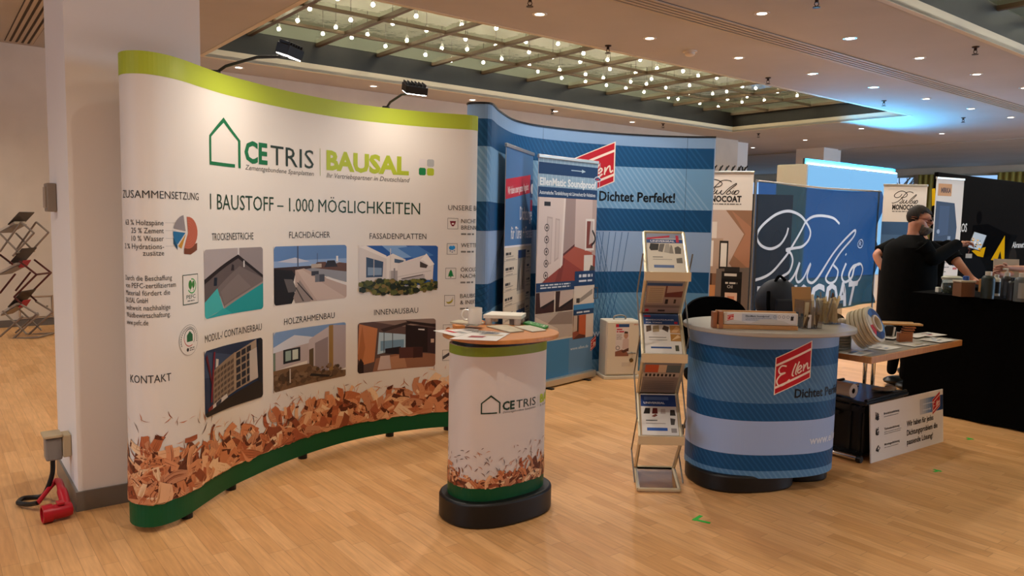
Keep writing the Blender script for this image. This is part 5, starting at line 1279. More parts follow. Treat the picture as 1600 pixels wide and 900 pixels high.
base_c = at_z(1336, 545, TZ); base_c.z = TZ + lift + .002
NM = ['rearmost', 'second from the back', 'middle', 'second from the front', 'front']
for k in range(5):
    spool(base_c + ax * (k * .0255) + Vector((0, 0, 0)) - Vector((0, 0, 0)) , ax, .122 - .002 * k, .05, .025, WND,
          ['rearmost cream profile spool of the leaning row on the folding table', 'second cream spool from the back in the leaning row on the table', 'middle cream spool of the leaning row on the folding table', 'cream spool just behind the blue-labelled one, leaning on the table', 'front spool with a blue label and white hub, leaning on the folding table'][k], 'leaning profile spools', k == 4)
fc_ = B(4.46, 2.44, TZ)
for k in range(6):
    spool(fc_ + Vector((0, 0, .018 * k + .0005)), Vector((0, 0, 1)), .105, .045, .017, mat('grey_white_strip', '#aeb0aa', .5), ['lowest', 'second lowest', 'third', 'fourth', 'fifth', 'topmost'][k] + ' pale spool of the flat stack at the left corner of the folding table', 'flat stack of pale spools')
m = MB(); r = random.Random(12)
pc = fc_ + Vector((0, 0, .124)) + NX * .03
for k in range(9): q = pc + Vector((r.uniform(-.07, .07), r.uniform(-.05, .05), r.uniform(.012, .05))); m.ball(q, (.03, .03, .022), seg=10, rings=6)
tag(m.build('rope_bundle', mat('white_foam', '#c9bfae', .7), smooth=True), 'bunch of white foam strip pieces on top of the pale spool stack', 'foam strips')
# leaning block of wood samples and long laths
wp = at_z(1413, 534, TZ)
t = thing('wood_sample', wp, 'reddish slotted wood block with long pale laths on top, on the folding table', 'wood sample')
m = MB(); Mw = Matrix.Translation(wp) @ Matrix.Rotation(rad(-8), 4, 'Z')
m.box((0, 0, .03), (.085, .05, .06), M=Mw); 
for k in range(3): m.box((.012 + .006 * k, 0, .066 + .016 * k), (.07, .045, .01), M=Mw)
m.build('slotted_block', noisy('terracotta_wood', '#9a5a34', '#a8683e', 8, .5), t, bevel=.002)
m = MB(); m.box((.016, 0, .064), (.05, .04, .06), M=Mw); m.build('slot_core', mat('slot_dark', '#2c1c14', .7), t)
m = MB(); m.box((-.05, .0, .118), (.30, .06, .012), M=Mw); m.box((-.1, .05, .12), (.33, .025, .014), M=Mw); m.build('lath', noisy('pine_lath', '#b98e58', '#c69a62', 5, .5), t, bevel=.002)
bp_ = at_z(1386, 527, TZ)
t = thing('profile_sample', bp_, 'black rubber profile block with a white stripe, behind the blue-labelled spool', 'profile sample')
m = MB(); Mq = Matrix.Translation(bp_) @ Matrix.Rotation(rad(5), 4, 'Z'); m.prism([(-.05, 0), (.045, 0), (.05, .05), (.03, .085), (-.03, .085), (-.055, .04)], -.03, .03, M=Mq @ Matrix.Rotation(rad(90), 4, 'X')); m.build('rubber_block', BLK, t, bevel=.006)
m = MB(); m.box((.02, -.034, .042), (.012, .006, .075), M=Mq @ Matrix.Rotation(rad(8), 4, 'Y')); m.build('white_stripe', WHITE, t)
for i, (px, py, a, sx, lb) in enumerate([(1352, 553, 20, .2, 'folded leaflet nearest the left front corner of the folding table'), (1395, 545, 14, .21, 'open leaflet in front of the slotted wood block'), (1440, 540, 10, .2, 'cream leaflet at the middle of the table front edge'), (1478, 534, 12, .2, 'leaflet at the right front corner of the folding table'),
        (1440, 527, 16, .19, 'blue and white leaflet at the middle rear of the table'), (1466, 526, 8, .2, 'leaflet with dark red pictures near the rear right of the table'), (1398, 530, 22, .16, 'leaflet half under the slotted wood block')]):
    c = at_z(px, py, TZ + .002); R = Matrix.Rotation(RZ + rad(a - 14), 3, 'Z'); x, y = R @ Vector((sx / 2, 0, 0)), R @ Vector((0, .07, 0))
    c = c + NX * .06
    leaflet([c - x - y, c + x - y, c + x + y, c - x + y], TZ + .0003 + i * .0018, lb, 20 + i, [['#5d7fa8', '#3a3e4c', '#8fa5b8'], ['#34405a', '#a39a90', '#6d86a4'], ['#b9a88c', '#c9b898', '#8d8070'], ['#4a6286', '#2c3444', '#9fb2c4'], ['#44699c', '#7ba0c8', '#d0d6dc'], ['#7a2e34', '#4a5468', '#a04a44'], ['#6d6a68', '#3c4c66', '#9a958e']][i])
# ------------------------------------------------------------------ wood-oil stand: banners and flag
def script_strokes(cv, strokes, T, w, col, layer):
    for st in strokes: cv.stroke([T(*p) for p in st], w, col, layer, n=6)
RUBIO = [[(470, 412), (458, 455), (425, 502), (370, 525), (322, 512), (300, 470), (314, 425), (355, 378), (410, 340), (470, 325), (530, 343), (572, 380), (596, 425), (586, 470), (550, 505), (505, 516), (462, 526), (486, 545), (495, 585), (478, 640), (440, 670), (436, 690), (470, 697), (502, 660), (532, 590)],
         [(735, 388), (710, 358), (660, 345), (612, 350), (572, 375), (545, 420), (502, 490), (460, 560), (400, 630), (340, 670), (278, 693), (252, 680)],
         [(534, 590), (514, 660), (526, 692), (560, 668), (596, 595), (580, 660), (592, 692), (622, 680), (690, 560), (760, 470), (803, 424), (800, 460), (742, 540), (690, 620), (664, 672), (682, 696), (714, 680), (730, 632), (706, 602)],
         [(772, 595), (746, 660), (757, 692), (786, 670), (806, 615), (836, 600), (846, 632), (826, 682), (792, 696), (776, 660), (800, 612), (832, 602)], [(771, 546), (774, 552)]]
def rubio(cv, u0, v0, w, h, col, sw, layer=2):
    script_strokes(cv, RUBIO, lambda x, y: (u0 + w * (x - 250) / 600, v0 + h * (697 - y) / 373), sw, col, layer)
def rubio_banner(p0, p1, H, lb, dark):
    t, s, f = rollup('r', p0, p1, H, lb); w = f.w; cv = Canvas()
    rubio(cv, .2 * w, H - .25, .6 * w, .17, '#2a2624', .009); cv.text('MONOCOAT', .22 * w, H - .335, .065, '#2a2624', .62 * w, .04); cv.lines(.22 * w, H - .355, .84 * w, 1, .02, .012, '#6a645e', 2, 0, 3)
    return t, s, f, cv
t, s, f, cv = rubio_banner((2.0, 8.9), (2.72, 8.665), 2.09, 'cream roll-up banner showing an oil bottle over a wooden floor, behind the blue counter', 0); w = f.w
cv.photo(0, .3, w, 1.66, [R_('#b9a294', 0, 0, 1, 1), ('#8f6a52', [(.62, 1), (.9, .8), (.7, .55), (.9, .4), (1, .36), (1, 1)]), ('#a3745a', [(.7, 1), (1, .86), (1, .5), (.76, .62), (.92, .8)]), R_('#d2c6ba', .0, .62, .5, .9), R_('#a98f7c', .3, .44, .6, .76), R_('#d8d0c6', .38, .52, .46, .74), R_('#2a2624', .55, .5, .68, .74), R_('#d8d0c6', .57, .52, .66, .72),
    R_('#7d5a44', 0, .36, .6, .46), R_('#4a3226', .3, .34, .34, .46), R_('#4a3226', .42, .34, .46, .46), ('#b5764a', [(0, 0), (0, .36), (.6, .36), (.6, 0)]), ('#a4683e', [(.1, 0), (.3, .36), (.36, .36), (.26, 0)]), ('#c08454', [(.4, 0), (.42, .36), (.5, .36), (.54, 0)]),
    ('#6d6058', [(.5, 0), (.52, .5), (1, .52), (1, 0)]), R_('#161414', .6, .16, .9, .48), R_('#221e1c', .6, .42, .9, .48), R_('#2c2826', .64, .48, .86, .52), R_('#d2b09a', .66, .2, .84, .3), R_('#c07a5c', .7, .21, .8, .27), R_('#c9c1b8', .58, .08, .92, .16), R_('#141212', .6, 0, .9, .08)], layer=1)
cv.lines(.64 * w, .93, .86 * w, 1, .03, .03, '#c9c1b8', 4, .1, 2); cv.lines(.66 * w, .83, .84 * w, 1, .03, .02, '#c9c1b8', 4, .1, 7); cv.text('Oil', .69 * w, .76, .035, '#c9c1b8', layer=4)
cv.ring(.5 * w, .42, .05, .02, '#3a3634', 4); cv.circle(.5 * w, .4, .03, '#c9c1b8', 4.2); cv.text('100%', .68 * w, .36, .03, '#d2cac2', layer=4)
cv.build('printed_graphic', f, s)
t, s, f, cv = rubio_banner((5.13, 10.57), (5.70, 10.51), 2.085, 'cream roll-up banner with a blue sky photo, partly behind the bearded man', 1); w = f.w
cv.photo(0, .3, w, 1.58, [R_('#39587e', 0, .5, 1, 1), R_('#4a6a90', 0, .7, 1, .86), R_('#5f7f9e', 0, .6, 1, .7), R_('#1c1a1e', 0, .42, 1, .58), R_('#3a211c', 0, 0, 1, .42), ('#55342a', [(0, .3), (.5, .4), (1, .2), (1, 0), (0, 0)])], layer=1)
cv.text('Ein Schutz vom Holz', .1 * w, .22, .034, '#4a4440', .7 * w, .01, layer=2); cv.text('Langlebigkeit durch Öl', .1 * w, .165, .034, '#4a4440', .74 * w, .01, layer=2); cv.lines(.1 * w, .15, .8 * w, 1, .02, .012, '#6a645e', 2, .1, 3)
cv.build('printed_graphic', f, s)
# dark wire rack seen over the first banner
q0, q1 = at_y(1112, 266, 9.3), at_y(1160, 266, 9.3)
t = thing('wire_rack', ((q0.x + q1.x) / 2, 9.3, 0), 'dark folded wire rack whose top shows above the cream oil-bottle banner', 'rack')
m = MB()
for x in (q0.x, q1.x): m.tube([(x, 9.3, 0), (x, 9.3, 2.2)], .012, 6); m.tube([(x, 9.42, 0), (x, 9.42, 2.2)], .012, 6)
m.build('upright', BLACKP, t); m = MB()
for k in range(6): x = q0.x + (q1.x - q0.x) * k / 5; m.tube([(x, 9.3, 2.07), (x + .07, 9.42, 2.2)], .012, 6); m.tube([(x + .06, 9.3, 2.21), (x, 9.42, 2.08)], .009, 6)
m.tube([(q0.x, 9.3, 2.08), (q1.x, 9.3, 2.08)], .01, 6); m.tube([(q0.x, 9.42, 2.14), (q1.x, 9.42, 2.12)], .01, 6)
for z in (.3, 1.0, 1.7): m.tube([(q0.x, 9.3, z), (q1.x, 9.3, z)], .01, 6); m.tube([(q0.x, 9.3, z), (q0.x, 9.42, z)], .01, 6); m.tube([(q1.x, 9.3, z), (q1.x, 9.42, z)], .01, 6)
m.build('wire_shelf', BLACKP, t)

# sheer navy flag on a crossbar
FA, FB = Vector((2.83, 8.83, 0)), Vector((5.2, 10.78, 0))
fex = (FB - FA).normalized(); FW = (FB - FA).length; fnn = fex.cross(Vector((0, 0, 1)))
fl_t = thing('banner_flag', (FA + FB) / 2, 'large sheer navy flag with white script, between the two cream banners', 'flag')
def fsurf(u, v, d=0.0):
    k = u / FW; sag = .03 * math.sin(PI * k); drop = 1 - v / 2.0
    wv = .02 * math.sin(9 * k + 3 * drop) + .045 * math.sin(12 * drop * (1 + .4 * k) - 7 * (1 - k)) * k * k * (1 - .3 * drop) + .02 * math.sin(26 * k) * drop
    p = FA + fex * u + fnn * (wv + d); return Vector((p.x, p.y, v - sag))
fm = bpy.data.materials.new('sheer_navy_cloth'); fm.use_nodes = True; nt = fm.node_tree
tr = nt.nodes.new('ShaderNodeBsdfTransparent'); tr.inputs[0].default_value = (.05, .23, .48, 1); mx = nt.nodes.new('ShaderNodeMixShader'); mx.inputs[0].default_value = .45
nt.nodes['Principled BSDF'].inputs['Base Color'].default_value = (.012, .022, .04, 1); nt.nodes['Principled BSDF'].inputs['Roughness'].default_value = .75
nt.links.new(nt.nodes['Principled BSDF'].outputs[0], mx.inputs[1]); nt.links.new(tr.outputs[0], mx.inputs[2]); nt.links.new(mx.outputs[0], nt.nodes['Material Output'].inputs[0])
mb = MB(); NU, NV_ = 70, 44; vs = []; fs = []
for i in range(NU + 1):
    for j in range(NV_ + 1): vs.append(fsurf(FW * i / NU, .42 + 1.58 * j / NV_))
for i in range(NU):
    for j in range(NV_): a = i * (NV_ + 1) + j; fs.append((a, a + NV_ + 1, a + NV_ + 2, a + 1))
mb.add(vs, fs); cloth = mb.build('cloth', fm, fl_t, smooth=True)
m = MB(); m.tube([FA + Vector((0, 0, 2.005)) - fnn * .01, (FA + FB) / 2 + Vector((0, 0, 1.985)) - fnn * .01, FB + Vector((0, 0, 2.005)) - fnn * .01], .012, 8); m.build('crossbar', ALU, fl_t)
for p in (FA, FB): m = MB(); q = p - fnn * .03; m.tube([q, q + Vector((0, 0, 2.02))], .014, 8); m.lathe([(0, 0), (.075, 0), (.075, .012), (.02, .02), (0, .02)], 20, M=Matrix.Translation(q)); m.build('stand_pole', STEEL, fl_t)
def fpix(zx, zy):       # picture of the lettering as it hangs on the flag
    px, py = 1090 + zx * .3, 230 + zy * .3; d = ray(px, py); c = Vector((0, 0, CAMH)); tt = (FA - c).dot(fnn) / d.dot(fnn); p = c + d * tt - FA
    return (p.dot(fex), p.z)
cv = Canvas(); WH = '#c2c8d2'
for st in RUBIO: cv.stroke([fpix(*p) for p in st], .034, WH, 1.5, n=6)
u0, v0 = fpix(252, 838); u1, v1 = fpix(812, 852); um, vm = fpix(812, 738)
cv.text('MONOCOAT', .04, fpix(500, 842)[1], vm - v1, WH, u1 - .04, .035, layer=1.5)
uc, vc = fpix(850, 497); cv.ring(uc, vc, .1, .014, WH, 1.5, ry=.058); cv.text('R', uc - .05, vc - .032, .064, WH, .1, layer=1.5)
cv.v = [(min(max(a, .0), FW), b, c) for a, b, c in cv.v]
cv.build('lettering', fsurf, cloth, .05, step=.003)

pq = thing('blocking_partition', (B(10.2, 7.25) + B(10.95, 6.8)) / 2, 'dark grey fabric partition added behind the navy flag to block window light', 'partition')  # added panel, keeps the windows from showing through the sheer cloth
a_, b_ = B(10.2, 7.25), B(10.95, 6.8); d_ = (b_ - a_).normalized(); nn_ = d_.cross(Vector((0, 0, 1)))
m = MB(); m.obox(a_ + Vector((0, 0, .03)), b_ - a_, -nn_ * .03, Vector((0, 0, 1.95))); m.build('panel', noisy('charcoal_felt', '#1c1e22', '#24262b', 20, .95), pq)
for k in (.08, .92): m = MB(); m.obox(a_.lerp(b_, k) - d_ * .02 - nn_ * .2, d_ * .04, nn_ * .37, Vector((0, 0, .03))); m.build('foot', STEEL, pq)
# cool backlit partition
lb_ = thing('lit_partition', B(14.15, 7.8, 0), 'freestanding white partition with a glowing pale blue front, behind the navy flag', 'partition')
m = MB(); slab(m, 12.46, 15.85, 7.5, 8.1, 0, 2.6); m.build('body', WHITE, lb_, bevel=.01)
m = MB(); slab(m, 12.5, 13.95, 7.485, 7.5, .55, 2.57); slab(m, 13.97, 15.8, 7.485, 7.5, .55, 2.57)
m.build('glowing_panel', mat('cool_backlight', '#2a3540', .5, 0, .2, (.24, .56, .92), LIGHTBOX_E), lb_)
m = MB()
slab(m, 12.5, 15.8, 7.5, 7.535, 2.601, 2.612); m.build('light_strip', mat('cool_strip', '#e0f2ff', .5, 0, .2, (.08, .52, 1), 400.0), lb_)
m = MB(); slab(m, 12.46, 15.85, 7.55, 7.59, 2.598, 2.70); m.build('cutoff_rim', mat('slate_rim', '#45525c', .9), lb_)  # dark rim added to cut the strip's light off the ceiling behind

# ------------------------------------------------------------------ black stand on the right
bd = thing('backdrop_wall', B(13.5, 4.7, 0), 'wide black fabric backdrop wall with a yellow and black machine print, behind the draped tables', 'backdrop')
m = MB(); slab(m, 11.15, 17.0, 4.72, 4.78, 0, 2.28); pn = m.build('fabric_panel', BLACKF, bd, bevel=.01)
fb = flat(B(11.15, 4.72, 0), EX, Vector((0, 0, 1))); cv = Canvas(); Q = lambda px, py: on_flat(fb, px, py)
YEL, DKG = '#b98c10', '#0e0f10'
cv.poly([Q(1510, 420), Q(1500, 405), Q(1520, 372), Q(1545, 362), Q(1562, 375), Q(1575, 365), Q(1590, 368), Q(1560, 420), Q(1548, 440)], DKG, 1)
cv.circle(*Q(1530, 340), .1, '#0b0b0c', 1.2); cv.poly([Q(1520, 352), Q(1544, 350), Q(1580, 368), Q(1572, 392), Q(1540, 402), Q(1516, 390)], '#0a0a0b', 1.4)
cv.poly([Q(1548, 406), Q(1570, 368), Q(1569, 410)], YEL, 1.8); cv.poly([Q(1560, 400), Q(1563, 392), Q(1565, 408), Q(1558, 408)], '#1a1a1a', 2); cv.poly([Q(1518, 392), Q(1540, 386), Q(1536, 402), Q(1527, 400)], YEL, 1.9)
cv.poly([Q(1508, 402), Q(1530, 400), Q(1542, 424), Q(1520, 440), Q(1500, 430)], '#141517', 1.3)
cv.circle(*Q(1582, 404), .17, '#26221f', 1.6)
u, v = Q(1500, 362); cv.text('DEROS', u - .25, v, .12, '#b9b9b6', .48, .02, layer=2); u, v = Q(1581, 387); cv.text('Abranet', u, v, .09, '#a9a9a6', .5, .03, .2, layer=2)
cv.poly([Q(1456, 295), Q(1461, 294), Q(1462, 320), Q(1456, 322)], YEL, 1.5); cv.poly([Q(1498, 296), Q(1504, 297), Q(1503, 322), Q(1498, 320)], YEL, 1.5)
cv.build('printed_graphic', fb, pn, rough=.9)
# white product poster hanging in front of the backdrop
P0 = at_y(1461, 388, 10.0)
p0, p1 = Vector((at_y(1460, 330, 10).x, 10.0, 0)), Vector((at_y(1503, 330, 10.25).x, 10.25, 0))
t, s, f = rollup('r', p0, p1, 2.16, 'white narrow product poster banner with an orange logo block, right of the bearded man'); w = f.w
cv = Canvas(); cv.rect(.04, 1.93, .56 * w, 2.09, '#c08a52', 1); cv.text('MIRKA', .1, 1.975, .06, '#5a3a24', .36 * w, .05, layer=2)
cv.poly([(.02, 1.3), (.02, 1.86), (.7 * w, 1.84), (.84 * w, 1.52), (.82 * w, 1.34), (.3 * w, 1.3)], '#232f48', 1); cv.poly([(.1, 1.4), (.1, 1.8), (.3, 1.8), (.3, 1.42)], '#31405e', 1.2); cv.rect(.3, 1.33, .36, 1.4, '#7d8ba0', 1.4); cv.circle(.1, 1.46, .03, '#8d9ab0', 1.4)
cv.lines(.05, 1.23, .95 * w, 1, .03, .025, '#5a5650', 2, 0, 3); cv.lines(.05, 1.05, .7 * w, 4, .06, .012, '#7a756e', 2, .3, 4); cv.rect(.78 * w, 1.0, .95 * w, 1.06, '#34507f', 2); cv.rect(.8 * w, .95, .95 * w, .98, '#b0584a', 2); cv.text('Alles', .6 * w, .62, .06, '#6d4a44', layer=2)
cv.build('printed_graphic', f, s)
# two draped tables
def draped(e0, e1, n0, n1, z, lb):
    t = thing('draped_table', B((e0 + e1) / 2, (n0 + n1) / 2, 0), lb, 'table')
    m = MB(); slab(m, e0 + .02, e1 - .02, n0 + .02, n1 - .02, z - .03, z - .006); m.build('table_top', BLACKP, t)
    m = MB()
    for a in (e0 + .06, e1 - .06):
        for b in (n0 + .06, n1 - .06): m.tube([B(a, b, 0), B(a, b, z - .03)], .02, 8)
    m.build('leg', STEEL, t)
    pts = []; per = [(e0, n0), (e1, n0), (e1, n1), (e0, n1)]
    for i in range(4):
        a, b = per[i], per[(i + 1) % 4]; N_ = max(8, int(math.hypot(b[0] - a[0], b[1] - a[1]) / .05))
        for k in range(N_): q = k / N_; pts.append((a[0] + (b[0] - a[0]) * q, a[1] + (b[1] - a[1]) * q))
    cx, cy = (e0 + e1) / 2, (n0 + n1) / 2; vs = []; fs = []; n = len(pts)
    for lev, (zz, amp) in enumerate(((z, 0), (z - .03, .006), (z * .5, .018), (.012, .03))):
        for k, (a, b) in enumerate(pts):
            wv = amp * (.6 + .4 * math.sin(k * 1.15) + .3 * math.sin(k * .47)); dx, dy = a - cx, b - cy; l = math.hypot(dx, dy)
            vs.append(B(a + dx / l * wv, b + dy / l * wv, zz))
    for lev in range(3):
        for k in range(n): fs.append((lev * n + k, lev * n + (k + 1) % n, (lev + 1) * n + (k + 1) % n, (lev + 1) * n + k))
    fs.append(list(range(n))); m = MB(); m.add(vs, fs); o = m.build('tablecloth', BLACKF, t, smooth=True)
    return t
BZ = .975
draped(6.42, 7.12, .7, 2.86, BZ, 'black-draped front table carrying bottles and a glass jar, at the right edge')
draped(7.5, 8.3, .7, 3.03, BZ, 'black-draped rear table under the cardboard pieces, beyond the bottles')
BZ += .001
def lathe_thing(name, c, parts, lb, cat, group=None):
    t = thing(name, c, lb, cat, group)
    for nm, prof, mm in parts: m = MB(); m.lathe(prof, 24, M=Matrix.Translation(c)); m.build(nm, mm, t, smooth=True)
    return t
m = MB(); c = at_z(1466, 456.5, BZ); m.box(c + Vector((0, 0, .021)), (.034, .034, .042), rad(15)); o = m.build('white_box', mat('white_card', '#d6cfc0', .6), bevel=.003); tag(o, 'tiny white cube box at the left end of the draped front table', 'box')
c = at_z(1486, 458, BZ) + NX * .0
JG = glassy('jar_glass', (.62, .66, .62), 1, 1.5, .05)
jr = thing('storage_jar', c, 'wide glass jar with dark contents and a pale lid, left of the brown wooden box', 'jar')
Mj = Matrix.Translation(c)
m = MB(); m.lathe([(0, .001), (.066, .001), (.07, .012), (.07, .095), (.062, .108), (.062, .112), (0, .112)], 28, M=Mj); m.build('glass', JG, jr, smooth=True)
m = MB(); m.lathe([(0, .004), (.062, .004), (.063, .08), (0, .085)], 24, M=Mj); m.build('contents', noisy('dark_granules', '#2a2c26', '#5a5a4c', 60, .7), jr, smooth=True)
m = MB(); m.lathe([(0, .112), (.074, .112), (.078, .118), (.078, .13), (.06, .14), (0, .142)], 28, M=Mj); m.build('lid', mat('pale_lid', '#a8a594', .5), jr, smooth=True)
m = MB(); M2 = Mj @ Matrix.Rotation(rad(-62), 4, 'Z'); m.lathe([(0, 0), (.026, 0), (.026, .002), (0, .002)], 20, M=M2 @ Matrix.Translation((.07, 0, .045)) @ Matrix.Rotation(rad(90), 4, 'Y')); m.build('round_label', WHITE, jr)
c = at_z(1511, 464, BZ); bx_ = thing('wooden_box', c, 'brown wooden box with a pale lid on the draped front table', 'box')
m = MB(); m.box(c + Vector((0, .05, .055)), (.115, .1, .11), rad(6)); m.build('body', noisy('walnut', '#5c3a22', '#6d462a', 6, .5), bx_, bevel=.003)
m = MB(); m.box(c + Vector((0, .05, .119)), (.125, .105, .014), rad(6)); m.build('lid', mat('pale_lid_paper', '#b5ab98', .6), bx_, bevel=.003)
lathe_thing('blue_cap', c + Vector((.012, .05, .127)), [('cap', [(0, 0), (.022, 0), (.022, .03), (.012, .034), (0, .034)], mat('blue_plastic', '#23458c', .4))], 'small blue screw cap standing on the brown wooden box', 'cap')
m = MB(); c = at_z(1528, 458, BZ) + EX * .15; m.box(c + Vector((0, 0, .055)), (.06, .09, .11), rad(10)); tag(m.build('wood_block', noisy('honey_wood', '#9a6a38', '#ad7a44', 6, .5), bevel=.003), 'honey coloured wood block behind the brown wooden box', 'wood block')
def bottle(px, py, r, h, body, cap, lb, pump=False, label=None):
    c = at_z(px, py, BZ); t = thing('bottle', c, lb, 'bottle', 'bottles on the draped table'); M = Matrix.Translation(c)
    m = MB(); m.lathe([(0, 0), (r, 0), (r, h * .74), (r * .8, h * .82), (r * .4, h * .86), (0, h * .86)], 22, M=M); m.build('body', body, t, smooth=True)
    m = MB(); m.lathe([(0, h * .855), (r * .5, h * .855), (r * .5, h), (0, h)], 16, M=M)
    if pump: m.tube([c + Vector((0, 0, h)), c + Vector((0, 0, h * 1.12)), c + Vector((-.04, -.01, h * 1.13))], .008, 6)
    m.build('cap', cap, t, smooth=True)
    if label:
        vs = []; fs = []; m = MB(); n = 12
        for k in range(n + 1): a = rad(-150 + 120 * k / n); vs += [c + Vector(((r + .001) * math.cos(a), (r + .001) * math.sin(a), h * .12)), c + Vector(((r + .001) * math.cos(a), (r + .001) * math.sin(a), h * .66))]
        for k in range(n): fs.append((2 * k, 2 * k + 2, 2 * k + 3, 2 * k + 1))
        m.add(vs, fs); m.build('label', label, t, smooth=True)
    return t
DG = mat('dark_green_tin', '#18211d', .4); WC = mat('white_cap', '#c9c2b4', .45); DL = mat('black_label', '#141312', .5); GB = mat('grey_bottle', '#4c4f50', .45)
bottle(1542, 466, .046, .205, DG, WC, 'dark green bottle with a white cap, second bottle from the brown wooden box side', False, mat('dark_label', '#1f2a26', .5))
bottle(1555, 462, .033, .17, mat('white_plastic', '#c4bcae', .45), WC, 'white bottle with a black label beside the dark green bottle', False, DL)
bottle(1571, 466, .038, .2, mat('black_bottle', '#1b1a1c', .35), WC, 'tall black pump bottle with a white pump head', True, mat('grey_label', '#3c3c3e', .5))
bottle(1580, 469, .032, .17, mat('black_bottle', '#1b1a1c', .35), mat('black_cap', '#141414', .4), 'short black bottle with a black cap beside the pump bottle')
bottle(1595, 471, .05, .21, GB, WC, 'thick grey bottle with a white cap at the right edge of the draped table', False, mat('pale_label', '#8d8d88', .5))
BZ2 = .976
def cardpiece(px0, px1, py, h, y, lb, col, lean=.02):
    a, b = at_y(px0, py, y), at_y(px1, py, y); a.z = b.z = BZ2; ex = (b - a)
    m = MB(); m.obox(a, ex, Vector((0, .006, 0)), Vector((0, lean, h))); return tag(m.build('card_board', mat('card_' + col.strip('#'), col, .7)), lb, 'board')
cardpiece(1552, 1592, 440, .24, 7.35, 'cream cardboard sheet standing upright behind the bottles on the rear table', '#b5a58c')
m = MB(); c = at_z(1562, 452, .976) ; c = Vector((c.x + .2, 7.15, .976)); m.box(c + Vector((0, 0, .02)), (.16, .1, .04), rad(8)); o = tag(m.build('wood_block', noisy('red_wood', '#8a5030', '#9a5c3a', 6, .5), bevel=.003), 'flat reddish wood block in front of the cream cardboard sheet', 'wood block')

# ------------------------------------------------------------------ people
def figure(nodes, edges, mats, tags, name, parent, sub=2):
    """nodes: name -> (point, radius); edges between names; one continuous skin. tags: edge index -> material slot"""
    names = list(nodes); idx = {n: i for i, n in enumerate(names)}
    me = bpy.data.meshes.new(name); me.from_pydata([tuple(nodes[n][0]) for n in names], [(idx[a], idx[b]) for a, b in edges], [])
    o = bpy.data.objects.new(name, me); COL.objects.link(o)
    sk = o.modifiers.new('skin', 'SKIN'); sk.use_smooth_shade = True; sk.branch_smoothing = .4
    ld = me.skin_vertices[0].data
    for n in names:
        r = nodes[n][1]; r = r if isinstance(r, tuple) else (r, r); ld[idx[n]].radius = r; ld[idx[n]].use_root = (n == names[0])
    sb = o.modifiers.new('sub', 'SUBSURF'); sb.levels = sub; sb.render_levels = sub
    dg = bpy.context.evaluated_depsgraph_get(); dg.update(); m2 = bpy.data.meshes.new_from_object(o.evaluated_get(dg))
    bpy.data.objects.remove(o); bpy.data.meshes.remove(me)
    for m in mats: m2.materials.append(m)
    seg = [(Vector(nodes[a][0]), Vector(nodes[b][0]), tags.get((a, b), 0)) for a, b in edges]
    for p in m2.polygons:
        c = p.center; best = (1e9, 0)
        for a, b, tg in seg:
            d = b - a; l2 = d.length_squared or 1e-9; k = min(max((c - a).dot(d) / l2, 0), 1); q = (c - a - d * k).length
            if q < best[0]: best = (q, tg)
        p.material_index = best[1]; p.use_smooth = True
    o = bpy.data.objects.new(name, m2); COL.objects.link(o); attach(o, parent); return o
def hand(nodes, edges, tags, key, wrist, fwd, side, up, curl=.5, s=1.0):
    """palm, four unequal bent fingers and a thumb that leaves the side of the palm"""
    W_ = Vector(wrist); f, sd, u = fwd.normalized(), side.normalized(), up.normalized()
    nodes[key + 'palm'] = (W_ + f * .05 * s, .03 * s); edges.append((key, key + 'palm')); tags[(key, key + 'palm')] = 0
    for i, (off, ln) in enumerate(((-.03, .075), (-.01, .085), (.01, .08), (.03, .062))):
        b = W_ + f * .085 * s + sd * off * s; m1 = b + f * ln * .5 * s - u * curl * .03 * s; e = m1 + f * ln * .5 * (1 - curl) * s - u * ln * .55 * curl * s
        for nm, p, r in (('a', b, .0095), ('b', m1, .0088), ('c', e, .0078)): nodes['%sf%d%s' % (key, i, nm)] = (p, r * s)
        for a, c in ((key + 'palm', '%sf%da' % (key, i)), ('%sf%da' % (key, i), '%sf%db' % (key, i)), ('%sf%db' % (key, i), '%sf%dc' % (key, i))): edges.append((a, c)); tags[(a, c)] = 0
    t1 = W_ + f * .045 * s - sd * .045 * s; t2 = t1 + f * .035 * s - sd * .012 * s - u * .012 * s
    nodes[key + 't1'] = (t1, .0115 * s); nodes[key + 't2'] = (t2, .009 * s)
    for a, c in ((key + 'palm', key + 't1'), (key + 't1', key + 't2')): edges.append((a, c)); tags[(a, c)] = 0
def head(nodes, edges, tags, c, fw, rt, s=1.0):
    """c: middle of the skull, fw: facing, rt: to its own right"""
    up = Vector((0, 0, 1)); fw, rt = fw.normalized(), rt.normalized()
    up2 = (up - fw * up.dot(fw)).normalized()
    nd = {'neck2': (c - up2 * .095 * s - fw * .025 * s, .058 * s), 'skull0': (c - up2 * .03 * s - fw * .012 * s, .085 * s), 'skull1': (c + up2 * .035 * s - fw * .015 * s, .098 * s), 'skull2': (c + up2 * .085 * s - fw * .012 * s, .07 * s),
          'jaw': (c - up2 * .055 * s + fw * .048 * s, .056 * s), 'chin': (c - up2 * .095 * s + fw * .075 * s, .03 * s), 'brow': (c + up2 * .018 * s + fw * .072 * s, .038 * s), 'nose': (c - up2 * .018 * s + fw * .118 * s, .014 * s),
          'ear_r': (c - up2 * .012 * s + rt * .088 * s - fw * .01 * s, .019 * s), 'ear_l': (c - up2 * .012 * s - rt * .088 * s - fw * .01 * s, .019 * s)}
    nodes.update(nd)
    for e in (('neck', 'neck2'), ('neck2', 'skull0'), ('skull0', 'skull1'), ('skull1', 'skull2'), ('skull0', 'jaw'), ('jaw', 'chin'), ('skull1', 'brow'), ('brow', 'nose'), ('skull0', 'ear_r'), ('skull0', 'ear_l')): edges.append(e); tags[e] = 0
    return up2
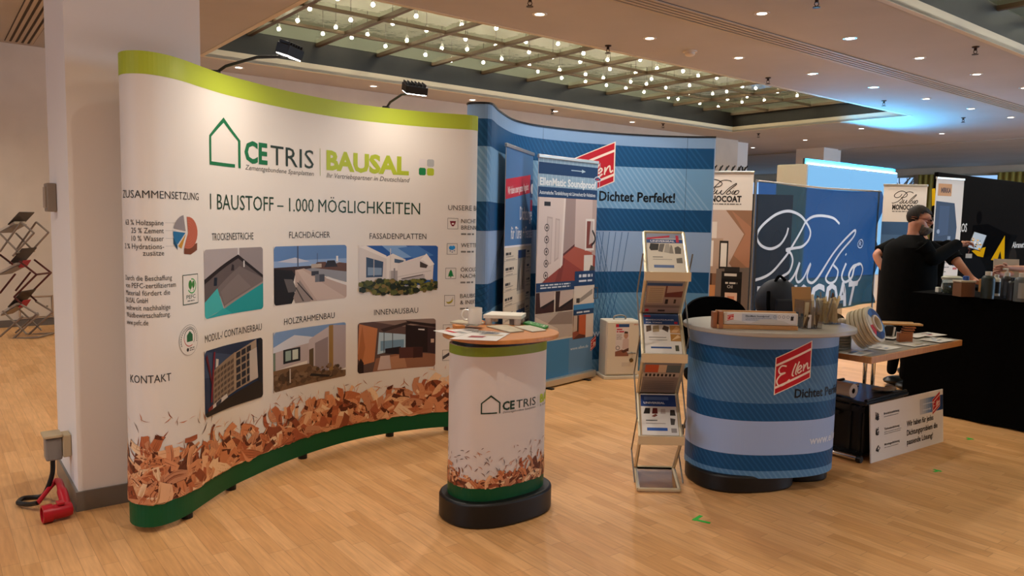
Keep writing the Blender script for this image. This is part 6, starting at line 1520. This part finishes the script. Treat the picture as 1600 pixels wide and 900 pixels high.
def coat(rings, sleeves, m, parent, name='jacket'):
    mb = MB(); n = 28; vs = []; fs = []
    for (c, rx, ry, a) in rings:
        for k in range(n):
            t = 2 * PI * k / n; x, y = rx * math.cos(t), ry * math.sin(t); wob = 1 + .02 * math.sin(5 * t + c[2] * 9)
            vs.append(Vector((c[0] + (x * math.cos(a) - y * math.sin(a)) * wob, c[1] + (x * math.sin(a) + y * math.cos(a)) * wob, c[2])))
    for i in range(len(rings) - 1):
        for k in range(n): fs.append((i * n + k, i * n + (k + 1) % n, (i + 1) * n + (k + 1) % n, (i + 1) * n + k))
    fs.append(list(range(n))); fs.append(list(range((len(rings) - 1) * n, len(rings) * n)))
    mb.add(vs, fs)
    for pts, rs in sleeves: mb.tube(spline(pts, 5), [rs[0] + (rs[1] - rs[0]) * k / (len(pts) * 5 - 5) for k in range(len(pts) * 5 - 4)], 14)
    return mb.build(name, m, parent, smooth=True)
HAIR = noisy('dark_brown_hair', '#120d0a', '#2a1e17', 60, .8); GREYB = noisy('grey_beard', '#4a4038', '#6d6258', 50, .8)
JACK = noisy('black_cotton', '#060606', '#0b0a0a', 20, .95); TROU = noisy('black_trousers', '#060606', '#0a0a0b', 20, .95)
for q_ in (JACK, TROU): q_.node_tree.nodes['Principled BSDF'].inputs['Specular IOR Level'].default_value = .08; SHOE = mat('black_shoe', '#0a0a0a', .4)
def shoes(parent, pts, d):
    for p in pts:
        m = MB(); d = d.normalized(); m.ball((p[0] + d.x * .06, p[1] + d.y * .06, .045), (.075 + .06 * abs(d.x), .075 + .06 * abs(d.y), .045), seg=14, rings=8)
        m.build('shoe', SHOE, parent, smooth=True)
# the bearded man, in profile, facing right with a phone in his raised hands
Y1 = 7.02; P = lambda px, py, y=Y1: at_y(px, py, y)
man = thing('person', (P(1412, 600).x, Y1, 0), 'bearded man in a black jacket facing right, holding up a shiny phone', 'person')
hc = P(1437, 343); fw = Vector((.95, -.22, -.22)); rt = Vector((-.22, -.95, 0))
xp = P(1414, 455).x
N = {'pelvis': (Vector((xp, Y1, .93)), .15), 'waist': (Vector((xp + .01, Y1, 1.08)), .16), 'chest': (P(1420, 393), .16), 'neck': (P(1428, 371), .065)}
Ed = [('pelvis', 'waist'), ('waist', 'chest'), ('chest', 'neck')]; Tg = {e: 1 for e in Ed}
for sg, yo, key in ((1, -.19, 'r'), (-1, .19, 'l')):
    sh = P(1420, 384, Y1) + Vector((0, yo, 0)); el_ = P(1458, 404, Y1 + yo * 1.2); wr = P(1499, 382, Y1 + yo * .35)
    N[key + 'sh'] = (sh, .075); N[key + 'el'] = (el_, .05); N[key + 'wr'] = (wr, .03)
    for e in (('chest', key + 'sh'), (key + 'sh', key + 'el'), (key + 'el', key + 'wr')): Ed.append(e); Tg[e] = 1
    Tg[(key + 'el', key + 'wr')] = 1
    hand(N, Ed, Tg, key + 'wr', wr, Vector((.95, -yo * .6, .12)), Vector((0, sg * 1.0, -.5)), Vector((.1, 0, 1)), .75)
    kn = Vector((xp + .02, Y1 + yo * .6, .5)); an = Vector((xp - .02, Y1 + yo * .62, .09)); hp = Vector((xp, Y1 + yo * .5, .86))
    N[key + 'hp'] = (hp, .1); N[key + 'kn'] = (kn, .068); N[key + 'an'] = (an, .045)
    for e in (('pelvis', key + 'hp'), (key + 'hp', key + 'kn'), (key + 'kn', key + 'an')): Ed.append(e); Tg[e] = 2
head(N, Ed, Tg, hc, fw, rt, 1.0)
figure(N, Ed, [SKIN, JACK, TROU], Tg, 'body', man)
ctr_ = lambda px, py: P(px, py)
coat([(Vector((xp - .02, Y1, .45)), .2, .25, 0), (Vector((xp, Y1, .8)), .215, .26, 0), (Vector((xp + .02, Y1, 1.0)), .235, .265, 0), (P(1421, 400), .215, .27, 0), (P(1420, 386), .19, .255, 0), (P(1421, 378), .15, .2, 0), (P(1424, 372), .11, .13, 0), (P(1427, 367), .075, .085, 0)],
     [([N[k + 'sh'][0], N[k + 'sh'][0].lerp(N[k + 'el'][0], .5) + Vector((0, 0, -.01)), N[k + 'el'][0], N[k + 'wr'][0] - Vector((.02, 0, 0))], (.1, .052)) for k in 'rl'], JACK, man)
F1 = fw.normalized(); U1 = (Vector((0, 0, 1)) - F1 * F1.z).normalized()
def rotm(c, f, u): s = f.cross(u); return Matrix.Translation(c) @ Matrix((f, -s, u)).transposed().to_4x4()
Mh = rotm(hc, F1, U1)
def cap(m, c0, r, keep, seg=22, rings=14):
    vs = []; fs = []
    tmp = MB(); tmp.ball(c0, r, seg=seg, rings=rings)
    for f_ in tmp.f:
        if all(keep(tmp.v[i]) for i in f_): fs.append(f_)
    m.add(tmp.v, fs); return m
def solid(mb, M, name, mt, parent, th=.012):
    used = sorted({i for f_ in mb.f for i in f_}); mp = {i: k for k, i in enumerate(used)}
    rj = random.Random(5)
    mb.v = [M @ (mb.v[i] * (1 + rj.uniform(-.035, .035))) for i in used]; mb.f = [[mp[i] for i in f_] for f_ in mb.f]
    o = mb.build(name, mt, parent, smooth=True); s = o.modifiers.new('thick', 'SOLIDIFY'); s.thickness = th; s.offset = 0; return o
solid(cap(MB(), (-.018, 0, .03), (.098, .084, .094), lambda p: p.z > .045 - .55 * max(0, .0 - p.x) - (.1 if p.x < -.03 else 0) + max(0, p.x) * .62), Mh, 'hair', HAIR, man, .009)
solid(cap(MB(), (.045, 0, -.06), (.078, .074, .075), lambda p: p.z < -.045 and p.x > .0 or (p.z < -.03 and .0 < p.x < .04)), Mh, 'beard', GREYB, man, .016)
m = MB()
for sy in (-1, 1): m.ball(tuple(Mh @ Vector((.088, sy * .034, .012))), .011, seg=10, rings=6)
m.build('eyes', mat('dark_eye', '#181210', .3), man); 
m = MB()
for sy in (-1, 1): m.tube([Mh @ Vector((.095, sy * .014, .034)), Mh @ Vector((.098, sy * .035, .038)), Mh @ Vector((.08, sy * .056, .032))], .005, 6)
m.build('eyebrows', HAIR, man)
shoes(man, [(N['ran'][0].x, N['ran'][0].y), (N['lan'][0].x, N['lan'][0].y)], Vector((1, -.15, 0)))
# phone with a bright screen and a dangling tag
ph = P(1527, 377, Y1 - .06); t = thing('smartphone', ph, 'shiny phone with a bright picture on its tilted screen, held up by the bearded man', 'phone')
pf = Vector((-.35, -.85, .4)).normalized(); pu = (Vector((.35, 0, 1)) - pf * Vector((.35, 0, 1)).dot(pf)).normalized(); pr = pu.cross(pf).normalized()
m = MB(); m.obox(ph - pr * .055 - pu * .085, pr * .11, pu * .17, -pf * .01); m.build('case', BLACKP, t, bevel=.004)
m = MB(); m.obox(ph - pr * .05 - pu * .08 + pf * .0005, pr * .1, pu * .16, pf * .001); sc_ = m.build('screen', mat('screen_sky', '#20242a', .15, 0, .5, (.62, .72, .85), .55), t)
fp = lambda u, v, d=0.0: ph + pr * u + pu * v + pf * (.0018 + d)
def em(h, s): return mat('screen_' + h.strip('#'), h, .3, 0, .3, hexc(h), s)
cv = Canvas(); r = random.Random(8)
for k in range(34): u, v = r.uniform(-.05, .045), r.uniform(-.08, .01); q = r.uniform(.006, .016); cv.poly([(u, v), (u + q, v + r.uniform(-.006, .006)), (u + q * .8, v + q), (u - .002, v + q * .8)], r.choice([em('#d9a21c', .6), em('#15181c', .0), em('#e8e4dc', .6), em('#3a2a18', .1), em('#b9801a', .5), em('#101216', 0)]), 1 + k * .05)
cv.build('screen_picture', fp, sc_)
m = MB(); tg = ph - pu * .085 - pr * .03; m.tube([tg, tg + Vector((-.01, 0, -.03)), tg + Vector((-.02, -.01, -.05))], .003, 6); m.build('cord', mat('red_cord', '#8a4034', .5), t)
m = MB(); m.box(tg + Vector((-.015, -.01, -.07)), (.06, .004, .04), rad(5)); m.build('tag', WHITE, t)

# the second man behind him, leaning one hand on the table, the other on his hip
Y2 = 7.62; P = lambda px, py, y=Y2: at_y(px, py, y)
man2 = thing('person', (P(1437, 560).x, Y2, 0), 'man in a black short-sleeved shirt half hidden behind the bearded man', 'person')
xp = P(1436, 455).x; hc = P(1441, 346); fw = Vector((.25, -.93, -.25)); rt = Vector((-.95, -.25, 0))
N = {'pelvis': (Vector((xp, Y2, .93)), .14), 'waist': (Vector((xp, Y2, 1.08)), .15), 'chest': (P(1438, 398), .15), 'neck': (P(1440, 376), .062)}
Ed = [('pelvis', 'waist'), ('waist', 'chest'), ('chest', 'neck')]; Tg = {e: 1 for e in Ed}
rs, re, rw = P(1400, 384), P(1367, 398, Y2 - .02), P(1391, 436, Y2 - .12)
lsh, le, lw = P(1474, 384), P(1499, 413, Y2 - .18), P(1518, 437, Y2 - .25)
lw.z = BZ2 + .045
for k, a, b, c in (('r', rs, re, rw), ('l', lsh, le, lw)):
    N[k + 'sh'] = (a, .072); N[k + 'ms'] = (a.lerp(b, .7), .055); N[k + 'el'] = (b, .045); N[k + 'wr'] = (c, .029)
    for e, tg_ in ((('chest', k + 'sh'), 1), ((k + 'sh', k + 'ms'), 1), ((k + 'ms', k + 'el'), 0), ((k + 'el', k + 'wr'), 0)): Ed.append(e); Tg[e] = tg_
hand(N, Ed, Tg, 'lwr', lw, Vector((.6, -.6, -.45)), Vector((.7, .6, 0)), Vector((.2, -.2, 1)), .35)
hand(N, Ed, Tg, 'rwr', rw, Vector((.8, -.3, -.4)), Vector((0, -.6, -.6)), Vector((-.5, -.6, .3)), .4)
for k, dx in (('r', -.1), ('l', .1)):
    N[k + 'hp'] = (Vector((xp + dx, Y2, .86)), .095); N[k + 'kn'] = (Vector((xp + dx, Y2 - .02, .5)), .066); N[k + 'an'] = (Vector((xp + dx, Y2, .09)), .045)
    for e in (('pelvis', k + 'hp'), (k + 'hp', k + 'kn'), (k + 'kn', k + 'an')): Ed.append(e); Tg[e] = 2
head(N, Ed, Tg, hc, fw, rt, .96)
figure(N, Ed, [SKIN, JACK, TROU], Tg, 'body', man2)
coat([(Vector((xp, Y2, .86)), .2, .15, 0), (Vector((xp, Y2, 1.0)), .21, .155, 0), (P(1438, 400), .235, .16, 0), (P(1438, 384), .225, .13, 0), (P(1439, 376), .12, .09, 0)],
     [([a, a.lerp(b, .4), a.lerp(b, .78)], (.085, .075)) for a, b in ((rs, re), (lsh, le))], JACK, man2, 'shirt')
F2 = fw.normalized(); U2 = (Vector((0, 0, 1)) - F2 * F2.z).normalized(); Mh = rotm(hc, F2, U2)
solid(cap(MB(), (-.018, 0, .028), (.108, .09, .102), lambda p: p.z > .045 - (.08 if p.x < -.03 else 0) + max(0, p.x) * .5), Mh, 'hair', HAIR, man2)
m = MB()
for sy in (-1, 1): m.ball(tuple(Mh @ Vector((.084, sy * .033, .012))), .011, seg=10, rings=6)
m.build('eyes', mat('dark_eye', '#181210', .3), man2)
shoes(man2, [(xp - .1, Y2), (xp + .1, Y2)], Vector((0, -1, 0)))
# third person, beyond the right edge of the view, reaching in with both hands
p3 = thing('person', (5.62, 7.7, 0), 'person in dark grey clothes at the right edge, hands reaching to the cream cardboard', 'person')
P = at_y; xp, Y3 = 5.62, 7.75
N = {'pelvis': (Vector((xp, Y3, .93)), .14), 'waist': (Vector((xp - .02, Y3, 1.08)), .145), 'chest': (Vector((xp - .06, Y3 - .02, 1.26)), .15), 'neck': (Vector((xp - .1, Y3 - .04, 1.42)), .06)}
Ed = [('pelvis', 'waist'), ('waist', 'chest'), ('chest', 'neck')]; Tg = {e: 1 for e in Ed}
w1, w2 = P(1577, 419, 7.22), P(1572, 431, 7.2)
for k, s0, e0, w0 in (('r', Vector((xp - .12, Y3 - .18, 1.34)), Vector((xp - .28, Y3 - .42, 1.12)), w1), ('l', Vector((xp - .02, Y3 + .16, 1.34)), Vector((xp - .3, Y3 - .1, 1.1)), w2 + Vector((.03, .1, 0)))):
    N[k + 'sh'] = (s0, .07); N[k + 'el'] = (e0, .045); N[k + 'wr'] = (w0, .028)
    for e, tg_ in ((('chest', k + 'sh'), 1), ((k + 'sh', k + 'el'), 1), ((k + 'el', k + 'wr'), 0)): Ed.append(e); Tg[e] = tg_
    hand(N, Ed, Tg, k + 'wr', w0, Vector((-.95, -.1, .0)), Vector((0, .5, -1)), Vector((0, -.6, .4)), .4)
for k, dy in (('r', -.1), ('l', .1)):
    N[k + 'hp'] = (Vector((xp, Y3 + dy, .86)), .095); N[k + 'kn'] = (Vector((xp, Y3 + dy, .5)), .066); N[k + 'an'] = (Vector((xp, Y3 + dy, .09)), .045)
    for e in (('pelvis', k + 'hp'), (k + 'hp', k + 'kn'), (k + 'kn', k + 'an')): Ed.append(e); Tg[e] = 2
hc = Vector((xp - .14, Y3 - .06, 1.56)); fw = Vector((-.85, -.3, -.45)); rt = Vector((-.3, .85, 0))
head(N, Ed, Tg, hc, fw, rt, .96)
GRJ = noisy('dark_grey_cotton', '#1d1c1e', '#262528', 20, .85)
figure(N, Ed, [SKIN, GRJ, TROU], Tg, 'body', p3)
coat([(Vector((xp, Y3, .84)), .15, .2, 0), (Vector((xp - .02, Y3, 1.0)), .155, .205, 0), (Vector((xp - .06, Y3 - .02, 1.22)), .16, .23, 0), (Vector((xp - .08, Y3 - .02, 1.36)), .13, .21, 0), (Vector((xp - .1, Y3 - .04, 1.43)), .09, .1, 0)],
     [([N[k + 'sh'][0], N[k + 'el'][0], N[k + 'el'][0].lerp(N[k + 'wr'][0], .3)], (.082, .055)) for k in 'rl'], GRJ, p3, 'sweater')
F3 = fw.normalized(); U3 = (Vector((0, 0, 1)) - F3 * F3.z).normalized(); Mh = rotm(hc, F3, U3)
solid(cap(MB(), (-.018, 0, .028), (.108, .09, .102), lambda p: p.z > .045 - (.08 if p.x < -.03 else 0) + max(0, p.x) * .5), Mh, 'hair', HAIR, p3)
shoes(p3, [(xp, Y3 - .1), (xp, Y3 + .1)], Vector((-1, 0, 0)))

# ------------------------------------------------------------------ left side: pillar fittings, magazine rack, floor marks
t = thing('wall_box', B(.565, 4.66, 1.52), 'slim grey-beige switch box high on the left face of the white pillar', 'switch box')
m = MB(); slab(m, .52, .564, 4.62, 4.74, 1.49, 1.64); m.build('housing', mat('aged_plastic', '#8a7c6c', .5), t, bevel=.006)
m = MB(); slab(m, .512, .521, 4.64, 4.72, 1.51, 1.62); m.build('cover', mat('aged_cover', '#9a8b7a', .5), t, bevel=.003)
sk_ = thing('power_outlet', B(.565, 4.45, .25), 'beige surface-mounted power outlet low on the left face of the pillar', 'outlet')
m = MB(); slab(m, .525, .564, 4.38, 4.48, .235, .35); m.build('back_box', mat('cream_outlet', '#b9a684', .45), sk_, bevel=.006)
m = MB(); slab(m, .44, .525, 4.37, 4.49, .345, .36); m.build('hinged_lid', mat('cream_outlet', '#b9a684', .45), sk_, bevel=.004)
pg = thing('power_plug', B(.47, 4.43, .24), 'grey square power plug pushed into the pillar outlet, black cable below', 'plug')
m = MB(); slab(m, .45, .524, 4.385, 4.475, .225, .338); m.build('plug_body', mat('plug_grey', '#7f7a74', .4), pg, bevel=.008)
c0 = B(.485, 4.43, .226)
m = MB(); m.tube(spline([c0, c0 + Vector((0, -.01, -.08)), B(.45, 4.43, .06), B(.43, 4.5, .014), B(.36, 4.52, .014), B(.33, 4.44, .02), B(.37, 4.36, .03), B(.40, 4.30, .05)], 8), .012, 8); m.build('cable', BLACKP, pg, smooth=True)
cpl = thing('cable_connector', B(.47, 4.2, 0), 'bright red industrial cable connector lying on the floor at the pillar foot', 'connector')
RED = mat('red_plastic', '#b01626', .35); a, b = at_z(97, 768, .08), at_z(84, 800, .045); c = at_z(105, 797, .04)
m = MB(); m.tube(spline([B(.40, 4.30, .05), at_z(88, 752, .09), a, c], 6), [.012] * 6 + [.018] * 6 + [.024] * 7, 10); m.build('strain_relief', RED, cpl, smooth=True)
d = (b - c); d.z = 0; m = MB(); Mr = Matrix.Translation(Vector((c.x, c.y, .044))) @ d.to_track_quat('Z', 'Y').to_matrix().to_4x4(); l = d.length + .05
m.lathe([(0, -.02), (.03, -.02), (.036, .0), (.036, l * .6), (.043, l * .6), (.043, l), (.035, l), (.035, l - .04), (0, l - .04)], 20, M=Mr); m.build('shell', RED, cpl, smooth=True)
m = MB(); m.box(Vector((c.x, c.y, .085)) + d * .5, (.03, .05, .012), yaw(c, b)); m.build('flap_lid', RED, cpl, bevel=.003)

# magazine rack by the back wall
q = at_z(34, 529, 0); RX = Vector((1, .05, 0)).normalized(); RY = Vector((0, 0, 1)).cross(RX)
mr = thing('magazine_rack', q, 'folding zigzag magazine rack by the back wall at the left edge', 'magazine rack')
scl = 8.95 / FOC
def MR(px, py, dpt=0.0): p = at_y(px, py, q.y); return p + RY * dpt
DRD = mat('dark_red_metal', '#5a2a24', .4, .3); MET = mat('rack_grey_metal', '#94877a', .4, .5)
pts = [(29, 331), (52, 332), (4, 380), (52, 364), (32, 348)]
def quadbar(a, b, m, r=.012, both=True):
    for dd in (0, .30): m.tube([MR(*a, dd), MR(*b, dd)], r, 6)
m = MB()
for a, b in (((0, 393), (33, 347)), ((33, 347), (53, 364)), ((53, 364), (20, 400)), ((0, 365), (30, 395)), ((0, 398), (18, 412))): quadbar(a, b, m)
m.build('upper_frame', MET, mr)
m = MB()
for a, b in (((30, 408), (57, 429)), ((57, 429), (22, 464)), ((0, 398), (20, 413)), ((22, 464), (34, 475)), ((0, 458), (24, 428))): quadbar(a, b, m)
m.tube([MR(57, 429), MR(57, 429, .3)], .012, 6); m.build('middle_frame', DRD, mr)
m = MB()
for a, b in (((32, 475), (60, 492)), ((60, 492), (20, 530)), ((4, 486), (42, 522)), ((0, 526), (36, 494))): quadbar(a, b, m)
m.tube([MR(-4, 531), MR(60, 527), MR(60, 527, .32), MR(-4, 531, .32), MR(-4, 531)], .012, 6); m.build('base_frame', MET, mr)
for (a, b, c, d_) in (((12, 350), (30, 331), (52, 332), (38, 346)), ((14, 411), (34, 388), (55, 397), (40, 410)), ((12, 479), (33, 455), (57, 461), (44, 474))):
    m = MB(); vs = [MR(*a), MR(*b), MR(*b, .3), MR(*a, .3)]; nrm = Vector((0, 0, .01)); m.add(vs + [v - nrm for v in vs], [(0, 1, 2, 3), (7, 6, 5, 4), (0, 4, 5, 1), (1, 5, 6, 2), (2, 6, 7, 3), (3, 7, 4, 0)]); m.build('back_shelf', mat('smoked_shelf', '#3a302c', .4), mr)
for (a, b), lb, tc in ((((0, 361), (20, 350)), 'white magazine stack on the top tray of the zigzag magazine rack', '#c2b7a8'), (((0, 427), (22, 415)), 'white magazine stack with a red spine on the middle tray of the zigzag rack', '#bfb3a6'), (((2, 491), (22, 478)), 'white magazine stack with a red edge on the lowest tray of the zigzag rack', '#bdb2a5')):
    m = MB(); m.obox(MR(a[0] - 4, a[1] + 1.5, .03), MR(*b) - MR(a[0] - 4, a[1] + 1.5), RY * .22, Vector((0, 0, .03))); o = tag(m.build('magazine_stack', mat('mag_' + tc.strip('#'), tc, .6), bevel=.002), lb, 'magazines', 'magazine stacks on the rack')
    m = MB(); m.obox(MR(a[0] - 3, a[1] + 3.2, .02), MR(b[0] + 1, b[1] + 1.7) - MR(a[0] - 3, a[1] + 3.2), RY * .24, Vector((0, 0, .008))); m.build('tray', MET, mr)
    if '2' not in tc[2:3]:
        m = MB(); m.obox(MR(b[0] + 2, b[1] + 4, .06), MR(b[0] + 9, b[1] - 6) - MR(b[0] + 2, b[1] + 4), RY * .16, Vector((0, 0, .012))); m.build('red_clip', mat('red_tray', '#a8283a', .5), mr)
# green tape marks
GT = mat('green_tape', '#2fae3a', .6)
for (px, py), lb in (((1092, 813), 'green tape cross on the floor in front of the blue counter'), ((1464, 736), 'small green tape mark on the floor below the white sign'), ((1515, 686), 'green tape mark on the floor at the foot of the draped front table')):
    c = at_z(px, py, .0005); m = MB()
    if px == 1092:
        m.box(c + Vector((.0, .03, .0005)), (.085, .02, .001), rad(50)); m.box(c + Vector((.01, -.01, .0008)), (.09, .02, .001), rad(-30))
    else: m.box(c, (.06, .018, .001), rad(30)); m.box(c + Vector((.01, .012, .0003)), (.02, .05, .001), rad(30))
    tag(m.build('floor_tape', GT), lb, 'tape')
